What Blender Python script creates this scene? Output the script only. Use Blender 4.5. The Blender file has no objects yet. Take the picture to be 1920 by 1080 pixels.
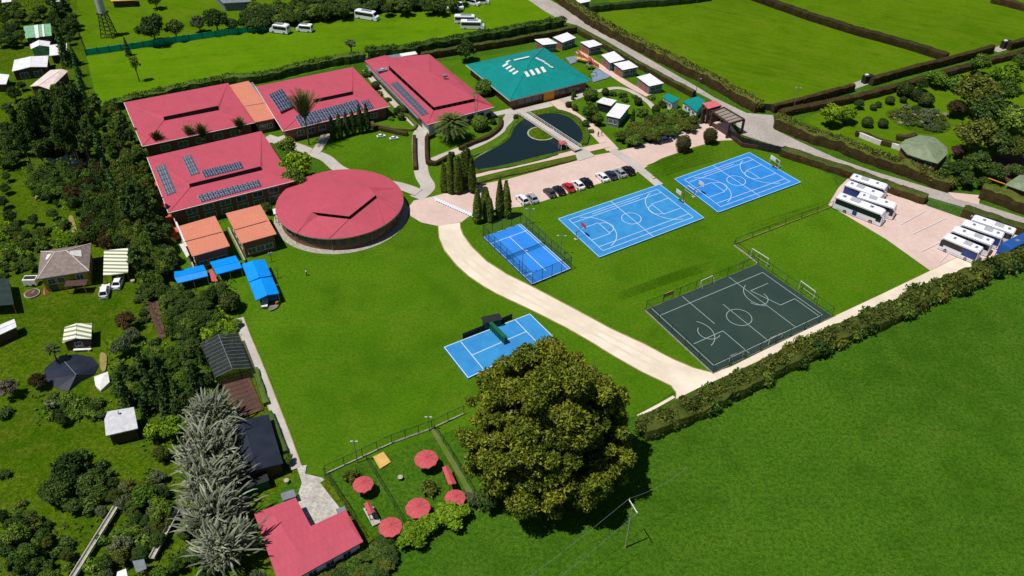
import bpy, bmesh, math, random
import numpy as np
from mathutils import Vector, Matrix
random.seed(7); rng = np.random.default_rng(7)
S = bpy.context.scene; COL = S.collection
R = math.radians
# ---------------- camera (solved from the court rectangles) ----------------
CAM_H = 109.5; PITCH = 0.680094469; ROLL = 0.0171894687; FPX = 1569.47757
cp, sp = math.cos(PITCH), math.sin(PITCH)
_f = Vector((0, cp, -sp)); _r = Vector((1, 0, 0)); _u = Vector((0, sp, cp))
c_, s_ = math.cos(ROLL), math.sin(ROLL)
AX = c_*_r + s_*_u; AY = -s_*_r + c_*_u; AZ = -_f
cam = bpy.data.cameras.new('camera'); camo = bpy.data.objects.new('camera', cam); COL.objects.link(camo)
M = Matrix.Identity(4)
for i in range(3): M[i][0], M[i][1], M[i][2] = AX[i], AY[i], AZ[i]
M[2][3] = CAM_H; camo.matrix_world = M
cam.sensor_width = 36; cam.lens = FPX/1920*36; cam.clip_start = 1; cam.clip_end = 20000
S.camera = camo
# ---------------- light ----------------
SUN_EL, SUN_AZ = R(68), R(180+26)      # azimuth of the sun measured from +X, counter-clockwise
w = bpy.data.worlds.new('World'); S.world = w; w.use_nodes = True
nt = w.node_tree; bg = nt.nodes['Background']; sky = nt.nodes.new('ShaderNodeTexSky')
sky.sky_type = 'NISHITA'; sky.sun_disc = False; sky.sun_elevation = SUN_EL; sky.sun_rotation = R(90)-SUN_AZ
sky.altitude = 2600; nt.links.new(sky.outputs[0], bg.inputs[0]); bg.inputs[1].default_value = 0.06
sl = bpy.data.lights.new('sun', 'SUN'); sl.energy = 4.6; sl.angle = R(0.5); sl.color = (1, .965, .9)
so = bpy.data.objects.new('sun', sl); COL.objects.link(so); so.location = (0, 0, 200)
sd = Vector((math.cos(SUN_AZ)*math.cos(SUN_EL), math.sin(SUN_AZ)*math.cos(SUN_EL), math.sin(SUN_EL)))
so.rotation_euler = sd.to_track_quat('Z', 'Y').to_euler()
S.view_settings.view_transform = 'Standard'; S.view_settings.look = 'None'; S.view_settings.exposure = 0; S.view_settings.gamma = 1
S.render.engine = 'CYCLES'; S.cycles.max_bounces = 5; S.cycles.transparent_max_bounces = 16

# ---------------- survey: photograph pixel -> ground plan ----------------
def ray(px, py): return (AX*((px-960)/FPX) + AY*(-(py-540)/FPX) - AZ)
def U(px, py, z=0.0):
    d = ray(px, py); t = (z-CAM_H)/d.z
    return Vector((d.x*t, d.y*t, z))
def onplane(px, py, p0, n, off=0.0):
    d = ray(px, py); o = Vector((0, 0, CAM_H)); t = (p0+n*off-o).dot(n)/d.dot(n)
    return o+d*t
def mpp(px, py, z=0): return (U(px+1, py, z)-U(px, py, z)).length
def hgt(px, py, dy, z=0):        # metres of upright height shown by dy pixels
    b = U(px, py, z); best = 0
    for k in range(1, 800):
        q = Vector((b.x, b.y, z+k*.05-CAM_H)); yy = 540-FPX*q.dot(AY)/(-q.dot(AZ))
        if py-yy >= dy: return k*.05
    return 40
def smooth(P, closed=False, n=6):
    P = [Vector(p) for p in P]; N = len(P); out = []
    rngi = range(N) if closed else range(N-1)
    for i in rngi:
        if closed: a, b, c, d = P[(i-1) % N], P[i], P[(i+1) % N], P[(i+2) % N]
        else: a, b, c, d = P[max(i-1, 0)], P[i], P[i+1], P[min(i+2, N-1)]
        for k in range(n):
            t = k/n; out.append(.5*((2*b)+(c-a)*t+(2*a-5*b+4*c-d)*t*t+(3*b-a-3*c+d)*t**3))
    if not closed: out.append(P[-1])
    return out

# ---------------- materials ----------------
def srgb(r, g, b):
    f = lambda x: (x/12.92 if x <= .04045 else ((x+.055)/1.055)**2.4)
    return (f(r/255), f(g/255), f(b/255), 1)
MATS = {}
def mat(name, col, rough=.8, col2=None, scale=.6, bump=0, spec=.3, metal=0, detail=6, col3=None, scale3=8, f3=.35, alpha=None, island=0, objvar=0):
    m = bpy.data.materials.new(name); m.use_nodes = True; n = m.node_tree.nodes; L = m.node_tree.links
    p = n['Principled BSDF']; p.inputs['Roughness'].default_value = rough; p.inputs['Metallic'].default_value = metal
    p.inputs['Specular IOR Level'].default_value = spec
    p.inputs['Base Color'].default_value = col
    out = None
    tc = n.new('ShaderNodeTexCoord')
    if col2:
        nz = n.new('ShaderNodeTexNoise'); nz.inputs['Scale'].default_value = scale; nz.inputs['Detail'].default_value = detail
        L.new(tc.outputs['Object'], nz.inputs['Vector'])
        cr = n.new('ShaderNodeMapRange'); cr.inputs[1].default_value = .35; cr.inputs[2].default_value = .65
        L.new(nz.outputs[0], cr.inputs[0])
        mx = n.new('ShaderNodeMix'); mx.data_type = 'RGBA'; L.new(cr.outputs[0], mx.inputs[0])
        mx.inputs[6].default_value = col; mx.inputs[7].default_value = col2; out = mx.outputs[2]
    if col3:
        nz = n.new('ShaderNodeTexNoise'); nz.inputs['Scale'].default_value = scale3; nz.inputs['Detail'].default_value = 4
        L.new(tc.outputs['Object'], nz.inputs['Vector'])
        cr = n.new('ShaderNodeMapRange'); cr.inputs[1].default_value = .4; cr.inputs[2].default_value = .62; cr.inputs[4].default_value = f3
        L.new(nz.outputs[0], cr.inputs[0])
        mx = n.new('ShaderNodeMix'); mx.data_type = 'RGBA'; L.new(cr.outputs[0], mx.inputs[0])
        if out: L.new(out, mx.inputs[6])
        else: mx.inputs[6].default_value = col
        mx.inputs[7].default_value = col3; out = mx.outputs[2]
    if island or objvar:
        hs = n.new('ShaderNodeHueSaturation')
        if out: L.new(out, hs.inputs['Color'])
        else: hs.inputs['Color'].default_value = col
        val = None
        if island:
            g = n.new('ShaderNodeNewGeometry'); mr = n.new('ShaderNodeMapRange'); mr.inputs[3].default_value = 1-island; mr.inputs[4].default_value = 1+island
            L.new(g.outputs['Random Per Island'], mr.inputs[0]); val = mr.outputs[0]
        if objvar:
            g = n.new('ShaderNodeObjectInfo'); mr = n.new('ShaderNodeMapRange'); mr.inputs[3].default_value = 1-objvar; mr.inputs[4].default_value = 1+objvar
            L.new(g.outputs['Random'], mr.inputs[0])
            if val:
                mm = n.new('ShaderNodeMath'); mm.operation = 'MULTIPLY'; L.new(val, mm.inputs[0]); L.new(mr.outputs[0], mm.inputs[1]); val = mm.outputs[0]
            else: val = mr.outputs[0]
            mh = n.new('ShaderNodeMapRange'); mh.inputs[3].default_value = .515; mh.inputs[4].default_value = .485
            L.new(g.outputs['Random'], mh.inputs[0]); L.new(mh.outputs[0], hs.inputs['Hue'])
        L.new(val, hs.inputs['Value']); out = hs.outputs[0]
    if out: L.new(out, p.inputs['Base Color'])
    if bump:
        nz = n.new('ShaderNodeTexNoise'); nz.inputs['Scale'].default_value = scale3 if col3 else scale*6; nz.inputs['Detail'].default_value = 3
        L.new(tc.outputs['Object'], nz.inputs['Vector'])
        bp = n.new('ShaderNodeBump'); bp.inputs['Strength'].default_value = bump; bp.inputs['Distance'].default_value = .3
        L.new(nz.outputs[0], bp.inputs['Height']); L.new(bp.outputs[0], p.inputs['Normal'])
    if alpha is not None: p.inputs['Alpha'].default_value = alpha
    MATS[name] = m; return m

def grass(name, a, b, c, d, big=.02, fine=1.6, fstr=.5, stripe=0):
    """grass: broad patches, clumps and blade-scale mottling"""
    m = bpy.data.materials.new(name); m.use_nodes = True; n = m.node_tree.nodes; L = m.node_tree.links
    p = n['Principled BSDF']; p.inputs['Roughness'].default_value = .9; p.inputs['Specular IOR Level'].default_value = .0
    tc = n.new('ShaderNodeTexCoord'); out = None
    def nz(sc, det, lo, hi, f=1.0, vec=None, rough=.6):
        z = n.new('ShaderNodeTexNoise'); z.inputs['Scale'].default_value = sc; z.inputs['Detail'].default_value = det; z.inputs['Roughness'].default_value = rough
        L.new(vec or tc.outputs['Object'], z.inputs['Vector'])
        r = n.new('ShaderNodeMapRange'); r.inputs[1].default_value = lo; r.inputs[2].default_value = hi; r.inputs[4].default_value = f
        L.new(z.outputs[0], r.inputs[0]); return r.outputs[0], z.outputs[0]
    def mix(f, x, y):
        mx = n.new('ShaderNodeMix'); mx.data_type = 'RGBA'; L.new(f, mx.inputs[0])
        for s, v in ((6, x), (7, y)):
            if isinstance(v, tuple): mx.inputs[s].default_value = v
            else: L.new(v, mx.inputs[s])
        return mx.outputs[2]
    f1, _ = nz(big, 6, .36, .64); o = mix(f1, tuple(x*.84 for x in a[:3])+(1,), tuple(x*1.08 for x in b[:3])+(1,))
    fx, _ = nz(big*3.3, 4, .56, .74, .55); o = mix(fx, o, (c[0]*1.25, c[1]*.98, c[2]*1.6, 1))
    fy, _ = nz(big*5.1, 6, .50, .70, .62); o = mix(fy, o, tuple(x*.62 for x in a[:3])+(1,))
    f2, _ = nz(big*7, 5, .42, .64, .55); o = mix(f2, o, c)
    f3, h = nz(fine, 4, .42, .62, fstr, rough=.75); o = mix(f3, o, d)
    f4, h2 = nz(fine*3.1, 2, .45, .6, fstr*.8); o = mix(f4, o, d)
    f6, _ = nz(fine*1.9, 3, .55, .72, fstr*.7, rough=.8); o = mix(f6, o, tuple(min(1, x*1.55) for x in b[:3])+(1,))
    if stripe:
        mp = n.new('ShaderNodeMapping'); mp.inputs['Rotation'].default_value = (0, 0, -R(stripe)); L.new(tc.outputs['Object'], mp.inputs[0])
        mp2 = n.new('ShaderNodeMapping'); mp2.inputs['Scale'].default_value = (.06, 1, 1); L.new(mp.outputs[0], mp2.inputs[0])
        f5, _ = nz(.5, 3, .45, .62, .35, vec=mp2.outputs[0]); o = mix(f5, o, c)
    L.new(o, p.inputs['Base Color'])
    bp = n.new('ShaderNodeBump'); bp.inputs['Strength'].default_value = .55; bp.inputs['Distance'].default_value = .25
    L.new(h, bp.inputs['Height']); L.new(bp.outputs[0], p.inputs['Normal'])
    return m

def roofmat(name, a, b, rows=.9, seam=.5, rot=29, dirt=(.12, .03, .04, 1)):
    m = bpy.data.materials.new(name); m.use_nodes = True; n = m.node_tree.nodes; L = m.node_tree.links
    p = n['Principled BSDF']; p.inputs['Roughness'].default_value = .55; p.inputs['Specular IOR Level'].default_value = .25
    tc = n.new('ShaderNodeTexCoord'); mp = n.new('ShaderNodeMapping'); mp.inputs['Rotation'].default_value = (0, 0, -R(rot)); L.new(tc.outputs['Object'], mp.inputs[0])
    br = n.new('ShaderNodeTexBrick'); br.inputs['Scale'].default_value = 1; br.inputs['Brick Width'].default_value = .9; br.inputs['Row Height'].default_value = 1.9
    br.inputs['Mortar Size'].default_value = .045; br.inputs['Mortar Smooth'].default_value = .6; br.inputs['Bias'].default_value = 0
    br.inputs['Color1'].default_value = a; br.inputs['Color2'].default_value = b
    br.inputs['Mortar'].default_value = tuple(x*.83 for x in a[:3])+(1,)
    L.new(mp.outputs[0], br.inputs['Vector'])
    nz = n.new('ShaderNodeTexNoise'); nz.inputs['Scale'].default_value = .22; nz.inputs['Detail'].default_value = 8; nz.inputs['Roughness'].default_value = .7
    L.new(tc.outputs['Object'], nz.inputs['Vector'])
    mr = n.new('ShaderNodeMapRange'); mr.inputs[1].default_value = .5; mr.inputs[2].default_value = .75; mr.inputs[4].default_value = .7; L.new(nz.outputs[0], mr.inputs[0])
    mx = n.new('ShaderNodeMix'); mx.data_type = 'RGBA'; L.new(mr.outputs[0], mx.inputs[0]); L.new(br.outputs[0], mx.inputs[6]); mx.inputs[7].default_value = dirt
    L.new(mx.outputs[2], p.inputs['Base Color'])
    bp = n.new('ShaderNodeBump'); bp.inputs['Strength'].default_value = .25; bp.inputs['Distance'].default_value = .05
    L.new(br.outputs[1], bp.inputs['Height']); bp.invert = True; L.new(bp.outputs[0], p.inputs['Normal'])
    return m

def brickmat(name, a, b, mortar, scale=3):
    m = bpy.data.materials.new(name); m.use_nodes = True; n = m.node_tree.nodes; L = m.node_tree.links
    p = n['Principled BSDF']; p.inputs['Roughness'].default_value = .85
    tc = n.new('ShaderNodeTexCoord'); br = n.new('ShaderNodeTexBrick'); br.inputs['Scale'].default_value = scale
    br.inputs['Color1'].default_value = a; br.inputs['Color2'].default_value = b; br.inputs['Mortar'].default_value = mortar
    mp = n.new('ShaderNodeMapping'); mp.inputs['Rotation'].default_value = (R(90), 0, -R(29)); L.new(tc.outputs['Object'], mp.inputs[0])
    L.new(mp.outputs[0], br.inputs['Vector']); L.new(br.outputs[0], p.inputs['Base Color']); return m

def watermat(name, col, rough=.08):
    m = bpy.data.materials.new(name); m.use_nodes = True; n = m.node_tree.nodes; L = m.node_tree.links
    p = n['Principled BSDF']; p.inputs['Base Color'].default_value = col; p.inputs['Roughness'].default_value = rough
    tc = n.new('ShaderNodeTexCoord'); nz = n.new('ShaderNodeTexNoise'); nz.inputs['Scale'].default_value = 1.2; nz.inputs['Detail'].default_value = 4
    L.new(tc.outputs['Object'], nz.inputs['Vector']); bp = n.new('ShaderNodeBump'); bp.inputs['Strength'].default_value = .12; bp.inputs['Distance'].default_value = .2
    L.new(nz.outputs[0], bp.inputs['Height']); L.new(bp.outputs[0], p.inputs['Normal']); return m

def netmat(name, col, cover):
    """fine mesh netting: lets most light through"""
    m = bpy.data.materials.new(name); m.use_nodes = True; n = m.node_tree.nodes; L = m.node_tree.links
    p = n['Principled BSDF']; p.inputs['Base Color'].default_value = col; p.inputs['Roughness'].default_value = .7
    t = n.new('ShaderNodeBsdfTransparent'); mx = n.new('ShaderNodeMixShader'); mx.inputs[0].default_value = cover
    L.new(t.outputs[0], mx.inputs[1]); L.new(p.outputs[0], mx.inputs[2]); L.new(mx.outputs[0], n['Material Output'].inputs['Surface']); return m

G = lambda r, g, b: (r, g, b, 1)
M_lawn = grass('lawn_grass', G(.064, .160, .005), G(.084, .186, .006), G(.108, .192, .010), G(.022, .074, .002), fine=1.7, fstr=.5)
M_past = grass('pasture_grass', G(.054, .140, .008), G(.070, .162, .010), G(.086, .172, .014), G(.015, .050, .003), big=.03, fine=1.5, fstr=.68)
M_field = grass('field_grass', G(.080, .182, .003), G(.096, .200, .003), G(.118, .200, .006), G(.052, .138, .002), big=.025, fine=.5, fstr=.3, stripe=12)
M_fieldr = grass('meadow_grass', G(.066, .148, .002), G(.090, .170, .003), G(.108, .172, .008), G(.04, .100, .002), big=.02, fine=.6, fstr=.35, stripe=150)
M_rough = grass('rough_grass', G(.050, .118, .002), G(.100, .160, .004), G(.135, .150, .016), G(.022, .056, .002), big=.045, fine=1.1, fstr=.8)
M_gravel = mat('gravel', srgb(226, 214, 197), .95, srgb(212, 198, 178), .09, .15, col3=srgb(188, 172, 150), scale3=.3, f3=.35)
M_track = mat('trodden_gravel', srgb(214, 200, 180), .95, srgb(204, 190, 168), .4, 0)
M_paver = mat('pink_paving', srgb(208, 184, 174), .9, srgb(198, 172, 162), .12, .05, col3=srgb(186, 160, 150), scale3=.8, f3=.35)
M_conc = mat('pale_concrete', srgb(188, 180, 174), .9, srgb(172, 164, 158), .2, 0, col3=srgb(165, 160, 150), scale3=1.5, f3=.4)
M_road = mat('worn_road', srgb(174, 164, 158), .95, srgb(158, 149, 142), .15, .1, col3=srgb(138, 130, 120), scale3=1.2, f3=.4)
M_edge = mat('bare_earth', srgb(150, 128, 84), .95, srgb(112, 122, 48), .5, 0)
M_soil = mat('soil', srgb(98, 70, 56), .95, srgb(74, 52, 40), 1.2, .3)
M_pad = mat('paving_slabs', srgb(196, 190, 182), .9, srgb(170, 165, 158), .5, 0, col3=srgb(120, 115, 108), scale3=2.5, f3=.5)
M_red = roofmat('red_sheet_roof', srgb(182, 78, 94), srgb(177, 75, 91), dirt=srgb(152, 72, 84))
M_orange = roofmat('orange_sheet_roof', srgb(204, 128, 104), srgb(200, 124, 100), dirt=srgb(184, 120, 100))
M_teal = roofmat('teal_sheet_roof', srgb(8, 130, 126), srgb(4, 123, 119), dirt=srgb(14, 112, 108), rot=30)
M_wroof = mat('white_sheet_roof', srgb(232, 232, 236), .5, srgb(214, 214, 220), .8, 0, col3=srgb(180, 176, 170), scale3=1.2, f3=.3)
M_pink = mat('faded_pink_roof', srgb(226, 208, 202), .6, srgb(210, 190, 184), .8, 0)
M_groof = mat('grey_green_roof', srgb(128, 140, 110), .7, srgb(108, 122, 96), .6, 0)
M_lgreen = mat('pale_green_roof', srgb(128, 176, 140), .6, srgb(110, 158, 124), .8, 0)
M_slate = mat('brown_grey_tiles', srgb(138, 124, 118), .8, srgb(116, 104, 98), 1.5, .2)
M_pale = mat('pale_sheet_roof', srgb(198, 198, 204), .6, srgb(186, 186, 192), .8, 0, col3=srgb(150, 146, 140), scale3=1.4, f3=.3)
M_navy = mat('dark_tarpaulin', srgb(42, 46, 60), .45, srgb(34, 38, 50), .4, 0)
M_blue = mat('blue_canvas', srgb(0, 140, 232), .5, srgb(0, 130, 220), .4, 0)
M_yellow = mat('yellow_wall', srgb(176, 158, 30), .8, srgb(150, 134, 30), .8, 0)
M_brick = brickmat('brick_wall', srgb(138, 84, 56), srgb(112, 66, 46), srgb(120, 100, 85))
M_white = mat('white_paint', srgb(226, 224, 220), .6, srgb(205, 203, 198), 1.2, 0)
M_grey = mat('grey_panel', srgb(120, 126, 134), .7, srgb(104, 110, 118), 1.0, 0)
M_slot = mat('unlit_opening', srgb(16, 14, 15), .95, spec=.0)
M_dark = mat('dark_frame', srgb(34, 36, 38), .6)
M_brown = mat('brown_steel', srgb(84, 60, 54), .6, srgb(70, 50, 44), 1.0, 0)
M_wood = mat('orange_timber', srgb(176, 100, 52), .75, srgb(150, 82, 44), 2.0, 0)
M_glass = mat('window_glass', srgb(60, 72, 84), .12, spec=.6)
M_pv = mat('solar_cells', srgb(34, 42, 70), .28, srgb(44, 54, 86), 1.5, 0, spec=.5)
M_pvg = mat('grey_solar_cells', srgb(84, 92, 106), .35, srgb(72, 80, 94), 1.5, 0, spec=.5)
M_alu = mat('aluminium', srgb(190, 192, 196), .45, metal=.3)
M_courtb = mat('blue_court_paint', srgb(46, 130, 190), .8, srgb(54, 140, 196), .12, 0, col3=srgb(38, 116, 180), scale3=.5, f3=.6)
M_courtc = mat('deep_blue_court_paint', srgb(36, 124, 198), .8, srgb(46, 132, 204), .12, 0, col3=srgb(30, 108, 182), scale3=.5, f3=.6)
M_courtp = mat('padel_turf', srgb(34, 122, 210), .85, srgb(44, 128, 214), .2, 0)
M_courtg = mat('dark_green_court_paint', srgb(34, 54, 50), .85, srgb(40, 60, 54), .15, 0, col3=srgb(48, 62, 50), scale3=.4, f3=.35)
M_line = mat('line_paint', srgb(205, 216, 228), .7)
M_linet = mat('pale_line_paint', srgb(150, 196, 232), .7)
M_gline = mat('worn_line_paint', srgb(150, 166, 160), .8)
M_trim = mat('dark_netting', srgb(30, 50, 60), .6)
M_netd = netmat('mesh_netting', srgb(36, 52, 60), .26)
M_netg = netmat('thin_netting', srgb(60, 80, 66), .10)
M_shade = netmat('shade_cloth', srgb(30, 36, 40), .62)
M_green = mat('green_paint', srgb(20, 92, 62), .6, srgb(14, 74, 50), .8, 0)
M_gfence = mat('teal_screen', srgb(16, 168, 150), .7, srgb(14, 146, 130), .6, 0)
M_black = mat('black_screen', srgb(34, 34, 36), .6, srgb(46, 44, 44), .8, 0)
M_water = watermat('pond_water', srgb(22, 36, 38), .05)
M_stone = mat('stone_kerb', srgb(170, 164, 150), .9, srgb(140, 136, 124), 2, 0)
M_bark = mat('bark', srgb(98, 82, 64), .9, srgb(74, 60, 48), 3, 0)
M_pbark = mat('pale_bark', srgb(168, 156, 140), .9, srgb(130, 118, 104), 2, 0)
M_tyre = mat('tyre_rubber', srgb(28, 28, 30), .8)
M_rim = mat('wheel_rim', srgb(150, 152, 156), .4, metal=.6)
M_vglass = mat('vehicle_glass', srgb(20, 24, 34), .1, spec=.6)
M_lamp = mat('lamp_lens', srgb(230, 228, 215), .2)
M_tail = mat('tail_lens', srgb(160, 20, 20), .3)
M_umb = mat('red_canvas', srgb(188, 84, 90), .8, srgb(178, 76, 82), 1.2, 0)
M_tan = mat('sand', srgb(206, 170, 96), .95, srgb(190, 150, 84), .8, 0)
M_clay = mat('red_clay_paving', srgb(206, 96, 66), .9, srgb(190, 84, 60), .4, 0, col3=srgb(176, 80, 60), scale3=1.4)
M_busw = mat('white_coach_paint', srgb(228, 228, 236), .3, spec=.5)
M_busb = mat('blue_coach_paint', srgb(36, 80, 150), .3, spec=.5)
M_busn = mat('blue_band', srgb(26, 58, 130), .35, spec=.5)
M_rock = mat('grey_rock', srgb(128, 122, 112), .9, srgb(100, 96, 88), 1.5, .3)
M_playb = mat('blue_safety_matting', srgb(122, 140, 158), .9, srgb(104, 122, 142), .8, 0)
M_tarmark = mat('dark_patch', srgb(120, 110, 100), .9)

def leaf(name, a, b, isl=.45, sc=.5):
    return mat(name, a, .75, b, sc, 0, spec=.12, island=isl, objvar=.34, detail=3)
L_dark = leaf('dark_foliage', G(.031, .064, .012), G(.062, .106, .017), .65)
L_mid = leaf('mid_foliage', G(.052, .104, .012), G(.096, .155, .018), .65)
L_olive = leaf('olive_foliage', G(.060, .084, .012), G(.110, .128, .018), .65)
L_bright = leaf('bright_foliage', G(.100, .190, .006), G(.190, .29, .012))
L_fresh = leaf('fresh_foliage', G(.055, .125, .012), G(.095, .170, .014))
L_big = leaf('golden_olive_foliage', G(.052, .088, .008), G(.138, .160, .012), .65, .3)
L_silver = leaf('silver_foliage', G(.15, .17, .115), G(.25, .265, .185), .45)
L_hedge = leaf('hedge_foliage', G(.034, .058, .010), G(.070, .082, .016), .6)
L_hbrown = leaf('brown_hedge_foliage', G(.046, .028, .012), G(.064, .052, .014), .6)
L_hrust = leaf('rust_tipped_foliage', G(.034, .044, .010), G(.095, .050, .018), .6, .22)
L_cyp = leaf('cypress_foliage', G(.040, .082, .018), G(.060, .105, .020), .4)
L_cypy = leaf('golden_cypress_foliage', G(.055, .092, .012), G(.105, .130, .016), .45)
L_lime = leaf('lime_box_foliage', G(.105, .15, .014), G(.16, .19, .02), .4)
L_gold = leaf('brown_clipped_foliage', G(.060, .055, .018), G(.085, .070, .022), .4)
L_purple = leaf('purple_foliage', G(.085, .022, .035), G(.055, .03, .03), .4)
L_dead = leaf('faded_pink_foliage', G(.16, .12, .10), G(.11, .10, .06), .4)
L_grn2 = leaf('grey_green_foliage', G(.075, .10, .045), G(.11, .135, .06), .4)
L_palm = leaf('palm_foliage', G(.052, .088, .020), G(.095, .13, .03), .4)

# ---------------- mesh builder ----------------
class MB:
    def __init__(s): s.v = []; s.f = []; s.m = []; s.mats = []; s.sm = False
    def mi(s, m):
        if m not in s.mats: s.mats.append(m)
        return s.mats.index(m)
    def add(s, vs, fs, m):
        o = len(s.v); s.v += [tuple(x) for x in vs]; k = s.mi(m)
        for f in fs: s.f.append([o+i for i in f]); s.m.append(k)
    def box(s, c, sz, m, rz=0, taper=1.0):
        c = Vector(c); hx, hy, hz = sz[0]/2, sz[1]/2, sz[2]/2; ca, sa = math.cos(rz), math.sin(rz); vs = []
        for z, k in ((-hz, 1), (hz, taper)):
            for x, y in ((-hx*k, -hy*k), (hx*k, -hy*k), (hx*k, hy*k), (-hx*k, hy*k)):
                vs.append((c.x+x*ca-y*sa, c.y+x*sa+y*ca, c.z+z))
        s.add(vs, [(3, 2, 1, 0), (4, 5, 6, 7), (0, 1, 5, 4), (1, 2, 6, 5), (2, 3, 7, 6), (3, 0, 4, 7)], m); return s
    def beam(s, a, b, wd, ht, m):
        a = Vector(a); b = Vector(b); d = (b-a); 
        if d.length < 1e-6: return s
        d.normalize(); up = Vector((0, 0, 1)) if abs(d.z) < .95 else Vector((1, 0, 0))
        x = d.cross(up).normalized()*wd/2; y = x.cross(d).normalized()*ht/2
        vs = [a-x-y, a+x-y, a+x+y, a-x+y, b-x-y, b+x-y, b+x+y, b-x+y]
        s.add(vs, [(3, 2, 1, 0), (4, 5, 6, 7), (0, 1, 5, 4), (1, 2, 6, 5), (2, 3, 7, 6), (3, 0, 4, 7)], m); return s
    def prism(s, P, z0, z1, m, cap=True):
        n = len(P); vs = [(p[0], p[1], z0) for p in P]+[(p[0], p[1], z1) for p in P]
        fs = [(i, (i+1) % n, n+(i+1) % n, n+i) for i in range(n)]
        if cap: fs += [tuple(range(n-1, -1, -1)), tuple(range(n, 2*n))]
        s.add(vs, fs, m); return s
    def tube(s, P, rad, m, k=6):
        P = [Vector(p) for p in P]; n = len(P)
        if not hasattr(rad, '__len__'): rad = [rad]*n
        vs = []; d0 = None
        for i, p in enumerate(P):
            d = (P[min(i+1, n-1)]-P[max(i-1, 0)]).normalized(); up = Vector((0, 0, 1)) if abs(d.z) < .9 else Vector((1, 0, 0))
            x = d.cross(up).normalized(); y = x.cross(d)
            for j in range(k):
                a = 2*math.pi*j/k; vs.append(p+x*math.cos(a)*rad[i]+y*math.sin(a)*rad[i])
        fs = [(i*k+j, i*k+(j+1) % k, (i+1)*k+(j+1) % k, (i+1)*k+j) for i in range(n-1) for j in range(k)]
        fs += [tuple(range(k-1, -1, -1)), tuple(range((n-1)*k, n*k))]
        s.add(vs, fs, m); return s
    def cyl(s, c, r, h, m, k=16, r2=None, axis='z', rz=0):
        r2 = r if r2 is None else r2; vs = []; ca, sa = math.cos(rz), math.sin(rz)
        for z, rr in ((0, r), (h, r2)):
            for j in range(k):
                a = 2*math.pi*j/k; x, y = math.cos(a)*rr, math.sin(a)*rr
                if axis == 'z': q = (x, y, z)
                else: q = (x, z-h/2, y); q = (q[0]*ca-q[1]*sa, q[0]*sa+q[1]*ca, q[2])
                vs.append((c[0]+q[0], c[1]+q[1], c[2]+q[2]))
        s.add(vs, [(j, (j+1) % k, k+(j+1) % k, k+j) for j in range(k)]+[tuple(range(k-1, -1, -1)), tuple(range(k, 2*k))], m); return s
    def raw(s, V, F, m):
        o = len(s.v); k = s.mi(m); s.v += [tuple(x) for x in V.tolist()]; s.f += (F+o).tolist(); s.m += [k]*len(F)
    def mesh(s, name, off=Vector((0, 0, 0)), smooth=False):
        me = bpy.data.meshes.new(name); o = off
        me.from_pydata([(v[0]-o[0], v[1]-o[1], v[2]-o[2]) for v in s.v], [], s.f)
        for m in s.mats: me.materials.append(m)
        me.polygons.foreach_set('material_index', s.m)
        if smooth: me.polygons.foreach_set('use_smooth', [True]*len(s.f))
        me.update(); return me

def link(o, parent=None):
    COL.objects.link(o)
    if parent: o.parent = parent
    return o
LABELS = {}
def tag(o, label=None, cat=None, group=None, kind=None):
    if label: o['label'] = label
    if cat: o['category'] = cat
    if group: o['group'] = group
    if kind: o['kind'] = kind
    return o
def thing(name, label, cat, loc, rz=0, group=None):
    o = bpy.data.objects.new(name, None); o.empty_display_size = .5; o.location = loc; o.rotation_euler = (0, 0, rz); link(o)
    return tag(o, label, cat, group)
def part(name, mb, parent, world=True, smooth=False, kind=None, label=None):
    """a mesh under its thing; coordinates given in world space unless world=False"""
    off = Vector((0, 0, 0)); q = parent
    if world:
        while q: off += q.location; q = q.parent
    o = bpy.data.objects.new(name, mb.mesh(name, off, smooth)); link(o, parent)
    if kind: o['kind'] = kind
    if label: o['label'] = label
    return o
def single(name, mb, label, cat, group=None, smooth=False):
    vs = np.array(mb.v); c = Vector(((vs[:, 0].min()+vs[:, 0].max())/2, (vs[:, 1].min()+vs[:, 1].max())/2, vs[:, 2].min()))
    o = bpy.data.objects.new(name, mb.mesh(name, c, smooth)); o.location = c; link(o); return tag(o, label, cat, group)
def struct(name, mb):
    o = bpy.data.objects.new(name, mb.mesh(name)); link(o); o['kind'] = 'structure'; return o
def copy_tree(o, parent=None):
    c = o.copy(); link(c); c.parent = parent
    for ch in o.children: copy_tree(ch, c)
    return c
def remat(o, a, b):
    """give a copied part another paint"""
    for i, s in enumerate(o.material_slots):
        if s.material == a: s.link = 'OBJECT'; s.material = b
    for ch in o.children: remat(ch, a, b)
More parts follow.
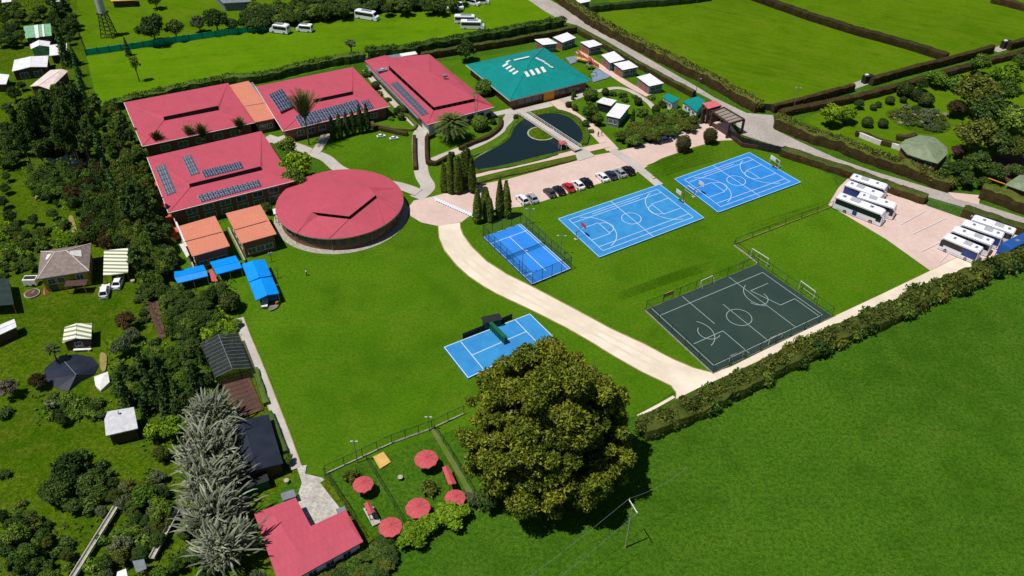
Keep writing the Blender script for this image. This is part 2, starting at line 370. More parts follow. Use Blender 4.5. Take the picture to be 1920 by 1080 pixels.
# ---------------- ground sheets ----------------
ZL = [0.0]
def nz(): ZL[0] += .005; return ZL[0]
def sheet(name, px, m, z=None, sm=False, closed=True, n=5):
    z = nz() if z is None else z
    if sm: px = [(p[0], p[1]) for p in smooth([(a[0], a[1], 0) for a in px], True, n)]
    mb = MB(); mb.add([U(x, y, z) for x, y in px], [tuple(range(len(px)))], m); return struct(name, mb)
def ribbon(P, wd):
    """left/right edges of a ground path through world points P"""
    Lf = []; Rt = []
    for i, p in enumerate(P):
        d = (P[min(i+1, len(P)-1)]-P[max(i-1, 0)]).normalized(); nrm = Vector((-d.y, d.x, 0)); ww = wd[i] if hasattr(wd, '__len__') else wd
        Lf.append(p+nrm*ww/2); Rt.append(p-nrm*ww/2)
    return Lf, Rt
def path(name, px, wd, m, sm=True, edge=.18):
    z = nz(); P = [U(x, y, 0) for x, y in px]
    if sm: P = smooth(P, False, 6)
    if edge:
        z2 = z; z = nz(); l, r = ribbon(P, wd+edge*2); mb = MB()
        mb.add([Vector((p.x, p.y, z2)) for p in l+r], [(i, len(l)+i, len(l)+i+1, i+1) for i in range(len(l)-1)], M_edge); struct(name+'_verge', mb)
    l, r = ribbon(P, wd); mb = MB()
    mb.add([Vector((p.x, p.y, z)) for p in l+r], [(i, len(l)+i, len(l)+i+1, i+1) for i in range(len(l)-1)], m); return struct(name, mb)
mb = MB(); K = 6000; mb.add([(-K, -K, 0), (K, -K, 0), (K, K, 0), (-K, K, 0)], [(0, 1, 2, 3)], M_past); struct('ground', mb)
sheet('rough_ground', [(-400, -300), (160, -300), (160, 90), (175, 190), (240, 300), (320, 470), (445, 600), (560, 890), (480, 960), (560, 1090), (560, 1500), (-900, 1500)], M_rough)
sheet('upper_rough_ground', [(140, -40), (880, -40), (780, 10), (560, 45), (430, 58), (162, 100), (150, 60)], M_fieldr)
sheet('field', [(162, 106), (430, 66), (600, 42), (860, 5), (905, -60), (1060, -60), (1050, 40), (690, 112), (480, 160), (235, 205), (185, 200)], M_field)
sheet('meadow', [(1105, 20), (1300, -80), (2400, -500), (2400, -40), (1890, 84), (1440, 205), (1380, 175)], M_fieldr)
sheet('lawn', [(320, 480), (540, 340), (820, 330), (960, 350), (1190, 300), (1380, 250), (1560, 330), (1580, 385), (1760, 512), (1345, 700), (1262, 735), (1190, 782), (870, 800), (610, 890), (560, 890), (450, 600)], M_lawn)
sheet('garden_lawn', [(480, 260), (700, 130), (880, 110), (1060, 80), (1290, 180), (1330, 240), (1140, 290), (820, 370), (740, 345)], M_lawn)
sheet('garden_lawn', [(1500, 225), (1600, 185), (1760, 145), (2000, 90), (2000, 420), (1800, 330), (1640, 285)], M_fieldr)
sheet('bare_ground', [(1660, 212), (1700, 200), (1745, 205), (1775, 222), (1780, 245), (1740, 252), (1690, 238)], M_rough, sm=True)
sheet('bare_ground', [(1850, 300), (1890, 285), (1960, 300), (1960, 340), (1880, 345)], M_soil, sm=True)
# paved places
road_up = [(985, -40), (1031, 0), (1100, 40), (1138, 66), (1221, 113), (1304, 161), (1340, 183), (1400, 212), (1451, 216), (1451, 242), (1500, 266), (1569, 297), (1638, 321), (1776, 362), (1920, 408), (2100, 465)]
road_lo = [(2100, 476), (1920, 418), (1812, 390), (1739, 369), (1604, 322), (1531, 298), (1459, 274), (1432, 266), (1390, 252), (1380, 232), (1332, 186), (1277, 158), (1221, 127), (1138, 77), (1082, 47), (1060, 42), (1023, 22), (991, 0), (920, -45)]
sheet('road', road_up+road_lo, M_road)
sheet('road', [(1584, 161), (1632, 144), (1650, 150), (1600, 168)], M_road)
sheet('road', [(1855, 92), (1893, 80), (1910, 86), (1872, 98)], M_road)
sheet('road', [(1776, 360), (1838, 366), (1835, 384), (1790, 372)], M_paver)
sheet('parking_area', [(765, 389), (770, 405), (790, 417), (823, 424), (862, 419), (884, 402), (905, 398), (935, 392), (979, 387), (1012, 379), (1090, 354), (1190, 325), (1240, 297), (1300, 276), (1345, 264), (1390, 262), (1370, 232), (1325, 224), (1290, 240), (1240, 262), (1180, 278), (1143, 286), (1109, 292), (1082, 301), (951, 336), (909, 344), (850, 358), (813, 368), (776, 376)], M_paver)
sheet('coach_park', [(1553, 384), (1572, 352), (1600, 325), (1680, 345), (1739, 386), (1799, 407), (1960, 450), (1960, 470), (1870, 490), (1801, 508), (1760, 526), (1745, 508), (1661, 448)], M_paver)
drive_up = [(862, 417), (863, 428), (868, 441), (884, 463), (912, 490), (951, 515), (990, 534), (1040, 560), (1085, 584), (1146, 617), (1207, 645), (1260, 673), (1300, 690), (1335, 699), (1370, 688), (1420, 663), (1500, 624), (1560, 595), (1650, 553), (1748, 506), (1800, 480)]
drive_lo = [(1830, 498), (1760, 524), (1700, 551), (1640, 580), (1560, 616), (1480, 650), (1430, 673), (1360, 705), (1310, 727), (1268, 748), (1268, 735), (1258, 722), (1205, 697), (1150, 666), (1105, 638), (1061, 613), (1004, 584), (953, 560), (932, 550), (907, 536), (879, 517), (857, 497), (834, 469), (824, 446), (822, 424)]
zz = nz(); e1 = [(x+(0 if y > 690 else 1.5), y-1.5) for x, y in drive_up]; e2 = [(x-1.5, y+1.5) for x, y in drive_lo]
sheet('driveway_verge', e1+e2, M_edge, z=zz); sheet('driveway', drive_up+drive_lo, M_gravel)
for k_ in (.36, .64):      # wheel tracks worn into the gravel
    P_ = smooth([U(a[0]*(1-k_)+b[0]*k_, a[1]*(1-k_)+b[1]*k_) for a, b in (((866, 436), (826, 450)), ((884, 463), (836, 473)), ((912, 490), (862, 503)), ((951, 515), (900, 532)), ((1010, 546), (953, 560)), ((1085, 584), (1040, 604)), ((1146, 617), (1105, 638)), ((1207, 645), (1160, 672)), ((1270, 678), (1230, 708)))], False, 5)
    z = nz(); l, r = ribbon(P_, .55); mb = MB(); mb.add([Vector((p.x, p.y, z)) for p in l+r], [(i, len(l)+i, len(l)+i+1, i+1) for i in range(len(l)-1)], M_track); struct('wheel_track', mb)
path('footpath', [(1264, 744), (1232, 762), (1196, 781)], .6, M_gravel, edge=0)
path('garden_path', [(780, 372), (802, 352), (792, 330), (787, 300), (786, 255), (797, 238)], 3.6, M_conc, edge=0)
path('garden_path', [(790, 245), (765, 222), (740, 196), (712, 166), (684, 132)], 1.6, M_conc)
path('garden_path', [(962, 207), (948, 232), (928, 252), (893, 271), (852, 286), (812, 302)], 2.8, M_conc)
path('garden_path', [(795, 241), (835, 232), (890, 222), (935, 213), (962, 207)], 2.4, M_conc, edge=0)
path('garden_path', [(955, 212), (1000, 203), (1040, 194), (1080, 182), (1112, 166)], 2.8, M_conc)
path('garden_path', [(1040, 190), (1068, 212), (1104, 237), (1127, 259), (1149, 282)], 3.4, M_paver)
path('garden_path', [(1147, 281), (1179, 302), (1207, 324), (1236, 348)], 2.4, M_conc, edge=0)
path('garden_path', [(880, 331), (971, 309), (1054, 291), (1140, 272)], 2.6, M_paver)
sheet('garden_path', [(1075, 281), (1094, 276), (1116, 292), (1084, 302)], M_conc)
path('garden_path', [(1085, 97), (1110, 116), (1149, 141), (1179, 160), (1217, 180)], 2.4, M_paver)
path('garden_path', [(1120, 172), (1154, 166), (1178, 170), (1200, 182), (1220, 197), (1238, 224)], 1.5, M_conc)
path('garden_path', [(499, 258), (530, 268), (560, 277), (590, 289), (613, 299), (640, 320), (700, 340), (750, 350), (785, 362)], 3.0, M_conc)
path('garden_path', [(590, 289), (603, 270), (612, 252)], 2.4, M_conc)
path('garden_path', [(500, 268), (560, 250), (620, 238), (697, 222)], 1.6, M_conc, edge=0)
path('garden_path', [(940, 118), (930, 140), (915, 155)], 1.4, M_conc)
path('garden_path', [(448, 598), (462, 635), (485, 690), (510, 755), (535, 820), (556, 880)], 1.7, M_conc)
sheet('courtyard', [(556, 874), (575, 872), (572, 888), (605, 896), (650, 948), (654, 958), (583, 990), (556, 935), (566, 905)], M_pad)
sheet('clay_yard', [(290, 380), (308, 378), (330, 425), (345, 445), (325, 452), (310, 420)], M_clay)
sheet('clay_yard', [(286, 330), (302, 345), (300, 370), (288, 352)], M_clay)
sheet('sand_patch', [(699, 856), (719, 847), (733, 866), (712, 879)], M_tan)
sheet('playground_mat', [(1108, 138), (1118, 128), (1145, 142), (1140, 146), (1112, 154)], M_playb)
sheet('playground_mat', [(1060, 108), (1082, 104), (1086, 114), (1070, 120)], M_playb)
sheet('soil_bed', [(411, 716), (466, 700), (494, 768), (444, 786)], M_soil)
sheet('soil_bed', [(274, 562), (296, 562), (312, 632), (298, 636)], M_soil)
for q in ([(64, 367), (78, 364), (84, 371), (70, 376)], [(128, 410), (136, 405), (144, 432), (136, 436)], [(188, 662), (200, 667), (197, 695), (188, 690)]):
    sheet('bare_ground', q, M_edge, sm=True)
sheet('dry_grass_patch', [(600, 905), (618, 893), (700, 1010), (690, 1020)], M_rough)
sheet('dry_grass_patch', [(811, 812), (818, 809), (860, 876), (893, 934), (899, 958), (889, 948), (852, 882)], mat('worn_turf', srgb(104, 102, 66), .95, srgb(78, 104, 24), .5, 0), sm=True)
# crosswalk bars
mb = MB(); z = nz()
for i in range(17):
    a = U(815+i*4.2, 369+i*1.85, z); b = U(819+i*4.2, 377+i*1.85, z); d = (b-a).normalized(); n_ = Vector((-d.y, d.x, 0))*.17
    mb.add([a-n_, b-n_, b+n_, a+n_], [(0, 1, 2, 3)], M_line)
struct('crosswalk_markings', mb)
mb = MB(); z = nz()          # bays of the coach park
for a, b in (((1690, 420), (1735, 395)), ((1712, 438), (1775, 408)), ((1730, 470), (1790, 440)), ((1762, 492), (1785, 468))):
    a = U(*a, z); b = U(*b, z); d = (b-a).normalized(); n_ = Vector((-d.y, d.x, 0))*.06; mb.add([a-n_, b-n_, b+n_, a+n_], [(0, 1, 2, 3)], M_line)
struct('bay_markings', mb)
# terraced banks: low turf ridges
def ridges(A, B, n, dpx, h=.28):
    for i in range(n):
        P = smooth([U(*p, 0) for p in [(A[0]+dpx[0]*i, A[1]+dpx[1]*i), ((A[0]+B[0])/2+dpx[0]*i, (A[1]+B[1])/2+dpx[1]*i-1.5), (B[0]+dpx[0]*i, B[1]+dpx[1]*i)]], False, 8)
        l, r = ribbon(P, 1.0); mb = MB(); k = len(P); hh = [h*math.sin(math.pi*(j+.0)/(k-1))**.5 if 0 < j < k-1 else 0.0 for j in range(k)]
        vs = l+[p+Vector((0, 0, hh[j])) for j, p in enumerate(P)]+r
        mb.add(vs, [(j, k+j, k+j+1, j+1) for j in range(k-1)]+[(k+j, 2*k+j, 2*k+j+1, k+j+1) for j in range(k-1)], M_lawn); struct('turf_bank', mb)
ridges((1212, 312), (1352, 268), 6, (1.5, 5.2), .5)
ridges((1150, 555), (1330, 492), 3, (1, 5.5), .6)
ridges((1392, 428), (1545, 380), 3, (0, 7), .45)
# pond
pond = [(888, 309), (893, 297), (929, 277), (954, 260), (965, 238), (982, 224), (1004, 216), (1038, 212), (1065, 219), (1082, 233), (1092, 249), (1090, 263), (1079, 273), (1063, 280), (1038, 286), (1004, 294), (965, 304), (929, 312), (900, 318)]
ps = [(p[0], p[1]) for p in smooth([(a, b, 0) for a, b in pond], True, 5)]
cx0 = sum(p[0] for p in ps)/len(ps); cy0 = sum(p[1] for p in ps)/len(ps)
sheet('pond_bank', [(cx0+(x-cx0)*1.10, cy0+(y-cy0)*1.14) for x, y in ps], M_rough)
sheet('pond_water', ps, M_water, z=nz()+.02)
mb = MB(); P = [U(x, y, 0) for x, y in ps]; l, r = ribbon(P+[P[0], P[1]], .4); k = len(l)
mb.add([p+Vector((0, 0, .0)) for p in l]+[p+Vector((0, 0, .3)) for p in l]+[p+Vector((0, 0, .3)) for p in r]+[p for p in r], [(a*k+j, (a+1)*k+j, (a+1)*k+j+1, a*k+j+1) for a in range(3) for j in range(k-1)], M_stone); struct('pond_kerb', mb)
ctr = U(1015.5, 252, 0); mb = MB(); mb.cyl((ctr.x, ctr.y, 0), 3.9, .35, M_stone, 32); mb.cyl((ctr.x, ctr.y, .35), 3.5, .12, M_rough, 28, 3.2); struct('pond_island', mb)
mb = MB(); mb.prism([(v.x, v.y) for v in [U(109, 669), U(142, 664), U(173, 669), U(186, 684), U(178, 702), U(151, 716), U(127, 736), U(107, 729), U(80, 716), U(82, 693)]], 0, .02, M_soil); struct('bare_ground', mb)
sheet('small_pond', [(92, 292), (140, 282), (166, 290), (165, 312), (125, 320), (96, 308)], M_water, sm=True)

# ---------------- courts ----------------
def bil(C, u, v): return C[0]*(1-u)*(1-v)+C[1]*u*(1-v)+C[2]*u*v+C[3]*(1-u)*v
def court(name, label, px, surf, lines, arcs, lm, lw=.11, edge=None, trim=None, thick=.05):
    z0 = nz()+.05; C = [U(x, y, z0) for x, y in px]; c = (C[0]+C[1]+C[2]+C[3])/4
    t = thing(name, label, 'court', (c.x, c.y, 0)); mb = MB(); mb.prism([(p.x, p.y) for p in C], .01, z0, surf); part('playing_surface', mb, t)
    mb = MB(); Lu = ((C[1]-C[0]).length+(C[2]-C[3]).length)/2; Lv = ((C[3]-C[0]).length+(C[2]-C[1]).length)/2
    k_ = [0]
    def seg(P, wd=lw):
        k_[0] += 1; zz = .006+.0012*(k_[0] % 9); P = [bil(C, u/Lu, v/Lv)+Vector((0, 0, zz)) for u, v in P]; l, r = ribbon(P, wd); n = len(l)
        mb.add(l+r, [(i, n+i, n+i+1, i+1) for i in range(n-1)], lm)
    for P in lines(Lu, Lv): seg(P)
    for (cu, cv, r, a0, a1) in arcs(Lu, Lv): seg([(cu+r*math.cos(R(a0+(a1-a0)*i/22)), cv+r*math.sin(R(a0+(a1-a0)*i/22))) for i in range(23)])
    part('line_markings', mb, t)
    if edge:
        mb = MB()
        for i in range(4): mb.beam(C[i]+Vector((0, 0, .012)), C[(i+1) % 4]+Vector((0, 0, .012)), .18, .02, edge)
        part('border', mb, t)
    return t, C, Lu, Lv
def rect(u0, v0, u1, v1): return [[(u0, v0), (u1, v0)], [(u1, v0), (u1, v1)], [(u1, v1), (u0, v1)], [(u0, v1), (u0, v0)]]
def bball(Lu, Lv):
    m = 2.0; n = 1.5; L = rect(m, n, Lu-m, Lv-n)+[[(Lu/2, 0), (Lu/2, Lv)]]+[[(m, Lv/2-2.4), (m+5.2, Lv/2-2.4)], [(m+5.2, Lv/2-2.4), (m+5.2, Lv/2+2.4)], [(m+5.2, Lv/2+2.4), (m, Lv/2+2.4)]]
    L += [[(Lu-m, Lv/2-2.4), (Lu-m-5.2, Lv/2-2.4)], [(Lu-m-5.2, Lv/2-2.4), (Lu-m-5.2, Lv/2+2.4)], [(Lu-m-5.2, Lv/2+2.4), (Lu-m, Lv/2+2.4)]]
    L += [[(m, n+1.6), (Lu-m, n+1.6)], [(m, Lv-n-1.6), (Lu-m, Lv-n-1.6)], [(m+6, n+.8), (Lu-m-6, n+.8)]]
    return L
def bballarc(Lu, Lv): return [(Lu/2, Lv/2, 2.3, 0, 360), (2.6, Lv/2, 6.6, -72, 72), (Lu-2.6, Lv/2, 6.6, 108, 252), (7.4, Lv/2, 2.0, -90, 90), (Lu-7.4, Lv/2, 2.0, 90, 270)]
A_px = [(1046.7, 410.1), (1237.2, 345.6), (1319.9, 408.4), (1123.9, 481.9)]
B_px = [(1264.8, 335.2), (1405.1, 285.9), (1501.5, 341.3), (1346.6, 397.8)]
G_px = [(1211, 580.8), (1420.2, 494.8), (1560.1, 592.7), (1336.9, 697.9)]
T_px = [(831.4, 650.5), (993.5, 587.7), (1038, 631), (877.4, 709.5)]
P_px = [(905.8, 444), (976, 419), (1070.5, 503), (998, 533)]
tA, CA, LA, WA = court('basketball_court', 'light blue basketball court with white lines below the row of parked cars', A_px, M_courtb, bball, bballarc, M_line, edge=M_linet)
tB, CB, LB, WB = court('basketball_court', 'deeper blue basketball court nearest the coach park and the entrance', B_px, M_courtc, bball, bballarc, M_line, edge=M_linet)
def glines(Lu, Lv):
    m = 1.3; L = rect(m, m+1.5, Lu-m, Lv-m)+[[(m, m+1.5), (m, .3)], [(Lu*.48, Lv*.32), (Lu*.48, Lv-m)], [(Lu*.72, m-.9), (Lu*.72, Lv-m)], [(Lu*.30, .4), (Lu*.30, Lv*.5)]]
    L += [[(Lu*.06, Lv*.62), (Lu*.30, Lv*.62)], [(Lu*.30, Lv*.62), (Lu*.30, Lv-.4)], [(Lu*.90, Lv*.30), (Lu*.74, Lv*.30)], [(Lu*.74, Lv*.30), (Lu*.80, Lv*.62)], [(Lu*.80, Lv*.62), (Lu*.93, Lv*.62)], [(Lu*.93, Lv*.62), (Lu*.93, Lv-m)]]
    return L
tG, CG, LG, WG = court('sports_court', 'dark green fenced multi sport court beside the gravel driveway', G_px, M_courtg, glines, lambda Lu, Lv: [(Lu*.48, Lv*.55, 2.5, 0, 360), (Lu*.11, Lv*.52, 4.2, -40, 75), (Lu*.22, Lv*.56, 2.2, 60, 240), (Lu*.80, Lv*.40, 4.2, 130, 250), (Lu*.72, Lv*.42, 2.2, -10, 170)], M_gline, lw=.12)
def tlines(Lu, Lv): m = 3.6; return [[(m, .3), (m, Lv-.3)], [(Lu-m, .3), (Lu-m, Lv-.3)], [(m, Lv/2), (Lu-m, Lv/2)], *rect(.12, .12, Lu-.12, Lv-.12)]
tT, CT, LT, WT = court('tennis_court', 'small light blue tennis court partly under the giant tree', T_px, M_courtb, tlines, lambda a, b: [], M_line, lw=.13)
def plines(Lu, Lv): return rect(.1, .1, Lu-.1, Lv-.1)+[[(.2, 3.1), (Lu-.2, 3.1)], [(.2, Lv-3.1), (Lu-.2, Lv-3.1)], [(Lu/2, 3.1), (Lu/2, Lv-2.2)], [(Lu*.93, .2), (Lu*.93, Lv-.2)]]
tP, CP, LP_, WP = court('padel_court', 'bright blue padel court enclosed by netting beside the cypress clump', P_px, M_courtp, plines, lambda a, b: [], M_line, lw=.12)
# net and wall of the two racket courts
mb = MB(); a = bil(CP, 0, .5); b = bil(CP, 1, .5)
mb.beam(a+Vector((0, 0, .5)), b+Vector((0, 0, .5)), .05, .85, M_netd); mb.beam(a+Vector((0, 0, .95)), b+Vector((0, 0, .95)), .07, .08, M_dark)
for p in (a, b): mb.cyl((p.x, p.y, .05), .06, 1.0, M_dark, 8)
part('net', mb, tP)
a = U(913, 612, 0); b = U(948, 648, 0)
mb = MB(); mb.beam(a+Vector((0, 0, 1.0)), b+Vector((0, 0, 1.0)), .5, 2.0, M_green); d = (b-a).normalized(); s_v = Vector((-d.y, d.x, 0))
for i in range(9):
    p = a.lerp(b, i/8); mb.beam(p+s_v*.25, p+s_v*.25+Vector((0, 0, 2.05)), .12, .18, M_green); mb.beam(p-s_v*.25, p-s_v*.25+Vector((0, 0, 2.05)), .12, .18, M_green)
mb.beam(a+Vector((0, 0, 2.05)), b+Vector((0, 0, 2.05)), .8, .1, M_green)
single('practice_wall', mb, 'long green practice wall crossing the small tennis court', 'wall')
a = U(868, 636, 0); b = U(960, 599, 0); mb = MB()
for f in np.linspace(0, 1, 8): p = a.lerp(b, f); mb.cyl((p.x, p.y, 0), .05, 1.5, M_dark, 6)
mb.beam(a+Vector((0, 0, .8)), b+Vector((0, 0, .8)), .05, 1.4, M_black); single('screen_fence', mb, 'low black screen along the back of the small tennis court', 'fence')
mb = MB(); c = U(922, 612, 0)
mb.box((c.x, c.y, 1.0), (3.4, 1.6, 2.0), M_green, R(20), .96); mb.box((c.x, c.y, 2.08), (3.8, 2.0, .12), M_dark, R(20)); single('storage_hut', mb, 'dark green storage hut at the back of the small tennis court', 'hut')

# fences with posts and netting
def netfence(name, label, cat, P, h, post=2.5, m=None, pm=None, rail=True, pr=.05, group=None, base=None):
    m = m or M_netd; pm = pm or M_dark; c = P[0]; t = thing(name, label, cat, (c.x, c.y, 0), group=group); net = MB(); fr = MB()
    for a, b in zip(P[:-1], P[1:]):
        net.add([a, b, b+Vector((0, 0, h)), a+Vector((0, 0, h))], [(0, 1, 2, 3)], m); n = max(1, round((b-a).length/post))
        if rail: fr.beam(a+Vector((0, 0, h)), b+Vector((0, 0, h)), .06, .06, pm); fr.beam(a+Vector((0, 0, .1)), b+Vector((0, 0, .1)), .06, .06, pm)
        for i in range(n+1):
            p = a.lerp(b, i/n); q = MB(); q.cyl((p.x, p.y, 0), pr, h+.1, pm, 6)
            if i < n or b is P[-1]: part('post', q, t)
        if base: 
            q = MB(); q.beam(a+Vector((0, 0, .15)), b+Vector((0, 0, .15)), .25, .3, base); part('kerb', q, t)
    part('netting', net, t)
    if rail: part('rail', fr, t)
    return t
P = [c.copy() for c in CP]; 
for p in P: p.z = 0
netfence('court_fence', 'tall dark net fence enclosing the bright blue padel court', 'fence', [P[0], P[1], P[2], P[3], P[0]], 3.4, 2.5)
P = [c.copy() for c in CG]
for p in P: p.z = 0
netfence('court_fence', 'dark net fence around the dark green sports court', 'fence', [P[0], P[1], P[2], P[3], P[0]], 2.6, 4.2, m=M_netg, base=M_stone)
Q = [U(1378, 458), U(1560, 388)]
netfence('boundary_fence', 'thin wire fence with brown base on the lawn between courts and coach park', 'fence', Q, 1.6, 5, m=M_netg, base=M_edge)
netfence('boundary_fence', 'short wire fence from the lawn corner down to the dark green court', 'fence', [U(1376, 461), U(1402, 480), U(1420, 495)], 1.4, 4, m=M_netg, base=M_stone)
netfence('yard_fence', 'long dark rail fence with a low wall between the big lawn and the umbrella yard', 'fence', [U(611, 890), U(680, 858), U(735, 832), U(810, 805), U(870, 777)], 2.2, 2.8, m=M_netg, base=M_stone)
netfence('yard_fence', 'dark fence between the slab courtyard and the umbrella yard', 'fence', [U(609, 892), U(650, 955), U(684, 1012)], 2.0, 2.5, m=M_netd)
netfence('yard_fence', 'thin fence crossing the middle of the umbrella yard', 'fence', [U(688, 864), U(706, 893), U(758, 980)], 1.2, 3, m=M_netg)
netfence('yard_fence', 'thin fence on the tree side of the umbrella yard', 'fence', [U(815, 808), U(850, 860), U(890, 930)], 1.6, 3, m=M_netg)
netfence('gate', 'wide grey mesh gate at the top of the coach park', 'gate', [U(1739, 386), U(1768, 394), U(1799, 403)], 1.9, 4, m=M_netg, pm=M_grey)

# goals and hoops
def goal(name, label, a, b, h, depth, m, group=None):
    d = (b-a).normalized(); n_ = Vector((d.y, -d.x, 0))*depth; t = thing(name, label, 'goal', ((a.x+b.x)/2, (a.y+b.y)/2, 0), group=group); Z = Vector((0, 0, h))
    mb = MB(); r = .11
    mb.beam(a, a+Z, r, r, m); mb.beam(b, b+Z, r, r, m); mb.beam(a+Z, b+Z, r, r, m); part('goal_frame', mb, t)
    mb = MB(); mb.beam(a+Z, a+n_, .05, .05, m); mb.beam(b+Z, b+n_, .05, .05, m); mb.beam(a+n_, b+n_, .06, .06, m); mb.beam(a, a+n_, .05, .05, m); mb.beam(b, b+n_, .05, .05, m); part('back_frame', mb, t)
    mb = MB(); mb.add([a+Z, b+Z, b+n_, a+n_], [(0, 1, 2, 3)], M_netg); mb.add([a, a+Z, a+n_], [(0, 1, 2)], M_netg); mb.add([b, b+Z, b+n_], [(0, 1, 2)], M_netg); part('net', mb, t); return t
goal('football_goal', 'white goal on the lawn at the upper end of the dark green court', U(1407, 482), U(1437, 501), 2.3, -1.2, M_white)
goal('football_goal', 'white goal on the lawn at the right side of the dark green court', U(1497, 543), U(1524, 563), 2.3, -1.2, M_white)
goal('football_goal', 'small white goal on the upper edge of the dark green court', U(1312, 540), U(1334, 530), 1.9, 1.0, M_white)
goal('football_goal', 'white goal on the near edge of the dark green court beside the driveway', U(1440, 649), U(1464, 637), 2.0, -1.0, M_white)
goal('football_goal', 'grey goal near the lower corner of the dark green court', U(1366, 682), U(1391, 672), 2.0, -1.0, M_alu)
goal('football_goal', 'leaning white goal at the far end of the deeper blue court', U(1443, 305), U(1459, 316), 2.2, -1.5, M_white)
goal('football_goal', 'white goal lying low at the near end of the deeper blue court', U(1289, 354), U(1306, 366), 1.0, .8, M_white)
def hoop(label, base, face, m, h=3.05, reach=1.8, group=None, tilt=0):
    t = thing('basketball_hoop', label, 'hoop', base, group=group); d = face.normalized(); s = Vector((-d.y, d.x, 0)); b = base.copy(); b.z = 0; top = b+Vector((0, 0, h-.2))
    mb = MB(); mb.tube([b, b+Vector((0, 0, h*.75)), top+d*reach*.5, top+d*reach], [.1, .09, .07, .06], M_grey, 8); mb.beam(b+Vector((0, 0, h*.55)), top+d*reach*.9, .06, .06, M_grey); part('post', mb, t)
    c = top+d*(reach+.05)+Vector((0, 0, .35)); q = MB()
    q.add([c-s*.9-Vector((0, 0, .52))-d*.03, c+s*.9-Vector((0, 0, .52))-d*.03, c+s*.9+Vector((0, 0, .52))-d*.03, c-s*.9+Vector((0, 0, .52))-d*.03, c-s*.9-Vector((0, 0, .52))+d*.03, c+s*.9-Vector((0, 0, .52))+d*.03, c+s*.9+Vector((0, 0, .52))+d*.03, c-s*.9+Vector((0, 0, .52))+d*.03], [(3, 2, 1, 0), (4, 5, 6, 7), (0, 1, 5, 4), (1, 2, 6, 5), (2, 3, 7, 6), (3, 0, 4, 7)], m); part('backboard', q, t)
    q = MB(); cc = c+d*.35-Vector((0, 0, .4)); q.tube([cc+Vector((math.cos(a)*.23, math.sin(a)*.23, 0)) for a in np.linspace(0, 2*math.pi, 11)], .025, M_umb, 5); part('rim', q, t)
    q = MB(); q.cyl((cc.x, cc.y, cc.z-.42), .13, .42, M_netg, 8, .22); part('net', q, t)
    q = MB(); q.box(b+Vector((0, 0, .1)), (.7, .7, .2), M_conc, R(30)); part('footing', q, t)
for C, l0, l1, m0, m1 in ((CA, 'basketball hoop with red edged board at the lower left end of the light blue court', 'basketball hoop with white board between the two blue courts', M_umb, M_white), (CB, 'basketball hoop at the near end of the deeper blue court beside the low white goal', 'basketball hoop at the far end of the deeper blue court', M_umb, M_white)):
    e0 = bil(C, 0, .5); e1 = bil(C, 1, .5); d = (e1-e0).normalized(); e0.z = e1.z = 0
    hoop(l0, e0-d*.6, d, m0 if C is CA else M_white); hoop(l1, e1+d*.6, -d, m1)
def board(label, px, m): 
    b = U(*px); t = thing('training_board', label, 'board', b); d = (CG[1]-CG[0]).normalized(); q = MB()
    for s in (-1, 1): q.cyl((b.x+d.x*s*1.1, b.y+d.y*s*1.1, 0), .06, 2.2, M_grey, 6)
    part('post', q, t); q = MB(); q.beam(b-d*1.3+Vector((0, 0, 1.7)), b+d*1.3+Vector((0, 0, 1.7)), .08, 1.0, m); part('board', q, t)
board('cream practice board at the left corner of the dark green court', (1252, 563), M_tan)
board('pale practice board behind the upper corner of the dark green court', (1392, 502), M_netg)

def lamp(label, px, dy, cat='street lamp', name='street_lamp', heads=1, arm=.8, group=None, dirn=(1, 0)):
    b = U(*px); h = hgt(px[0], px[1], dy); t = thing(name, label, cat, b, group=group); q = MB(); q.cyl((b.x, b.y, 0), .1, h, M_grey, 8, .06); part('pole', q, t)
    q = MB(); d = Vector((dirn[0], dirn[1], 0)).normalized()
    for s in ((1,) if heads == 1 else (-1, 1)): 
        e = Vector((b.x, b.y, h))+d*s*arm; q.beam((b.x, b.y, h), e, .06, .06, M_grey)
        hd = MB(); hd.box((e.x, e.y, h), (.42, .24, .12), M_alu, math.atan2(d.y, d.x)); o = part('lamp_head', hd, t)
    part('bracket', q, t)
lamp('tall grey lamp on the trimmed hedge beside the road junction', (1487, 207), 42, heads=2, arm=.6)
lamp('slim lamp on the road verge behind the teal kiosk roof', (1304, 178), 30)
lamp('lamp post at the far corner of the padel court', (993, 420), 28, 'floodlight', 'floodlight', heads=2)
lamp('lamp post on the hedge side of the padel court', (1051, 478), 36, 'floodlight', 'floodlight', heads=2)
lamp('lamp post on the driveway side of the padel court', (979, 516), 46, 'floodlight', 'floodlight')
lamp('floodlight on the yard fence nearer the slab courtyard', (670, 868), 40, 'floodlight', 'floodlight', heads=2, arm=.4)
lamp('floodlight on the yard fence nearer the giant tree', (805, 808), 26, 'floodlight', 'floodlight', heads=2, arm=.4)
lamp('white topped post by the field gate at the end of the rusty hedge', (1403, 205), 10, 'post', 'bollard_light', arm=.05)
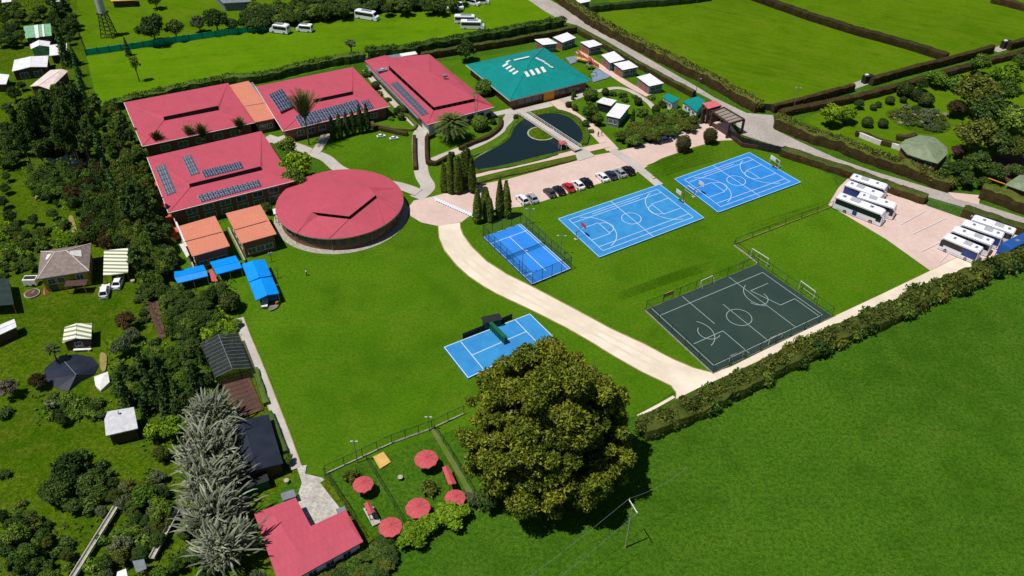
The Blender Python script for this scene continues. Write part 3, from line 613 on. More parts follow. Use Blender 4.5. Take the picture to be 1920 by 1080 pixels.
# power pole with wires running to the edge of the frame
b = U(1172.7, 1026.6); t = thing('power_pole', 'white power pole with a cross arm standing in the near pasture', 'pole', b); q = MB(); q.cyl((b.x, b.y, 0), .13, 9.6, M_pbark, 10, .09); part('pole', q, t)
e1 = U(1179.5, 937, 9.4); e2 = U(1195.5, 963, 9.4); q = MB(); q.beam(e1, e2, .12, .14, M_white); part('cross_arm', q, t)
q = MB()
for f in (.03, .5, .97): p = e1.lerp(e2, f); q.cyl((p.x, p.y, 9.45), .08, .3, M_white, 8, .05)
part('insulator', q, t)
q = MB()
for e, far in ((e1, U(840, 1190, 9.3)), (e2, U(880, 1210, 9.3)), (e1, U(1290, 878, 8.8))):
    q.tube([e.lerp(far, f)+Vector((0, 0, .3-1.0*math.sin(math.pi*f))) for f in np.linspace(0, 1, 12)], .022, M_grey, 4)
single('power_line', q, 'thin wires running from the power pole across the pasture', 'cable')
# ---------------- buildings ----------------
def cen(P): c = Vector((0, 0, 0)); [c.__iadd__(p) for p in P]; return c/len(P)
def inset(P, d):
    n = len(P); out = []
    ar = sum(P[i].x*P[(i+1) % n].y-P[(i+1) % n].x*P[i].y for i in range(n)); sg = 1 if ar > 0 else -1
    for i in range(n):
        a, b, c = P[i-1], P[i], P[(i+1) % n]; d1 = (b-a).normalized(); d2 = (c-b).normalized()
        n1 = Vector((-d1.y, d1.x, 0))*sg; n2 = Vector((-d2.y, d2.x, 0))*sg; k = n1+n2; L = k.length_squared
        out.append(b+(k*(2/L) if L > .2 else n1)*d)
    return out
def roof(t, V, F, ring, m, thick=.22, name='roof', fas=None, soffit=True):
    """V: world points, F: faces, ring: eave indices in order"""
    mb = MB(); mb.add(V, F, m); fas = fas or m; n = len(ring)
    lo = [V[i]-Vector((0, 0, thick)) for i in ring]; up = [V[i] for i in ring]
    mb.add(up+lo, [(i, (i+1) % n, n+(i+1) % n, n+i) for i in range(n)], fas)
    if soffit: mb.add(lo, [tuple(range(n))], fas)
    return part(name, mb, t)
def walls(t, P, z1, m, d=.6, z0=0, name='wall'):
    Q = inset(P, d); mb = MB(); mb.prism([(p.x, p.y) for p in Q], z0, z1, m); part(name, mb, t); return Q
def openings(t, Q, i, n, wd, ht, z, kind='window', margin=.08, frame=None, skip=(), gm=None):
    a, b = Q[i], Q[(i+1) % len(Q)]; d = (b-a); L = d.length; d = d/L
    ar = sum(Q[k].x*Q[(k+1) % len(Q)].y-Q[(k+1) % len(Q)].x*Q[k].y for k in range(len(Q))); nn = Vector((d.y, -d.x, 0))*(1 if ar > 0 else -1); rz = math.atan2(d.y, d.x)
    for k in range(n):
        if k in skip: continue
        p = a+d*(L*(margin+(1-2*margin)*(k+.5)/n)); p.z = z; c = Vector((p.x, p.y, 0)) 
        q = MB(); e = p+nn*.04; q.box(e+Vector((0, 0, ht/2+.05)), (wd+.16, .08, .08), frame or M_white, rz); q.box(e-Vector((0, 0, ht/2+.05)), (wd+.2, .14, .08), frame or M_white, rz)
        for s in (-1, 1): q.box(e+d*s*(wd/2+.04), (.08, .08, ht), frame or M_white, rz)
        if kind == 'window': q.box(e, (.05, .07, ht), frame or M_white, rz)
        o = part(kind, q, t); q = MB(); q.box(p+nn*.025, (wd, .05, ht), gm or M_glass, rz); part('pane' if kind == 'window' else 'leaf', q, o)
def solar(t, px, p0, n, cols, rows, m, label=None, seams=True):
    C = [onplane(x, y, p0, n, .14) for x, y in px]; fr = MB(); fr.add([c-n*.06 for c in C], [(0, 1, 2, 3)], M_alu); fr.add([c for c in C]+[c-n*.12 for c in C], [(0, 1, 5, 4), (1, 2, 6, 5), (2, 3, 7, 6), (3, 0, 4, 7)], M_alu)
    o = part('solar_array', fr, t, label=label)
    for i in range(cols):
        for j in range(rows):
            g = .035; q = [bil(C, (i+g)/cols, (j+g*cols/rows)/rows), bil(C, (i+1-g)/cols, (j+g)/rows), bil(C, (i+1-g)/cols, (j+1-g)/rows), bil(C, (i+g)/cols, (j+1-g)/rows)]
            b = MB(); b.add([p for p in q]+[p+n*.04 for p in q], [(4, 5, 6, 7), (0, 1, 5, 4), (1, 2, 6, 5), (2, 3, 7, 6), (3, 0, 4, 7)], m)
            # cell seams
            if seams:
                for u in (.5,):
                    a_, b_ = bil(q, u, 0)+n*.043, bil(q, u, 1)+n*.043; s = (b_-a_).cross(n).normalized()*.035; b.add([a_-s, b_-s, b_+s, a_+s], [(0, 1, 2, 3)], M_alu)
                for v in (.33, .66):
                    a_, b_ = bil(q, 0, v)+n*.045, bil(q, 1, v)+n*.045; s = (b_-a_).cross(n).normalized()*.02; b.add([a_-s, b_-s, b_+s, a_+s], [(0, 1, 2, 3)], M_alu)
            part('solar_panel', b, o)
def nrm(a, b, c): n = (b-a).cross(c-a).normalized(); return n if n.z > 0 else -n
def skyl(t, name, px, p0, n, m, th=.08):
    C = [onplane(x, y, p0, n, th) for x, y in px]; q = MB(); q.add(C+[c-n*(th+.03) for c in C], [(0, 1, 2, 3), (0, 1, 5, 4), (1, 2, 6, 5), (2, 3, 7, 6), (3, 0, 4, 7)], m); return part(name, q, t)

def slotroof(name, label, eave, ze, slot, zr, zt, rm=None, wm=None, win=(), group=None, slab=None, two=0):
    """hip roof split along the ridge by a clerestory slot. eave px: back-left, back-right, front-right, front-left; slot px at zr"""
    rm = rm or M_red; E = [U(x, y, ze) for x, y in eave]; c = cen(E); t = thing(name, label, 'building', (c.x, c.y, 0), group=group)
    Pl, Qr = U(*slot[0], zr), U(*slot[1], zr); d = (E[3]-E[0]).normalized()
    P2, Q2 = U(*slot[2], zt), U(*slot[3], zt)
    V = E+[Pl, Qr, P2, Q2]
    F = [(3, 2, 5, 4), (2, 1, 5), (0, 3, 4), (0, 6, 7, 1), (0, 4, 6), (1, 7, 5)]
    roof(t, V, F, [0, 1, 2, 3], rm, .3)
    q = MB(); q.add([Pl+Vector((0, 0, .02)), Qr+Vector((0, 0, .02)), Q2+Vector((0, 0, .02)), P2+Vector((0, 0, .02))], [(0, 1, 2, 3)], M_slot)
    e = (Qr-Pl).normalized(); dn = Vector((e.y, -e.x, 0)); q.beam(P2+dn*.12, Q2+dn*.12, .35, .12, rm); part('clerestory_window', q, t)
    # ridge caps on the hips
    for a, b in ((E[3], Pl), (E[2], Qr)): q = MB(); q.tube([a+Vector((0, 0, .03)), b+Vector((0, 0, .05))], .08, rm, 5); part('ridge_cap', q, t)
    q = MB(); q.beam(E[3]-Vector((0, 0, .05))+dn*.07, E[2]-Vector((0, 0, .05))+dn*.07, .14, .14, M_white); q.beam(E[0]-e*.07-Vector((0, 0, .05)), E[3]-e*.07-Vector((0, 0, .05)), .12, .12, M_white); part('gutter', q, t)
    Q = walls(t, E, ze-.25, wm or M_brick, .9)
    for w_ in win: openings(t, Q, *w_)
    return t, V
# upper left block
t1, V1 = slotroof('school_building', 'upper left red roofed block beside the wood, narrow slot, no solar panels', [(232.7, 192), (427.5, 155.5), (477, 230), (267.3, 274.5)], 3.8, [(307.5, 226.5), (411, 206.5), (306.5, 218.5), (409, 197.5)], 4.2, 4.5, win=((2, 5, 2.2, 1.5, 1.7), (3, 3, 1.6, 1.2, 1.8)))
# the block behind the cypresses
t2, V2 = slotroof('school_building', 'red roofed block with rows of solar panels behind the row of six cypresses', [(479, 162), (661.3, 125.5), (731.5, 199), (531, 246)], 3.8, [(588.5, 193), (662.5, 177.5), (587, 186), (661, 170.5)], 4.2, 4.45, win=((2, 8, 1.8, 1.3, 1.7),))
n2 = nrm(V2[0], V2[6], V2[7]); solar(t2, [(503.6, 177.5), (529, 166), (551.5, 198.4), (525, 209.3)], V2[0], n2, 3, 5, M_pv)
n2 = nrm(V2[3], V2[2], V2[5]); solar(t2, [(552.6, 218), (669.8, 186.5), (683, 205.5), (564.5, 237.5)], V2[3], n2, 12, 3, M_pv); solar(t2, [(676, 191), (691, 186.8), (701, 202.5), (688, 205.5)], V2[3], n2, 2, 3, M_pv)
# the block with four arrays
t3, V3 = slotroof('school_building', 'two storey red roofed block with four solar arrays above the orange roofs', [(276, 295), (490, 245.5), (551.5, 339), (316, 399)], 5.0, [(356, 352), (492.5, 319), (354, 344), (488, 311)], 5.5, 5.8, win=((2, 6, 2.2, 1.3, 3.4), (2, 6, 2.4, 1.4, 1.2), (3, 5, 1.2, 1.2, 3.4)))
n3 = nrm(V3[0], V3[6], V3[7]); nl = nrm(V3[0], V3[3], V3[4]); nf = nrm(V3[3], V3[2], V3[5])
solar(t3, [(291, 313), (309, 308), (330, 360), (313, 367)], V3[0], nl, 2, 6, M_pvg); solar(t3, [(341.5, 295.5), (357.5, 289.5), (374.5, 324), (357.5, 329.5)], V3[0], n3, 2, 5, M_pvg)
solar(t3, [(377, 320), (450.5, 302.5), (457, 315), (384, 333)], V3[0], n3, 8, 2, M_pv); solar(t3, [(370, 366.5), (484.5, 337), (490.5, 349), (377.5, 379)], V3[3], nf, 12, 2, M_pv)
q = MB(); a = U(322, 400, 1.2); b = U(352, 470, 1.2); q.beam(a, b, .35, 2.4, M_white); part('side_wall', q, t3)
# link roof between the first two blocks
def flatroof(name, label, px, zs, m, seam=None, wm=None, ins=.5, win=(), fas=None, cat='building', group=None, slopes=True, thick=.2, post=False, sm=None):
    E = [U(x, y, z) for (x, y), z in zip(px, zs)]; c = cen(E); t = thing(name, label, cat, (c.x, c.y, 0), group=group)
    roof(t, E, [tuple(range(len(E)))], list(range(len(E))), m, thick, fas=fas)
    if seam: 
        q = MB(); a, b = U(*seam[0], sum(zs)/len(zs)+.05), U(*seam[1], sum(zs)/len(zs)+.05); q.beam(a, b, .16, .10, sm or M_brown); part('seam', q, t)
    zmin = min(zs)
    if post:
        q0 = inset(E, .25)
        for p in q0: q = MB(); q.cyl((p.x, p.y, 0), .09, zmin-thick, post, 8); part('post', q, t)
        Q = q0
    else:
        Q = inset(E, ins); mb = MB(); n = len(Q); lo = [Vector((p.x, p.y, 0)) for p in Q]; hi = [Vector((p.x, p.y, E[i].z-thick)) for i, p in enumerate(Q)]
        mb.add(lo+hi, [(i, (i+1) % n, n+(i+1) % n, n+i) for i in range(n)]+[tuple(range(n, 2*n))], wm or M_brick); part('wall', mb, t)
    for w_ in win: openings(t, Q, *w_)
    return t, Q
flatroof('link_building', 'flat orange roofed link between the two upper red roofed blocks', [(430, 159.5), (466, 151.5), (517, 221.5), (478, 229.5)], [3.7]*4, M_orange, ((457.3, 199.5), (499, 192.5)), win=((2, 2, 1.4, 1.2, 1.7),), sm=M_grey)
q = MB(); q.beam(U(471, 155, 3.5), U(529, 238, 3.5), .9, .12, M_grey); single('walkway_roof', q, 'thin grey strip roof between the orange link and the solar panel block', 'roof')
for lab, px, sm in (('orange roofed classroom nearest the wood with a seam across its roof', [(335.5, 424), (403, 404.5), (431, 461), (360, 481)], ((346, 453.5), (416, 435))), ('orange roofed classroom beside the round building', [(423, 400), (488, 383.5), (518.5, 438.5), (452, 457)], ((439, 431.5), (501, 414)))):
    t, Q = flatroof('classroom', lab, px, [4.5, 4.5, 4.3, 4.3], M_orange, sm, win=((2, 3, 1.6, 1.2, 1.5), (3, 4, 1.0, 1.0, 1.8)), group='orange roofed classrooms')
    a, b = Q[3], Q[0]; q = MB(); dd = (a-b).normalized(); nn = Vector((dd.y, -dd.x, 0)); q.beam(Vector((b.x, b.y, .55))+nn*.7, Vector((a.x, a.y, .55))+nn*.7+dd*2, .3, 1.1, M_stone); part('side_kerb', q, t)
q = MB(); q.add([U(336, 458, 2.6), U(345, 456, 2.4), U(355, 478, 2.4), U(350, 483, 2.6)], [(0, 1, 2, 3)], M_white); q.tube([U(336, 458, 2.5), U(336, 458, 2.5)-Vector((0, 0, 2.5))], .06, M_white, 6); q.tube([U(352, 481, 2.5), U(352, 481, 2.5)-Vector((0, 0, 2.5))], .06, M_white, 6)
q.add([U(336, 458, 2.5), U(345, 456, 2.3), U(355, 478, 2.3), U(350, 483, 2.5)], [(3, 2, 1, 0)], M_white); single('awning', q, 'narrow white awning on the wood side of the left orange roof', 'awning')

# round building
cl, cr, ct, cb = U(513.5, 397, 3.6), U(756, 374, 3.6), U(640, 315, 3.6), U(628, 447, 3.6)
# fit the circle from the eave samples
pts = [U(x, y, 3.6) for x, y in ((513, 398), (520, 375), (556, 342), (600, 323), (650, 315), (700, 325), (740, 346), (756, 375), (748, 402), (720, 425), (680, 440), (628, 447), (580, 440), (540, 425), (518, 408))]
Am = np.array([[p.x, p.y, 1] for p in pts]); bv = np.array([p.x**2+p.y**2 for p in pts]); s_ = np.linalg.lstsq(Am, bv, rcond=None)[0]
RC = Vector((s_[0]/2, s_[1]/2, 0)); RR = math.sqrt(s_[2]+RC.x**2+RC.y**2)
t = thing('round_building', 'large round red roofed hall between the solar panel block and the driveway', 'building', RC)
K = 96; ring = [RC+Vector((math.cos(2*math.pi*i/K)*RR, math.sin(2*math.pi*i/K)*RR, 3.6)) for i in range(K)]
SL = [U(586, 403, 4.9), U(655, 411, 4.9), U(705, 371, 4.9), U(692, 356, 4.9)]; SU = [p+Vector((0, 0, .75)) for p in SL]
ap = U(640, 380, 5.6)
ang = lambda p: math.atan2(p.y-RC.y, p.x-RC.x) % (2*math.pi)
a0 = ang(SL[0]); a0 = math.radians(math.degrees(ang(U(556, 436, 3.6)))) ; a1 = ang(U(748, 352, 3.6))
def near(a): return int(round((a % (2*math.pi))/(2*math.pi)*K)) % K
i0, i1 = near(a0), near(a1)
V = ring+SL+SU+[ap]; F = []
low = [i0]; 
while low[-1] != i1: low.append((low[-1]+1) % K)
hi_ = [i1]
while hi_[-1] != i0: hi_.append((hi_[-1]+1) % K)
if len(low) > len(hi_) and False: pass
n_l = len(low); 
for k in range(n_l-1):      # lower skirt fans from the slot line
    f = k/(n_l-1); s0 = K+min(3, int(f*3.999)); s1 = K+min(3, int((k+1)/(n_l-1)*3.999))
    F.append((low[k], low[k+1], s0)); 
    if s1 != s0: F.append((low[k+1], s1, s0))
for k in range(len(hi_)-1): F.append((hi_[k], hi_[k+1], K+8))
F += [(i0, K+8, K+4), (i0, K+4, K), (K+4, K+8, K+5), (K+5, K+8, K+6), (K+6, K+8, K+7), (K+7, K+8, i1), (K+7, i1, K+3)]
roof(t, V, F, list(range(K)), M_red, .3, fas=M_stone)
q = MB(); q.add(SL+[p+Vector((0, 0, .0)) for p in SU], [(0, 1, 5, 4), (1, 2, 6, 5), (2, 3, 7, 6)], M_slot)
for a, b in zip(SL[:-1], SL[1:]):
    for f in np.linspace(0, 1, 5): p = a.lerp(b, f); q.beam(p, p+Vector((0, 0, .72)), .07, .07, M_brown)
part('clerestory_window', q, t)
q = MB()
for x, y in ((556, 438), (617, 447), (680, 440), (722, 424), (750, 398)): 
    a = U(x, y, 3.66); q.tube([a, SL[0 if x < 600 else 1 if x < 700 else 2]+Vector((0, 0, .06))], .05, M_red, 4)
part('ridge_cap', q, t)
mb = MB(); mb.cyl((RC.x, RC.y, 0), RR-.7, 3.35, M_brick, K); part('wall', mb, t)
for i in range(24):
    a = R(-170+i*9.2); p = RC+Vector((math.cos(a), math.sin(a), 0))*(RR-.68); q = MB(); q.box((p.x, p.y, 1.9), (2.3*.5, .08, 1.5), M_glass, a+R(90)); q.box((p.x, p.y, 2.7), (2.4*.5, .14, .1), M_brown, a+R(90)); part('window', q, t)
mb = MB(); mb.cyl((RC.x, RC.y, .02), RR+.9, .10, M_stone, K); part('apron', mb, t)
for i in range(6):
    a = R(-160+i*36); p = RC+Vector((math.cos(a), math.sin(a), 0))*(RR-.25); q = MB(); q.cyl((p.x, p.y, .1), .07, 3.25, M_grey, 8); part('column', q, t)
t_, _ = flatroof('porch', 'low white porch joining the round hall and the solar panel block', [(511, 392), (560, 378), (562, 386), (513, 402)], [2.7]*4, M_white, post=M_white, cat='porch')

# right red block with the L shaped clerestory
E = [(683.3, 113.5), (722, 103.5), (737, 108), (805, 101.5), (927, 200.5), (800.5, 234)]
zl, zu = 3.9, 4.7
V = [U(*E[0], 3.4), U(*E[1], 3.4), U(*E[2], 3.4), U(*E[3], 3.4), U(*E[4], 3.4), U(*E[5], 3.4),
     U(729.6, 131, zl), U(813, 207.5, zl), U(891.7, 190.5, zl), U(729, 123, zu), U(813.5, 201, zu), U(890, 184.5, zu), U(806, 135, 5.0)]
c = cen(V[:6]); t5 = thing('school_building', 'red roofed block with L shaped slot and grey solar strip beside green roof', 'building', (c.x, c.y, 0))
F = [(0, 5, 7, 6), (5, 4, 8, 7), (0, 6, 9, 1), (1, 9, 12, 2), (2, 12, 3), (3, 12, 11, 4), (4, 11, 8), (9, 10, 12), (10, 11, 12)]
roof(t5, V, F, [0, 1, 2, 3, 4, 5], M_red, .3)
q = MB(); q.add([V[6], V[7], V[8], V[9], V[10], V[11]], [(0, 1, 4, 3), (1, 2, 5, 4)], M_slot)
for a, b, c2, d2 in ((V[6], V[7], V[9], V[10]), (V[7], V[8], V[10], V[11])):
    for f in np.linspace(.05, .95, 8): q.beam(a.lerp(b, f), c2.lerp(d2, f), .08, .08, M_brown)
part('clerestory_window', q, t5)
q = MB(); q.beam(V[5]-Vector((0, .08, .05)), V[4]-Vector((0, .08, .05)), .14, .14, M_white)
for a, b in ((V[5], V[7]), (V[4], V[11]), (V[3], V[12])): q.tube([a+Vector((0, 0, .03)), b+Vector((0, 0, .05))], .08, M_red, 5)
part('gutter', q, t5)
Q = walls(t5, [Vector((v.x, v.y, 0)) for v in V[:6]], 3.1, M_white, .8); openings(t5, Q, 4, 5, 2.0, 1.4, 1.6); openings(t5, Q, 5, 12, 1.6, 1.2, 1.7)
n5 = nrm(V[0], V[5], V[7]); solar(t5, [(732, 158), (745, 152.5), (804, 212.5), (790.5, 217)], V[0], n5, 2, 14, M_pvg, seams=False)
q = MB(); a = onplane(717, 132, V[0], n5, .35); q.box(a, (3.0, 1.8, .7), M_grey, R(25)); q.cyl((a.x, a.y, a.z+.3), .5, .3, M_alu, 12); part('roof_unit', q, t5, label='grey ventilation unit with a round fan')
q = MB(); a = U(834, 142, 5.7); q.box(a, (1.2, 1.0, .5), M_grey, R(25)); part('roof_vent', q, t5)
q = MB(); a = U(750, 108, 3); q.box((a.x, a.y+1, 1.6), (8.5, 3.0, 3.2), M_grey, R(24)); q.box((a.x+2.5, a.y+1.4, 3.4), (5, 2.2, .5), M_white, R(24)); single('plant_room', q, 'white and grey plant room notched into the back of the right red block', 'hut')
q = MB(); q.beam(U(688, 122, 2.9), U(786, 222, 2.9), .9, .10, M_grey); 
for f in np.linspace(0, 1, 10): p = U(688, 122, 0).lerp(U(786, 222, 0), f); q.cyl((p.x, p.y, 0), .06, 2.9, M_white, 6)
single('walkway_roof', q, 'thin grey covered walkway along the left side of the right red block', 'roof')

# green roofed pavilion
E = [U(873, 121, 3.4), U(1020.5, 89, 3.4), U(1109.5, 150.5, 3.4), U(956, 188.5, 3.4)]; ap = U(997, 112, 6.2); c = cen(E)
t6 = thing('school_building', 'large teal green pyramid roofed building with white skylights', 'building', (c.x, c.y, 0))
roof(t6, E+[ap], [(3, 2, 4), (2, 1, 4), (1, 0, 4), (0, 3, 4)], [0, 1, 2, 3], M_teal, .35, fas=M_white)
q = MB()
for e in E: q.tube([e+Vector((0, 0, .02)), ap+Vector((0, 0, .04))], .1, M_teal, 5)
part('ridge_cap', q, t6)
Q = walls(t6, E, 3.05, M_brick, 1.1); openings(t6, Q, 2, 9, 1.9, 1.5, 1.5, gm=M_glass, frame=M_wood); openings(t6, Q, 3, 7, 1.9, 1.5, 1.5, frame=M_wood)
z4 = lambda x, y: (x/3.6+860, y/3.6+30)
nL = nrm(E[0], E[3], ap); nF = nrm(E[3], E[2], ap); nB = nrm(E[0], E[1], ap); nR = nrm(E[1], E[2], ap)
for i in range(4):
    x, y = 292+i*23, 336+i*17; skyl(t6, 'skylight', [z4(x, y), z4(x+34, y-20), z4(x+44, y-13), z4(x+11, y+8)], E[0], nL, M_white)
for i in range(4):
    x, y = 440+i*37, 376-i*10; skyl(t6, 'skylight', [z4(x, y), z4(x+18, y-5), z4(x+42, y+29), z4(x+23, y+35)], E[3], nF, M_white)
skyl(t6, 'skylight', [z4(372, 294), z4(474, 270), z4(477, 276), z4(375, 300)], E[0], nL, M_white); skyl(t6, 'skylight', [z4(314, 312), z4(335, 298), z4(352, 300), z4(330, 314)], E[0], nL, M_white)
for x, y in ((517, 286), (548, 300), (577, 320), (604, 338)): skyl(t6, 'skylight', [z4(x, y-4), z4(x+8, y-8), z4(x+38, y+8), z4(x+30, y+12)], E[1], nR, M_white)
q = MB(); a = (Q[2]*.44+Q[3]*.56) if False else Q[2].lerp(Q[3], .52); dd = (Q[3]-Q[2]).normalized(); nn = Vector((-dd.y, dd.x, 0))
if nn.y > 0: nn = -nn
q.box(Vector((a.x, a.y, 1.5))+nn*.3, (3.4, .7, 3.0), mat('amber_panel', srgb(214, 140, 30), .6), math.atan2(dd.y, dd.x)); part('entrance', q, t6)

# white roofed cabins
cab = [('leftmost of the pair of white roofed cabins behind the green roof', [(510, 158), (606, 148), (669, 184), (568, 196)]), ('white roofed cabin at the top right of the green roof with a raised right edge', [(635, 143), (733, 110), (793, 146), (700, 180)]),
       ('white roofed cabin with brick side at the head of the playground path', [(819, 176), (909, 160), (971, 192), (881, 214)]), ('upper of the two joined white roofed cabins by the lane', [(962, 262), (1049, 237), (1121, 293), (1021, 318)]),
       ('lower of the two joined white roofed cabins by the lane', [(1045, 321), (1148, 300), (1213, 344), (1107, 365)]), ('white roofed cabin nearest the teal kiosks', [(1201, 411), (1290, 387), (1386, 453), (1287, 475)])]
for lab, P in cab: flatroof('cabin', lab, [z4(*p) for p in P], [3.1, 3.3, 3.1, 2.9], M_wroof, wm=M_grey, ins=.25, thick=.12, win=((2, 2, 1.8, .9, 1.8), (3, 2, 1.0, 1.9, 1.1, 'door', .1, M_wood, (), M_wood)), fas=M_dark, group='white roofed cabins')
flatroof('cabin', 'small white flat roofed cabin behind the garden cabin', [z4(*p) for p in ((928, 580), (975, 548), (1068, 568), (1028, 606))], [2.7]*4, M_wroof, wm=M_dark, ins=.25, thick=.12, win=((2, 1, 1.8, .9, 1.6),))
flatroof('cabin', 'white roofed cabin in the garden behind the dark olive thicket', [z4(*p) for p in ((994, 672), (1065, 587), (1159, 603), (1088, 693))], [3.1]*4, M_wroof, wm=M_grey, ins=.3, thick=.12, win=((3, 2, 1.0, 1.2, 1.6),), fas=M_dark)
# kiosks by the entrance
z9 = lambda x, y: (x/6.75+1160, y/6.75+150)
def gable(name, label, L0, L1, R0, R1, r0, r1, ze, zr, m, wm=None, cat='building', post=None, ins=.3, thick=.14, win=(), group=None, m2=None):
    """L0-L1 left eave, R0-R1 right eave, r0-r1 ridge (0 = far end, 1 = near end)"""
    E = [U(*L0, ze), U(*L1, ze), U(*R1, ze), U(*R0, ze)]; a, b = U(*r0, zr), U(*r1, zr); c = cen(E); t = thing(name, label, cat, (c.x, c.y, 0), group=group)
    mb = MB(); mb.add([E[0], E[1], b, a], [(0, 1, 2, 3)], m); mb.add([a, b, E[2], E[3]], [(0, 1, 2, 3)], m2 or m); dz = Vector((0, 0, thick))
    rg = [E[0], E[1], b, E[2], E[3], a]; n = 6; mb.add(rg+[p-dz for p in rg], [(i, (i+1) % n, n+(i+1) % n, n+i) for i in range(n)], m)
    mb.add([E[0]-dz, E[1]-dz, b-dz, a-dz, E[2]-dz, E[3]-dz], [(0, 1, 2, 3), (3, 2, 4, 5)], m); part('roof', mb, t)
    q = MB(); q.beam(a+Vector((0, 0, .02)), b+Vector((0, 0, .02)), .16, .08, m); part('ridge_cap', q, t)
    Q = inset(E, ins)
    if post:
        for p in (Q[0], Q[1], Q[2], Q[3], (Q[0]+Q[1])/2, (Q[2]+Q[3])/2): q = MB(); q.cyl((p.x, p.y, 0), .07, ze-thick, post, 8); part('post', q, t)
    else:
        mb = MB(); Q = [Vector((p.x, p.y, 0)) for p in Q]; ai = Vector((a.x, a.y, 0)).lerp((Q[0]+Q[3])/2, .0); fa = (Q[0]+Q[3])/2; fb = (Q[1]+Q[2])/2
        hz = Vector((0, 0, ze-thick)); hr = Vector((0, 0, zr-thick*1.6))
        mb.add([Q[0], Q[1], Q[2], Q[3], Q[0]+hz, Q[1]+hz, Q[2]+hz, Q[3]+hz, fa+hr, fb+hr], [(0, 1, 5, 4), (1, 2, 6, 9, 5), (2, 3, 7, 6), (3, 0, 4, 8, 7), (4, 5, 9, 8), (6, 7, 8, 9)], wm or M_white); part('wall', mb, t)
    for w_ in win: openings(t, Q, *w_)
    return t, E
flatroof('kiosk', 'narrow teal roofed kiosk on the cabin side of the entrance', [z9(552, 215), z9(628, 168), z9(775, 240), z9(680, 292)], [2.6, 2.8, 2.8, 2.6], M_teal, wm=M_white, ins=.2, win=((3, 3, .9, .8, 1.5),), cat='kiosk')
flatroof('kiosk', 'square teal roofed kiosk touching the entrance gate house', [z9(808, 270), z9(1000, 205), z9(1100, 262), z9(990, 405)], [2.6, 2.9, 2.9, 2.6], M_teal, wm=M_white, ins=.2, win=((3, 3, 1.0, .9, 1.5),), cat='kiosk')
t, Q = flatroof('gate_house', 'brown gate house with a small faded red roof at the school entrance', [z9(1058, 292), z9(1222, 262), z9(1305, 318), z9(1130, 366)], [4.8]*4, mat('faded_red_roof', srgb(206, 104, 112), .6, srgb(190, 92, 100), .8, 0), wm=M_brown, ins=.15, thick=.5, fas=M_brown, win=((2, 2, 1.2, 1.0, 3.4), (3, 2, 1.0, 1.4, 1.6)))
# entrance portal
t = thing('entrance_portal', 'brown steel entrance portal with a translucent canopy over the gate', 'gate', U(1365, 240))
C = [U(*z9(1190, 405), 4.3), U(*z9(1330, 350), 4.3), U(*z9(1588, 500), 4.3), U(*z9(1400, 556), 4.3)]; q = MB()
for i in range(4): q.beam(C[i], C[(i+1) % 4], .35, .5, M_brown)
for f in (.2, .4, .6, .8): q.beam(C[0].lerp(C[3], f), C[1].lerp(C[2], f), .12, .25, M_brown)
part('beam_frame', q, t)
for p in C: q = MB(); q.box((p.x, p.y, 2.15), (.5, .5, 4.3), M_brown, R(30)); part('column', q, t)
q = MB(); q.prism([(p.x, p.y) for p in inset(C, .25)], 4.25, 4.3, netmat('canopy_sheet', srgb(150, 138, 128), .8)); part('canopy_sheet', q, t)
q = MB(); a = U(*z9(1030, 560), 0); b = U(*z9(1140, 540), 0); q.beam(a+Vector((0, 0, 2.3)), a+Vector((.1, 0, 2.3))+(U(*z9(1062, 540), 0)-a)*1.0, .4, 4.6, M_brown); part('tower', q, t)
q = MB(); pp = [U(*z9(*p), 0) for p in ((1130, 555), (1250, 630), (1400, 725), (1560, 850), (1755, 880))]
for a, b in zip(pp[:-1], pp[1:]): q.beam(a+Vector((0, 0, .6)), b+Vector((0, 0, .6)), .3, 1.2, M_brown)
single('low_wall', q, 'low brown wall running from the gate house towards the deeper blue court', 'wall')
P = [U(1366, 258), U(1391, 272), U(1430, 283), U(1468, 291)]; t = thing('screen_fence', 'black screen fence between the lane and the deeper blue court', 'fence', P[0]); q = MB()
for a, b in zip(P[:-1], P[1:]):
    q.beam(a+Vector((0, 0, 1.2)), b+Vector((0, 0, 1.2)), .1, 2.2, M_black)
    for f in (0, .33, .66): p = a.lerp(b, f); r_ = MB(); r_.box((p.x, p.y, 1.25), (.16, .16, 2.5), M_dark); part('post', r_, t)
part('screen', q, t)
q = MB(); a, b = U(1418, 205), U(1449, 208); q.beam(a+Vector((0, 0, 1)), b+Vector((0, 0, 1)), .12, 2.0, M_black); single('field_gate', q, 'black sheet field gate at the corner of the big meadow', 'gate')
for lab, p in (('first dark green gate post box on the farm track hedge', (1625, 155)), ('second dark green gate post box on the farm track hedge at the right', (1884, 90))):
    a = U(*p); q = MB(); q.box(a+Vector((0, 0, 1.2)), (3.2, 1.6, 2.4), M_dark, R(20)); q.box(a+Vector((-.6, 0, 2.5)), (.9, .9, .35), M_white, R(20)); single('gate_box', q, lab, 'gate')

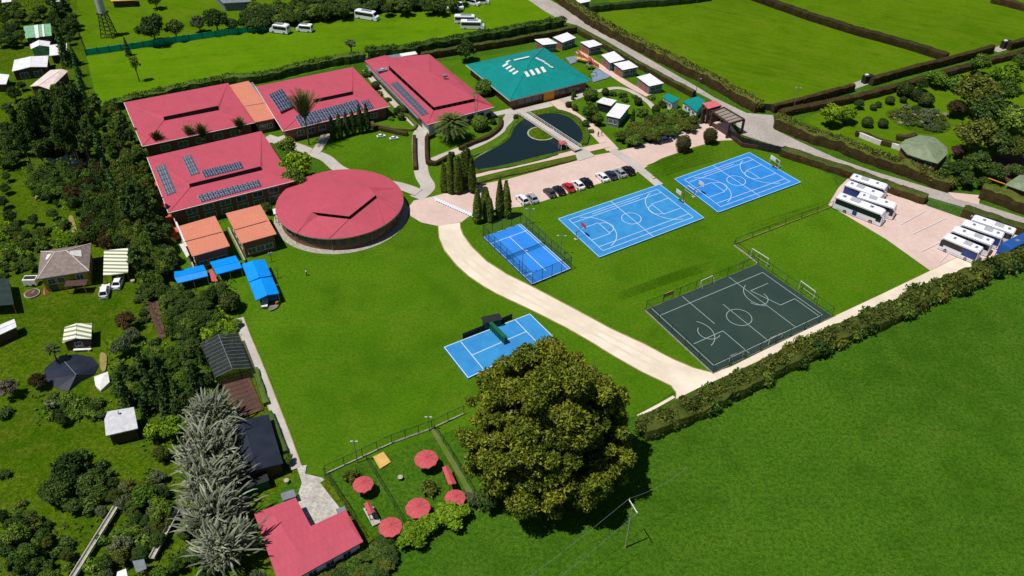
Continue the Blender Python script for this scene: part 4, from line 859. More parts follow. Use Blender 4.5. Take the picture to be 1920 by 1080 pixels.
# bridge and pond things
a, b = U(977, 211, .7), U(1084, 281, .7); t = thing('footbridge', 'long straight white footbridge across the dark pond', 'bridge', ((a.x+b.x)/2, (a.y+b.y)/2, 0)); q = MB(); q.beam(a, b, 2.3, .22, M_conc); part('deck', q, t); d = (b-a).normalized(); s = Vector((-d.y, d.x, 0))
for k in (-1, 1):
    q = MB(); q.beam(a+s*k*1.1+Vector((0, 0, 1)), b+s*k*1.1+Vector((0, 0, 1)), .08, .08, M_white); q.beam(a+s*k*1.1+Vector((0, 0, .55)), b+s*k*1.1+Vector((0, 0, .55)), .05, .05, M_white)
    for f in np.linspace(0, 1, 20): p = a.lerp(b, f)+s*k*1.1; q.beam(p, p+Vector((0, 0, 1)), .06, .06, M_white)
    part('railing', q, t)
for f in (.2, .4, .6, .8): p = a.lerp(b, f); q = MB(); q.cyl((p.x, p.y, -.1), .2, .7, M_stone, 10); part('pier', q, t)
a = U(1055, 281); t = thing('booth', 'small red roofed booth with white posts at the pond end of the footbridge', 'booth', a); q = MB(); q.box(a+Vector((0, 0, 2.2)), (2.0, 1.6, .25), M_umb, R(25), .8); part('roof', q, t); q = MB(); q.box(a+Vector((0, 0, .6)), (1.4, 1.1, 1.2), M_dark, R(25)); part('counter', q, t)
for x, y in ((-.8, -.6), (.8, -.6), (.8, .6), (-.8, .6)): p = a+Matrix.Rotation(R(25), 3, 'Z')@Vector((x, y, 0)); q = MB(); q.cyl((p.x, p.y, 0), .07, 2.1, M_white, 8); part('post', q, t)

# playground
amber = bpy.data.materials['amber_panel']; a = U(1092, 118); t = thing('playground_climber', 'yellow and orange climbing frame in the playground behind the green roof', 'climbing frame', a); q = MB()
for i in range(4): p = a+Vector((i*1.5-2, -i*.8+1, 0)); q.cyl((p.x, p.y, 0), .1, 2.2, amber, 8); q.cyl((p.x+.8, p.y+1.2, 0), .1, 2.2, amber, 8)
part('frame', q, t); q = MB(); q.box(a+Vector((0, 0, 1.3)), (4.5, 1.3, .15), M_tan, R(-28)); part('platform', q, t); q = MB(); q.tube([a+Vector((2, -.5, 1.4)), a+Vector((3, -1.3, .9)), a+Vector((4, -2, .2))], .35, M_umb, 8); part('slide', q, t)
a = U(1104, 130); t = thing('playground_tower', 'tall slim grey play tower beside the blue safety matting', 'climbing frame', a); q = MB()
for x, y in ((-.8, -.8), (.8, -.8), (.8, .8), (-.8, .8)): q.beam(a+Vector((x, y, 0)), a+Vector((x*.4, y*.4, 3.6)), .12, .12, M_wood)
part('frame', q, t); q = MB(); q.box(a+Vector((0, 0, 1.6)), (1.6, 1.6, .1), M_playb); q.cyl((a.x, a.y, 3.2), .9, .8, M_umb, 6, .1); part('platform', q, t)
q = MB(); a = U(1112, 145); q.tube([a+Vector((-1.2, 0, 0)), a+Vector((-.8, 0, 1.6)), a+Vector((.8, 0, 1.6)), a+Vector((1.2, 0, 0))], .07, M_dark, 6); q.box(a+Vector((0, 0, .5)), (.5, .2, .05), M_dark); single('swing', q, 'small dark swing standing on the blue safety matting', 'swing')
P = smooth([U(x, y) for x, y in ((1083, 99), (1090, 108), (1104, 117), (1122, 128))], False, 4); q = MB()
for a, b in zip(P[:-1], P[1:]): q.beam(a+Vector((0, 0, .6)), b+Vector((0, 0, .6)), .25, 1.2, M_clay)
single('low_wall', q, 'curved salmon wall between playground and cabins', 'wall')

# right hand pavilion
def tent(name, label, px, ze, apx, zt, m, posts=None, cat='pavilion', fas=None, thick=.15):
    E = [U(*p, ze) for p in px]; ap = U(*apx, zt); c = cen(E); t = thing(name, label, cat, (c.x, c.y, 0)); n = len(E)
    roof(t, E+[ap], [(i, (i+1) % n, n) for i in range(n)], list(range(n)), m, thick, fas=fas)
    Q = inset(E, .5)
    if posts:
        for p in Q: q = MB(); q.cyl((p.x, p.y, 0), .09, ze-thick, posts, 6); part('post', q, t)
    else: mb = MB(); mb.prism([(p.x, p.y) for p in Q], 0, ze-thick, M_brick); part('wall', mb, t); openings(t, Q, n-2, 1, 1.4, 1.1, 1.5); openings(t, Q, n-3, 1, 1.4, 1.1, 1.5)
    return t
zz5 = lambda x, y: (x/4.32+1600, y/4.32+80)
tent('pavilion', 'grey green many sided pavilion roof in the right hand garden', [zz5(*p) for p in ((372, 830), (420, 785), (540, 748), (660, 765), (760, 850), (765, 900), (685, 978), (560, 945), (440, 905))], 2.8, zz5(590, 835), 5.0, M_groof)
tent('pavilion', 'grey green roof cut by the right edge of the photo', [(1884, 346), (1912, 328), (1960, 330), (1975, 356), (1930, 362)], 2.8, (1932, 338), 4.4, M_groof)
P = [U(*zz5(*p)) for p in ((40, 762), (110, 792), (218, 832))]; q = MB()
for a, b in zip(P[:-1], P[1:]): q.beam(a+Vector((0, 0, .7)), b+Vector((0, 0, .7)), .5, 1.4, M_white)
single('garden_wall', q, 'white garden wall left of the grey green pavilion', 'wall')
a, b = U(*zz5(280, 840)), U(*zz5(390, 878)); q = MB(); q.beam(a+Vector((0, 0, .7)), b+Vector((0, 0, .7)), .5, 1.4, M_white); single('garden_wall', q, 'short white wall touching the grey green pavilion', 'wall')
for i, (x, y) in enumerate(((470, 945), (505, 965), (550, 975))):
    a = U(*zz5(x, y)); q = MB(); q.box(a+Vector((0, 0, .75)), (1.5, .8, .06), M_wood, R(20)); q.box(a+Vector((.9, -.5, .45)), (1.5, .3, .05), M_wood, R(20)); q.box(a+Vector((-.2, .7, .45)), (1.5, .3, .05), M_wood, R(20))
    for s in (-.6, .6): q.beam(a+Vector((s, -.5, 0)), a+Vector((s, .5, .75)), .08, .08, M_wood); q.beam(a+Vector((s, .5, 0)), a+Vector((s, -.5, .75)), .08, .08, M_wood)
    single('picnic_table', q, ['leftmost of three pale picnic tables at the grey green pavilion', 'middle of three pale picnic tables at the grey green pavilion', 'rightmost of three pale picnic tables at the grey green pavilion'][i], 'picnic table', 'picnic tables at the pavilion')
a, b = U(1853, 334, 3), U(1884, 345, 3); q = MB(); q.beam(a, b, .3, .12, amber); q.beam(a, U(1853, 334, 0), .08, .08, M_grey); single('barrier', q, 'yellow pole barrier beside the right hand gate', 'barrier')

# L shaped red building at the bottom
z6 = lambda x, y: (x/3.375+440, y/3.375+760)
px = [z6(*p) for p in ((122, 683), (386, 585), (482, 764), (703, 661), (814, 862), (620, 948), (420, 1030), (350, 1072), (300, 1078))]
px = [z6(122, 683), z6(386, 585), z6(482, 764), z6(703, 661), z6(814, 862), (560, 1082), (524, 1098)]
E = [U(*p, 3.2) for p in px]; c = cen(E); t = thing('dining_building', 'L shaped pink red roofed building at the bottom beside the silver trees', 'building', (c.x, c.y, 0))
for i in (2, ): pass
rA = U(*z6(250, 700), 3.45); rB = U(*z6(420, 960), 3.45); rC = U(*z6(740, 780), 3.4)
roof(t, E+[rA, rB, rC], [(0, 7, 8, 6), (0, 1, 7), (1, 2, 8, 7), (2, 3, 9, 8), (3, 4, 9), (4, 5, 8, 9), (5, 6, 8)], list(range(7)), M_red, .25, fas=M_red)
Q = walls(t, E, 2.95, M_white, .5); openings(t, Q, 2, 3, 1.6, 1.2, 1.5, gm=M_glass); openings(t, Q, 1, 3, 1.6, 1.2, 1.5); openings(t, Q, 0, 2, 1.2, 1.0, 1.6); openings(t, Q, 3, 2, 1.2, 1, 1.6); openings(t, Q, 4, 3, 1.2, 1, 1.6)
for lab, p, s in (('white box on the lawn end of the L shaped red building', z6(340, 570), (1.9, 1.3, 1.6)), ('white box at the courtyard corner of the L shaped red building', z6(675, 668), (1.2, .9, 1.6))):
    a = U(*p, 1.6); q = MB(); q.box((a.x, a.y, .8), s, M_white, R(25)); q.box((a.x, a.y, 1.68), (s[0]+.2, s[1]+.2, .12), M_grey, R(25)); single('water_tank', q, lab, 'tank')

# umbrella yard
def umbrella(label, px, r=2.05, h=2.55, rz=0, tilt=0):
    b = U(*px, 2.4); b = Vector((b.x, b.y, 0)); t = thing('sun_umbrella', label, 'umbrella', b, group='red umbrellas in the yard'); n = 10; q = MB(); tp = b+Vector((0, 0, h+.25))
    rim = [b+Vector((math.cos(2*math.pi*i/n+rz)*r, math.sin(2*math.pi*i/n+rz)*r, h-.25)) for i in range(n)]
    mid = [b+Vector((math.cos(2*math.pi*(i+.5)/n+rz)*r*.93, math.sin(2*math.pi*(i+.5)/n+rz)*r*.93, h-.16)) for i in range(n)]
    V = [tp]; 
    for i in range(n): V += [rim[i], mid[i]]
    F = [(0, 1+i, 1+(i+1) % (2*n)) for i in range(2*n)]; q.add(V, F, M_umb); q.add([v-Vector((0, 0, .04)) for v in V], [f[::-1] for f in F], M_umb)
    q.add([v for v in V[1:]]+[v-Vector((0, 0, .2)) for v in V[1:]], [(i, (i+1) % (2*n), 2*n+(i+1) % (2*n), 2*n+i) for i in range(2*n)], M_umb); part('canopy', q, t)
    q = MB()
    for i in range(n): q.beam(tp+Vector((0, 0, .03)), rim[i]+Vector((0, 0, .03)), .05, .05, M_umb)
    part('ribs', q, t)
    q = MB(); q.cyl(b, .05, h+.3, M_wood, 8); part('pole', q, t); q = MB(); q.cyl(b+Vector((0, 0, .7)), .7, .06, M_wood, 14); q.cyl(b, .35, .12, M_grey, 12); part('table', q, t)
umbrella('largest red umbrella on its own at the upper right of the yard', z6(1212, 338), 1.98)
umbrella('red umbrella beside the round bush near the slab courtyard', z6(812, 498), 1.68)
umbrella('red umbrella in front of the bright bush nearest the L shaped building', z6(985, 768), 1.85)
umbrella('red umbrella half tucked behind the middle of the bright bush', z6(1160, 648), 1.98)
umbrella('red umbrella beyond the bright bush beside the picnic shelter', z6(1395, 585), 1.68)
gable('picnic_shelter', 'small red roofed picnic shelter near the giant tree', z6(1312, 392), z6(1352, 500), z6(1352, 380), z6(1404, 494), z6(1332, 384), z6(1377, 500), 2.1, 2.5, M_umb, cat='shelter', post=M_wood, ins=.15, thick=.06)
gable('picnic_shelter', 'small red roofed picnic shelter at the end of a pale slab near the courtyard', z6(818, 622), z6(848, 690), z6(852, 608), z6(888, 672), z6(836, 612), z6(868, 684), 2.1, 2.5, M_umb, cat='shelter', post=M_wood, ins=.15, thick=.06)
sheet('picnic_slab', [z6(812, 650), z6(880, 640), z6(925, 740), z6(872, 765)], M_pad)
# blue marquees
zb = lambda x, y: (x/4.5+300, y/4.5+400)
for lab, L0, L1, R0, R1, r0, r1 in (('leftmost blue marquee partly under the wood edge', (112, 498), (240, 578), (365, 433), (405, 528), (120, 520), (392, 474)),):
    gable('blue_marquee', lab, zb(120, 492), zb(365, 433), zb(150, 590), zb(405, 528), zb(120, 540), zb(388, 478), 2.3, 2.9, M_blue, cat='marquee', post=M_alu, ins=.2, thick=.25, group='blue marquees')
gable('blue_marquee', 'low blue marquee below the left orange roof next to the red awning', zb(420, 410), zb(638, 355), zb(480, 515), zb(692, 458), zb(450, 462), zb(666, 404), 2.3, 2.6, M_blue, cat='marquee', post=M_alu, ins=.2, thick=.25, group='blue marquees')
gable('blue_marquee', 'upper blue marquee of the pair in front of the right orange roof', zb(690, 430), zb(750, 578), zb(880, 386), zb(942, 524), zb(780, 398), zb(838, 542), 2.5, 3.2, M_blue, cat='marquee', post=M_alu, ins=.2, thick=.25, group='blue marquees')
gable('blue_marquee', 'lower blue marquee of the pair standing furthest into the lawn', zb(752, 584), zb(810, 735), zb(945, 534), zb(1005, 676), zb(848, 548), zb(905, 690), 2.5, 3.2, M_blue, cat='marquee', post=M_alu, ins=.2, thick=.25, group='blue marquees')
flatroof('red_awning', 'small red awning between the two left blue marquees', [zb(412, 478), zb(440, 468), zb(488, 572), zb(436, 574)], [2.2]*4, M_umb, post=M_alu, cat='awning', thick=.08)
a = U(*zb(890, 780)); q = MB(); q.box(a+Vector((0, 0, .4)), (1.0, 2.4, .8), M_stone, R(10)); q.box(a+Vector((0, 0, .85)), (1.2, 2.6, .08), M_white, R(10)); single('counter', q, 'pale counter at the open end of the lower blue marquee', 'counter')
sheet('stone_slab', [zb(x, y) for x, y in ((915, 770), (1000, 755), (990, 790), (940, 818), (915, 812))], M_rock, sm=True)
a = U(*zb(955, 740)); q = MB(); q.box(a+Vector((0, 0, .75)), (1.8, .9, .06), M_blue, R(20))
for x in (-.7, .7): q.beam(a+Vector((x, 0, 0)), a+Vector((x, 0, .72)), .06, .5, M_grey)
single('table', q, 'blue topped table under the open end of the lower blue marquee', 'table')
a = U(*zb(990, 775)); q = MB(); q.cyl(a, .3, .9, M_wood, 10, .34); q.cyl(a+Vector((0, 0, .9)), .36, .06, M_wood, 10); single('barrel', q, 'small orange barrel beside the open end of the lower blue marquee', 'barrel')
def bhoop(label, px, s, rz):
    a = U(*px); t = thing('practice_hoop', label, 'hoop', a); q = MB(); q.beam(a, a+Vector((0, 0, s)), .08, .08, M_dark); c_r = Matrix.Rotation(rz, 3, 'Z')
    for v in ((-.7, 0, 0), (.7, 0, 0), (0, .7, 0)): q.beam(a+Vector((0, 0, .05)), a+c_r@Vector(v)+Vector((0, 0, .03)), .07, .07, M_dark)
    part('stand', q, t); q = MB(); q.box(a+c_r@Vector((0, .15, 0))+Vector((0, 0, s)), (1.0, .06, .7), M_netg if s > 2.4 else M_white, rz); part('backboard', q, t)
bhoop('small dark practice hoop on the lawn beside the right orange roof', zb(945, 412), 2.1, .4); bhoop('dark netted practice hoop on the lawn beside the upper blue marquee', zb(1000, 550), 2.5, .8)

# ---------- properties on the left ----------
zl4 = lambda x, y: (x/4.5, y/4.5+420)
E = [U(76.5, 471.5, 3.9), U(171, 456.5, 3.9), U(167, 508, 3.9), U(70, 523.5, 3.9)]; r0, r1 = U(103, 473, 6.0), U(125, 470, 6.0); c = cen(E)
t = thing('house', 'yellow walled house with a grey brown hipped roof and white ridges', 'house', (c.x, c.y, 0))
roof(t, E+[r0, r1], [(0, 3, 4), (3, 2, 5, 4), (2, 1, 5), (1, 0, 4, 5)], [0, 1, 2, 3], M_slate, .18, fas=M_grey)
q = MB(); 
for a, b in ((E[3], r0), (E[0], r0), (r0, r1), (E[2], r1), (E[1], r1)): q.tube([a+Vector((0, 0, .05)), b+Vector((0, 0, .05))], .09, M_pink, 5)
part('ridge_cap', q, t)
n_ = nrm(E[2], E[1], r1); skyl(t, 'skylight', [zl4(590, 225), zl4(685, 220), zl4(690, 275), zl4(600, 262)], E[2], n_, M_white, .15); n_ = nrm(E[0], E[3], r0); skyl(t, 'skylight', [zl4(398, 258), zl4(432, 250), zl4(405, 292), zl4(382, 304)], E[0], n_, M_white, .15)
Q = walls(t, E, 3.7, M_yellow, .6); openings(t, Q, 2, 4, 1.3, 1.2, 2.4, skip=(1,)); openings(t, Q, 2, 5, 1.2, 2.0, 1.05, 'door', .1, M_dark, (0, 2, 3)); openings(t, Q, 1, 2, 1.2, 1.1, 2.2)
q = MB(); a = (Q[2]+Q[3])/2; q.box((a.x+2.5, a.y-1.1, 2.3), (4.2, 1.9, .1), M_brown, R(8)); q.box((a.x+4.4, a.y-1.9, 1.1), (.12, .12, 2.3), M_wood); q.box((a.x+.6, a.y-1.9, 1.1), (.12, .12, 2.3), M_wood); part('porch', q, t)
def striped(name, a, b, n):
    return None
M_stripeA = mat('striped_roof', srgb(226, 224, 206), .6); m = M_stripeA; nd = m.node_tree.nodes; L = m.node_tree.links; tc = nd.new('ShaderNodeTexCoord'); wv = nd.new('ShaderNodeTexWave'); wv.bands_direction = 'Y'; wv.inputs['Scale'].default_value = .26; cr = nd.new('ShaderNodeValToRGB'); cr.color_ramp.interpolation = 'CONSTANT'; cr.color_ramp.elements[0].color = srgb(130, 138, 104); cr.color_ramp.elements[1].color = srgb(226, 226, 208); cr.color_ramp.elements[1].position = .42
L.new(tc.outputs['Object'], wv.inputs[0]); L.new(wv.outputs[0], cr.inputs[0]); L.new(cr.outputs[0], nd['Principled BSDF'].inputs['Base Color'])
flatroof('carport', 'striped cream and green carport roof beside the yellow house', [(195, 469.5), (240, 465), (240, 511), (193.3, 516.5)], [2.6]*4, M_stripeA, post=M_wood, cat='carport')
gable('garden_hut', 'small hut with a striped gabled roof above the dark tarpaulin', zl4(545, 870), zl4(525, 1003), zl4(775, 836), zl4(770, 968), zl4(645, 838), zl4(636, 966), 2.4, 3.1, M_stripeA, wm=M_brown, cat='hut', win=((1, 1, 1.2, 1.0, 1.3),))
for lab, p in (('long white bench in front of the striped hut', (700, 1072)),):
    a = U(*zl4(*p)); q = MB(); q.box(a+Vector((0, 0, .45)), (3.2, .5, .1), M_white, R(5)); q.box(a+Vector((-1.2, 0, .2)), (.1, .4, .4), M_white, R(5)); q.box(a+Vector((1.2, 0, .2)), (.1, .4, .4), M_white, R(5)); q.box(a+Vector((0, .8, .45)), (2.4, .4, .1), M_tan, R(5)); single('bench', q, lab, 'bench')
gable('shed', 'cream roofed shed cut by the left edge below the net house', (-28, 620), (26.5, 598), (-28, 640), (31, 613), (-28, 628), (29, 604), 2.5, 2.9, M_wroof, wm=M_brown, cat='shed')
flatroof('shed', 'pale grey roofed shed near the bright yellow green trees', [zl4(878, 878-660+440+0) if False else (195.5, 787), (201.5, 771.5), (251, 763), (258.5, 803), (198.5, 817)], [3.2, 3.4, 3.4, 3.0, 3.0], M_pale, wm=M_brown, ins=.4, cat='shed')
a = U(222, 775, 3.5); q = MB(); q.cyl(a, .14, .5, M_alu, 10); q.cyl(a+Vector((0, 0, .5)), .22, .12, M_alu, 10, .05); single('chimney_cowl', q, 'small metal cowl on the pale grey shed roof', 'chimney')
# tarpaulin covered pond / tent
V = [U(*p, .15) for p in ((84, 690), (109, 671), (112, 668), (142, 664), (172, 669), (185, 684), (177, 702), (151, 715), (128, 734), (107, 728), (82, 712))]; ap0 = U(112, 670, 1.2); ap1 = U(143, 703, 1.6)
mb = MB(); n = len(V); mb.add(V+[ap1], [(i, (i+1) % n, n) for i in range(n)], M_navy); mb.beam(V[2]+Vector((0, 0, .1)), ap1, .1, .08, M_grey); single('tarpaulin', mb, 'dark blue grey tarpaulin spread over the ground by the palm', 'tarpaulin')
flatroof('net_house', 'dark shade net shed cut by the left edge opposite the yellow house', [(-30, 522), (16.5, 522), (26, 571), (-30, 575)], [2.6]*4, mat('dark_green_net', srgb(36, 54, 50), .8, srgb(28, 42, 40), 1, 0), post=M_wood, cat='net house', thick=.06)
mb = MB(); V = [U(*p) for p in ((179, 713), (206, 706), (208, 722), (190, 736), (181, 728))]; V = [Vector((v.x, v.y, z)) for v, z in zip(V, (.9, 1.3, .8, .5, .7))]; ctr = cen(V)+Vector((0, 0, .5)); mb.add(V+[ctr]+[Vector((v.x, v.y, 0)) for v in V], [(i, (i+1) % 5, 5) for i in range(5)]+[(i, (i+1) % 5, 6+(i+1) % 5, 6+i) for i in range(5)], M_white); single('covered_pile', mb, 'pile under a crumpled white sheet right of the dark tarpaulin', 'tarpaulin')
# net greenhouse
A4 = [U(376, 645, 2.4), U(446, 625, 2.4), U(471, 690, 2.4), U(404, 708, 2.4)]; r0, r1 = U(414, 629, 3.4), U(428, 683, 3.4); c = cen(A4); t = thing('net_greenhouse', 'black net covered greenhouse with a ribbed roof beside the long thin path', 'greenhouse', (c.x, c.y, 0))
fa = (A4[0]+A4[1])/2; fb = (A4[3]+A4[2])/2; fa.z = fb.z = 3.3
q = MB(); q.add([A4[0], fa, fb, A4[3], A4[1], A4[2]], [(0, 1, 2, 3), (1, 4, 5, 2)], M_shade); z0 = [Vector((p.x, p.y, 0)) for p in A4]; q.add(A4+z0, [(0, 1, 5, 4), (1, 2, 6, 5), (2, 3, 7, 6), (3, 0, 4, 7)], M_shade); part('net_cover', q, t)
for i in range(11):
    f = i/10; q = MB(); l_ = A4[0].lerp(A4[3], f); r_ = A4[1].lerp(A4[2], f); m_ = fa.lerp(fb, f); q.beam(l_+Vector((0, 0, .05)), m_+Vector((0, 0, .05)), .07, .07, M_grey); q.beam(m_+Vector((0, 0, .05)), r_+Vector((0, 0, .05)), .07, .07, M_grey); q.beam(Vector((l_.x, l_.y, 0)), l_, .06, .06, M_grey); q.beam(Vector((r_.x, r_.y, 0)), r_, .06, .06, M_grey); part('rib', q, t)
q = MB(); q.beam(fa+Vector((0, 0, .1)), fb+Vector((0, 0, .1)), .1, .1, M_grey); part('ridge_pole', q, t)
# vegetable beds
for i in range(8):
    f = (i+.4)/8; a = U(414, 719).lerp(U(446, 783), f); b = U(460, 705).lerp(U(487, 768), f); q = MB(); q.beam(a+Vector((0, 0, .14)), b+Vector((0, 0, .14)), 1.05, .28, M_soil); q.beam(a+Vector((0, 0, .3)), b+Vector((0, 0, .3)), .7, .08, M_brown)
    single('garden_bed', q, ['first', 'second', 'third', 'fourth', 'fifth', 'sixth', 'seventh', 'eighth'][i]+' brown soil bed counting down from the net greenhouse', 'garden bed', 'brown raised beds')
q = MB(); a, b = U(279, 566), U(304, 628); q.beam(a+Vector((0, 0, .3)), b+Vector((0, 0, .3)), .35, .25, M_brown)
for i in range(11): p = a.lerp(b, i/10); d = Vector((1.6*(1-i/14), .35, 0)); q.beam(p-d+Vector((0, 0, .15)), p+d+Vector((0, 0, .15)), .35, .2, M_brown)
single('compost_rack', q, 'brown ribbed wooden rack lying along the wood edge by the carport lawn', 'rack')
gable('long_shed', 'long dark roofed shed between soil beds and L shaped building', (426, 800), (452, 899), (503.7, 777), (531, 869), (455, 787), (483, 880), 2.8, 3.8, M_navy, wm=M_brown, cat='shed', ins=.4)
q = MB(); a = U(470, 902, 2); q.box((a.x, a.y, 1), (5, 2.2, 2), M_green, R(28)); q.box((a.x, a.y, 2.05), (5.3, 2.5, .1), M_dark, R(28)); single('green_store', q, 'dark green store at the near end of the long dark shed', 'shed')
# upper left cluster
zc = lambda x, y: (x/6, y/6)
gable('shed', 'pale green roofed shed with white stripes at the top left', zc(262, 300), zc(290, 436), zc(568, 264), zc(582, 400), zc(300, 292), zc(320, 425), 3.4, 3.6, M_lgreen, wm=M_brown, cat='shed', win=((1, 2, 1.6, 1.2, 1.6),))
q = MB(); C = [U(*zc(*p), 3.75) for p in ((382, 282), (425, 275), (440, 418), (402, 426))]; C2 = [U(*zc(*p), 3.75) for p in ((468, 272), (490, 270), (505, 405), (482, 410))]
for c4 in (C, C2): q.prism([(p.x, p.y) for p in c4], 3.62, 3.7, M_white)
single('roof_sheet', q, 'two white translucent sheets on the pale green shed roof', 'roof sheet')
gable('shed', 'little grey gabled shed with a pale green front below the green shed', zc(336, 500), zc(346, 552), zc(565, 466), zc(556, 524), zc(436, 450), zc(442, 508), 2.6, 3.3, M_wroof, wm=M_lgreen, cat='shed')
flatroof('shed', 'flat white roofed shed right of the little gabled shed', [zc(556, 507), zc(752, 484), zc(752, 604), zc(556, 628)], [2.8]*4, M_wroof, wm=M_brown, cat='shed')
gable('shed', 'wide white roofed shed with dark open front at the left', zc(160, 674), zc(134, 804), zc(545, 626), zc(530, 752), zc(345, 634), zc(342, 752), 3.0, 3.7, M_wroof, wm=M_brown, cat='shed', win=((1, 2, 2.2, 1.6, 1.2),))
gable('shed', 'faded pink white roofed shed below the wide white shed', zc(565, 788), zc(335, 972), zc(765, 800), zc(556, 1004), zc(700, 776), zc(430, 962), 3.0, 3.7, M_pink, wm=M_brown, cat='shed')
flatroof('shed', 'small white roofed shed cut by the left edge', [(-20, 136), (17.5, 140), (11.5, 157.5), (-20, 158)], [2.6]*4, M_wroof, wm=M_brown, cat='shed')
flatroof('shed', 'grey roofed shed at the very top left corner', [(4, -8), (22, -8), (21, 3), (3, 5)], [2.8]*4, M_wroof, wm=M_grey, cat='shed')
flatroof('house', 'grey roof peeping out at the top behind the tall dark conifers', [(98, -8), (118, -8), (119, 2), (98, 3)], [3]*4, M_wroof, wm=M_grey, cat='house')
flatroof('stable', 'long pale roofed stable along the top edge behind the dark tree row', [(398, -14), (470, -16), (472, 3), (418, 6)], [3]*4, M_grey, wm=M_grey, cat='stable')
flatroof('stable', 'brown roofed low building at the very top beside the water tower field', [(205, -14), (252, -10), (254, 0), (208, 2)], [2.5]*4, M_tan, wm=M_brown, cat='stable')
flatroof('shed', 'white roofed shed at the top edge right of the lane', [(1068, -8), (1092, -12), (1108, 2), (1084, 7)], [2.6]*4, M_wroof, wm=M_grey, cat='shed')
a = U(205, 68); t = thing('water_tower', 'dark lattice water tower with a tank at the top left', 'tower', a); hb = hgt(205, 68, 44); s0, s1 = 1.9, .95; tq = MB()
cor = [(-1, -1), (1, -1), (1, 1), (-1, 1)]
for x, y in cor: q = MB(); q.beam(a+Vector((x*s0, y*s0, 0)), a+Vector((x*s1, y*s1, hb)), .22, .22, M_dark); part('leg', q, t)
for k in range(6):
    f0, f1 = k/6, (k+1)/6; sa, sb = s0+(s1-s0)*f0, s0+(s1-s0)*f1
    for (x, y), (x2, y2) in zip(cor, cor[1:]+cor[:1]): tq.beam(a+Vector((x*sa, y*sa, hb*f0)), a+Vector((x2*sb, y2*sb, hb*f1)), .1, .1, M_dark); tq.beam(a+Vector((x*sb, y*sb, hb*f1)), a+Vector((x2*sb, y2*sb, hb*f1)), .12, .12, M_dark)
part('bracing', tq, t); q = MB(); q.box(a+Vector((0, 0, hb)), (3.0, 3.0, .2), M_dark); part('platform', q, t); q = MB(); q.cyl(a+Vector((0, 0, hb+.1)), 1.25, 4.5, M_alu, 20); q.cyl(a+Vector((0, 0, hb+4.6)), 1.3, .5, M_alu, 20, .2); part('tank', q, t)
P = [U(*p) for p in ((162, 104), (250, 92), (330, 80), (430, 66), (500, 56))]; t = thing('screen_fence', 'long teal green screen fence on the far side of the upper field', 'fence', P[0]); q = MB()
for a, b in zip(P[:-1], P[1:]):
    q.beam(a+Vector((0, 0, 1.0)), b+Vector((0, 0, 1.0)), .08, 2.0, M_gfence)
    for f in np.linspace(0, 1, 5)[:-1]: p = a.lerp(b, f); r_ = MB(); r_.box((p.x, p.y, 1.1), (.18, .18, 2.2), M_dark); part('post', r_, t)
part('screen', q, t)
q = MB(); a, b = U(146, 62), U(162, 100); q.beam(a+Vector((0, 0, .9)), b+Vector((0, 0, .9)), .1, .1, M_dark); q.beam(a+Vector((0, 0, .4)), b+Vector((0, 0, .4)), .1, .1, M_dark)
for f in np.linspace(0, 1, 7): p = a.lerp(b, f); q.beam(p, p+Vector((0, 0, 1.1)), .1, .1, M_dark)
single('rail_fence', q, 'short dark rail fence left of the teal screen', 'fence')
# timber walls at the bottom left
for lab, A_, B_ in (('longer grey timber trough wall at the bottom left', (222, 957), (140, 1090)), ('shorter white timber trough wall nearer the silver trees', (337, 962), (288, 1054))):
    a, b = U(*A_), U(*B_); d = (b-a).normalized(); s = Vector((-d.y, d.x, 0)); t = thing('timber_trough', lab, 'trough', a.lerp(b, .5)); q = MB(); q.beam(a+Vector((0, 0, .9)), b+Vector((0, 0, .9)), .7, .08, M_stone); part('floor_board', q, t)
    for k in (-1, 1): q = MB(); q.beam(a+s*k*.38+Vector((0, 0, 1.1)), b+s*k*.38+Vector((0, 0, 1.1)), .06, .4, M_white); part('side_board', q, t)
    for f in np.linspace(.03, .97, 7): p = a.lerp(b, f); q = MB(); q.beam(p-s*.3, p-s*.3+Vector((0, 0, .9)), .1, .1, M_wood); q.beam(p+s*.3, p+s*.3+Vector((0, 0, .9)), .1, .1, M_wood); part('leg', q, t)
for lab, P in (('grey sheet roof patch under trees at the bottom left', [(248, 1052), (270, 1048), (275, 1066), (256, 1074)]), ('white sheet roof corner at the bottom edge left of the grey sheet', [(220, 1072), (236, 1066), (240, 1084), (216, 1090)])): flatroof('lean_to', lab, P, [2.2]*4, M_wroof if 'white' in lab else M_grey, post=M_wood, cat='lean-to', thick=.06)
a = U(61, 533); q = MB(); q.box(a+Vector((0, 0, 1.0)), (2.6, 1.7, 1.4), M_white, R(4)); q.box(a+Vector((0, 0, 1.76)), (2.2, .9, .12), M_dark, R(4)); q.cyl(a+Vector((-.7, -.8, .35)), .33, .2, M_tyre, 12, axis='y'); q.cyl(a+Vector((.7, -.8, .35)), .33, .2, M_tyre, 12, axis='y'); single('trailer', q, 'small white trailer left of the yellow house', 'trailer')
a = U(61, 552); q = MB(); q.cyl(a, 1.5, .35, M_stone, 20); q.cyl(a+Vector((0, 0, .35)), 1.3, .06, M_soil, 20); q.cyl(a+Vector((.3, .2, .4)), .5, .3, M_rock, 10, .3); single('fire_pit', q, 'round stone fire pit below the white trailer', 'fire pit')
a = U(88, 550); q = MB(); q.cyl(a, .8, .1, M_wood, 4); q.cyl(a+Vector((0, 0, .1)), .75, 1.5, M_orange, 4, .05); single('small_tent', q, 'small orange pointed tent at the left corner of the yellow house', 'tent')
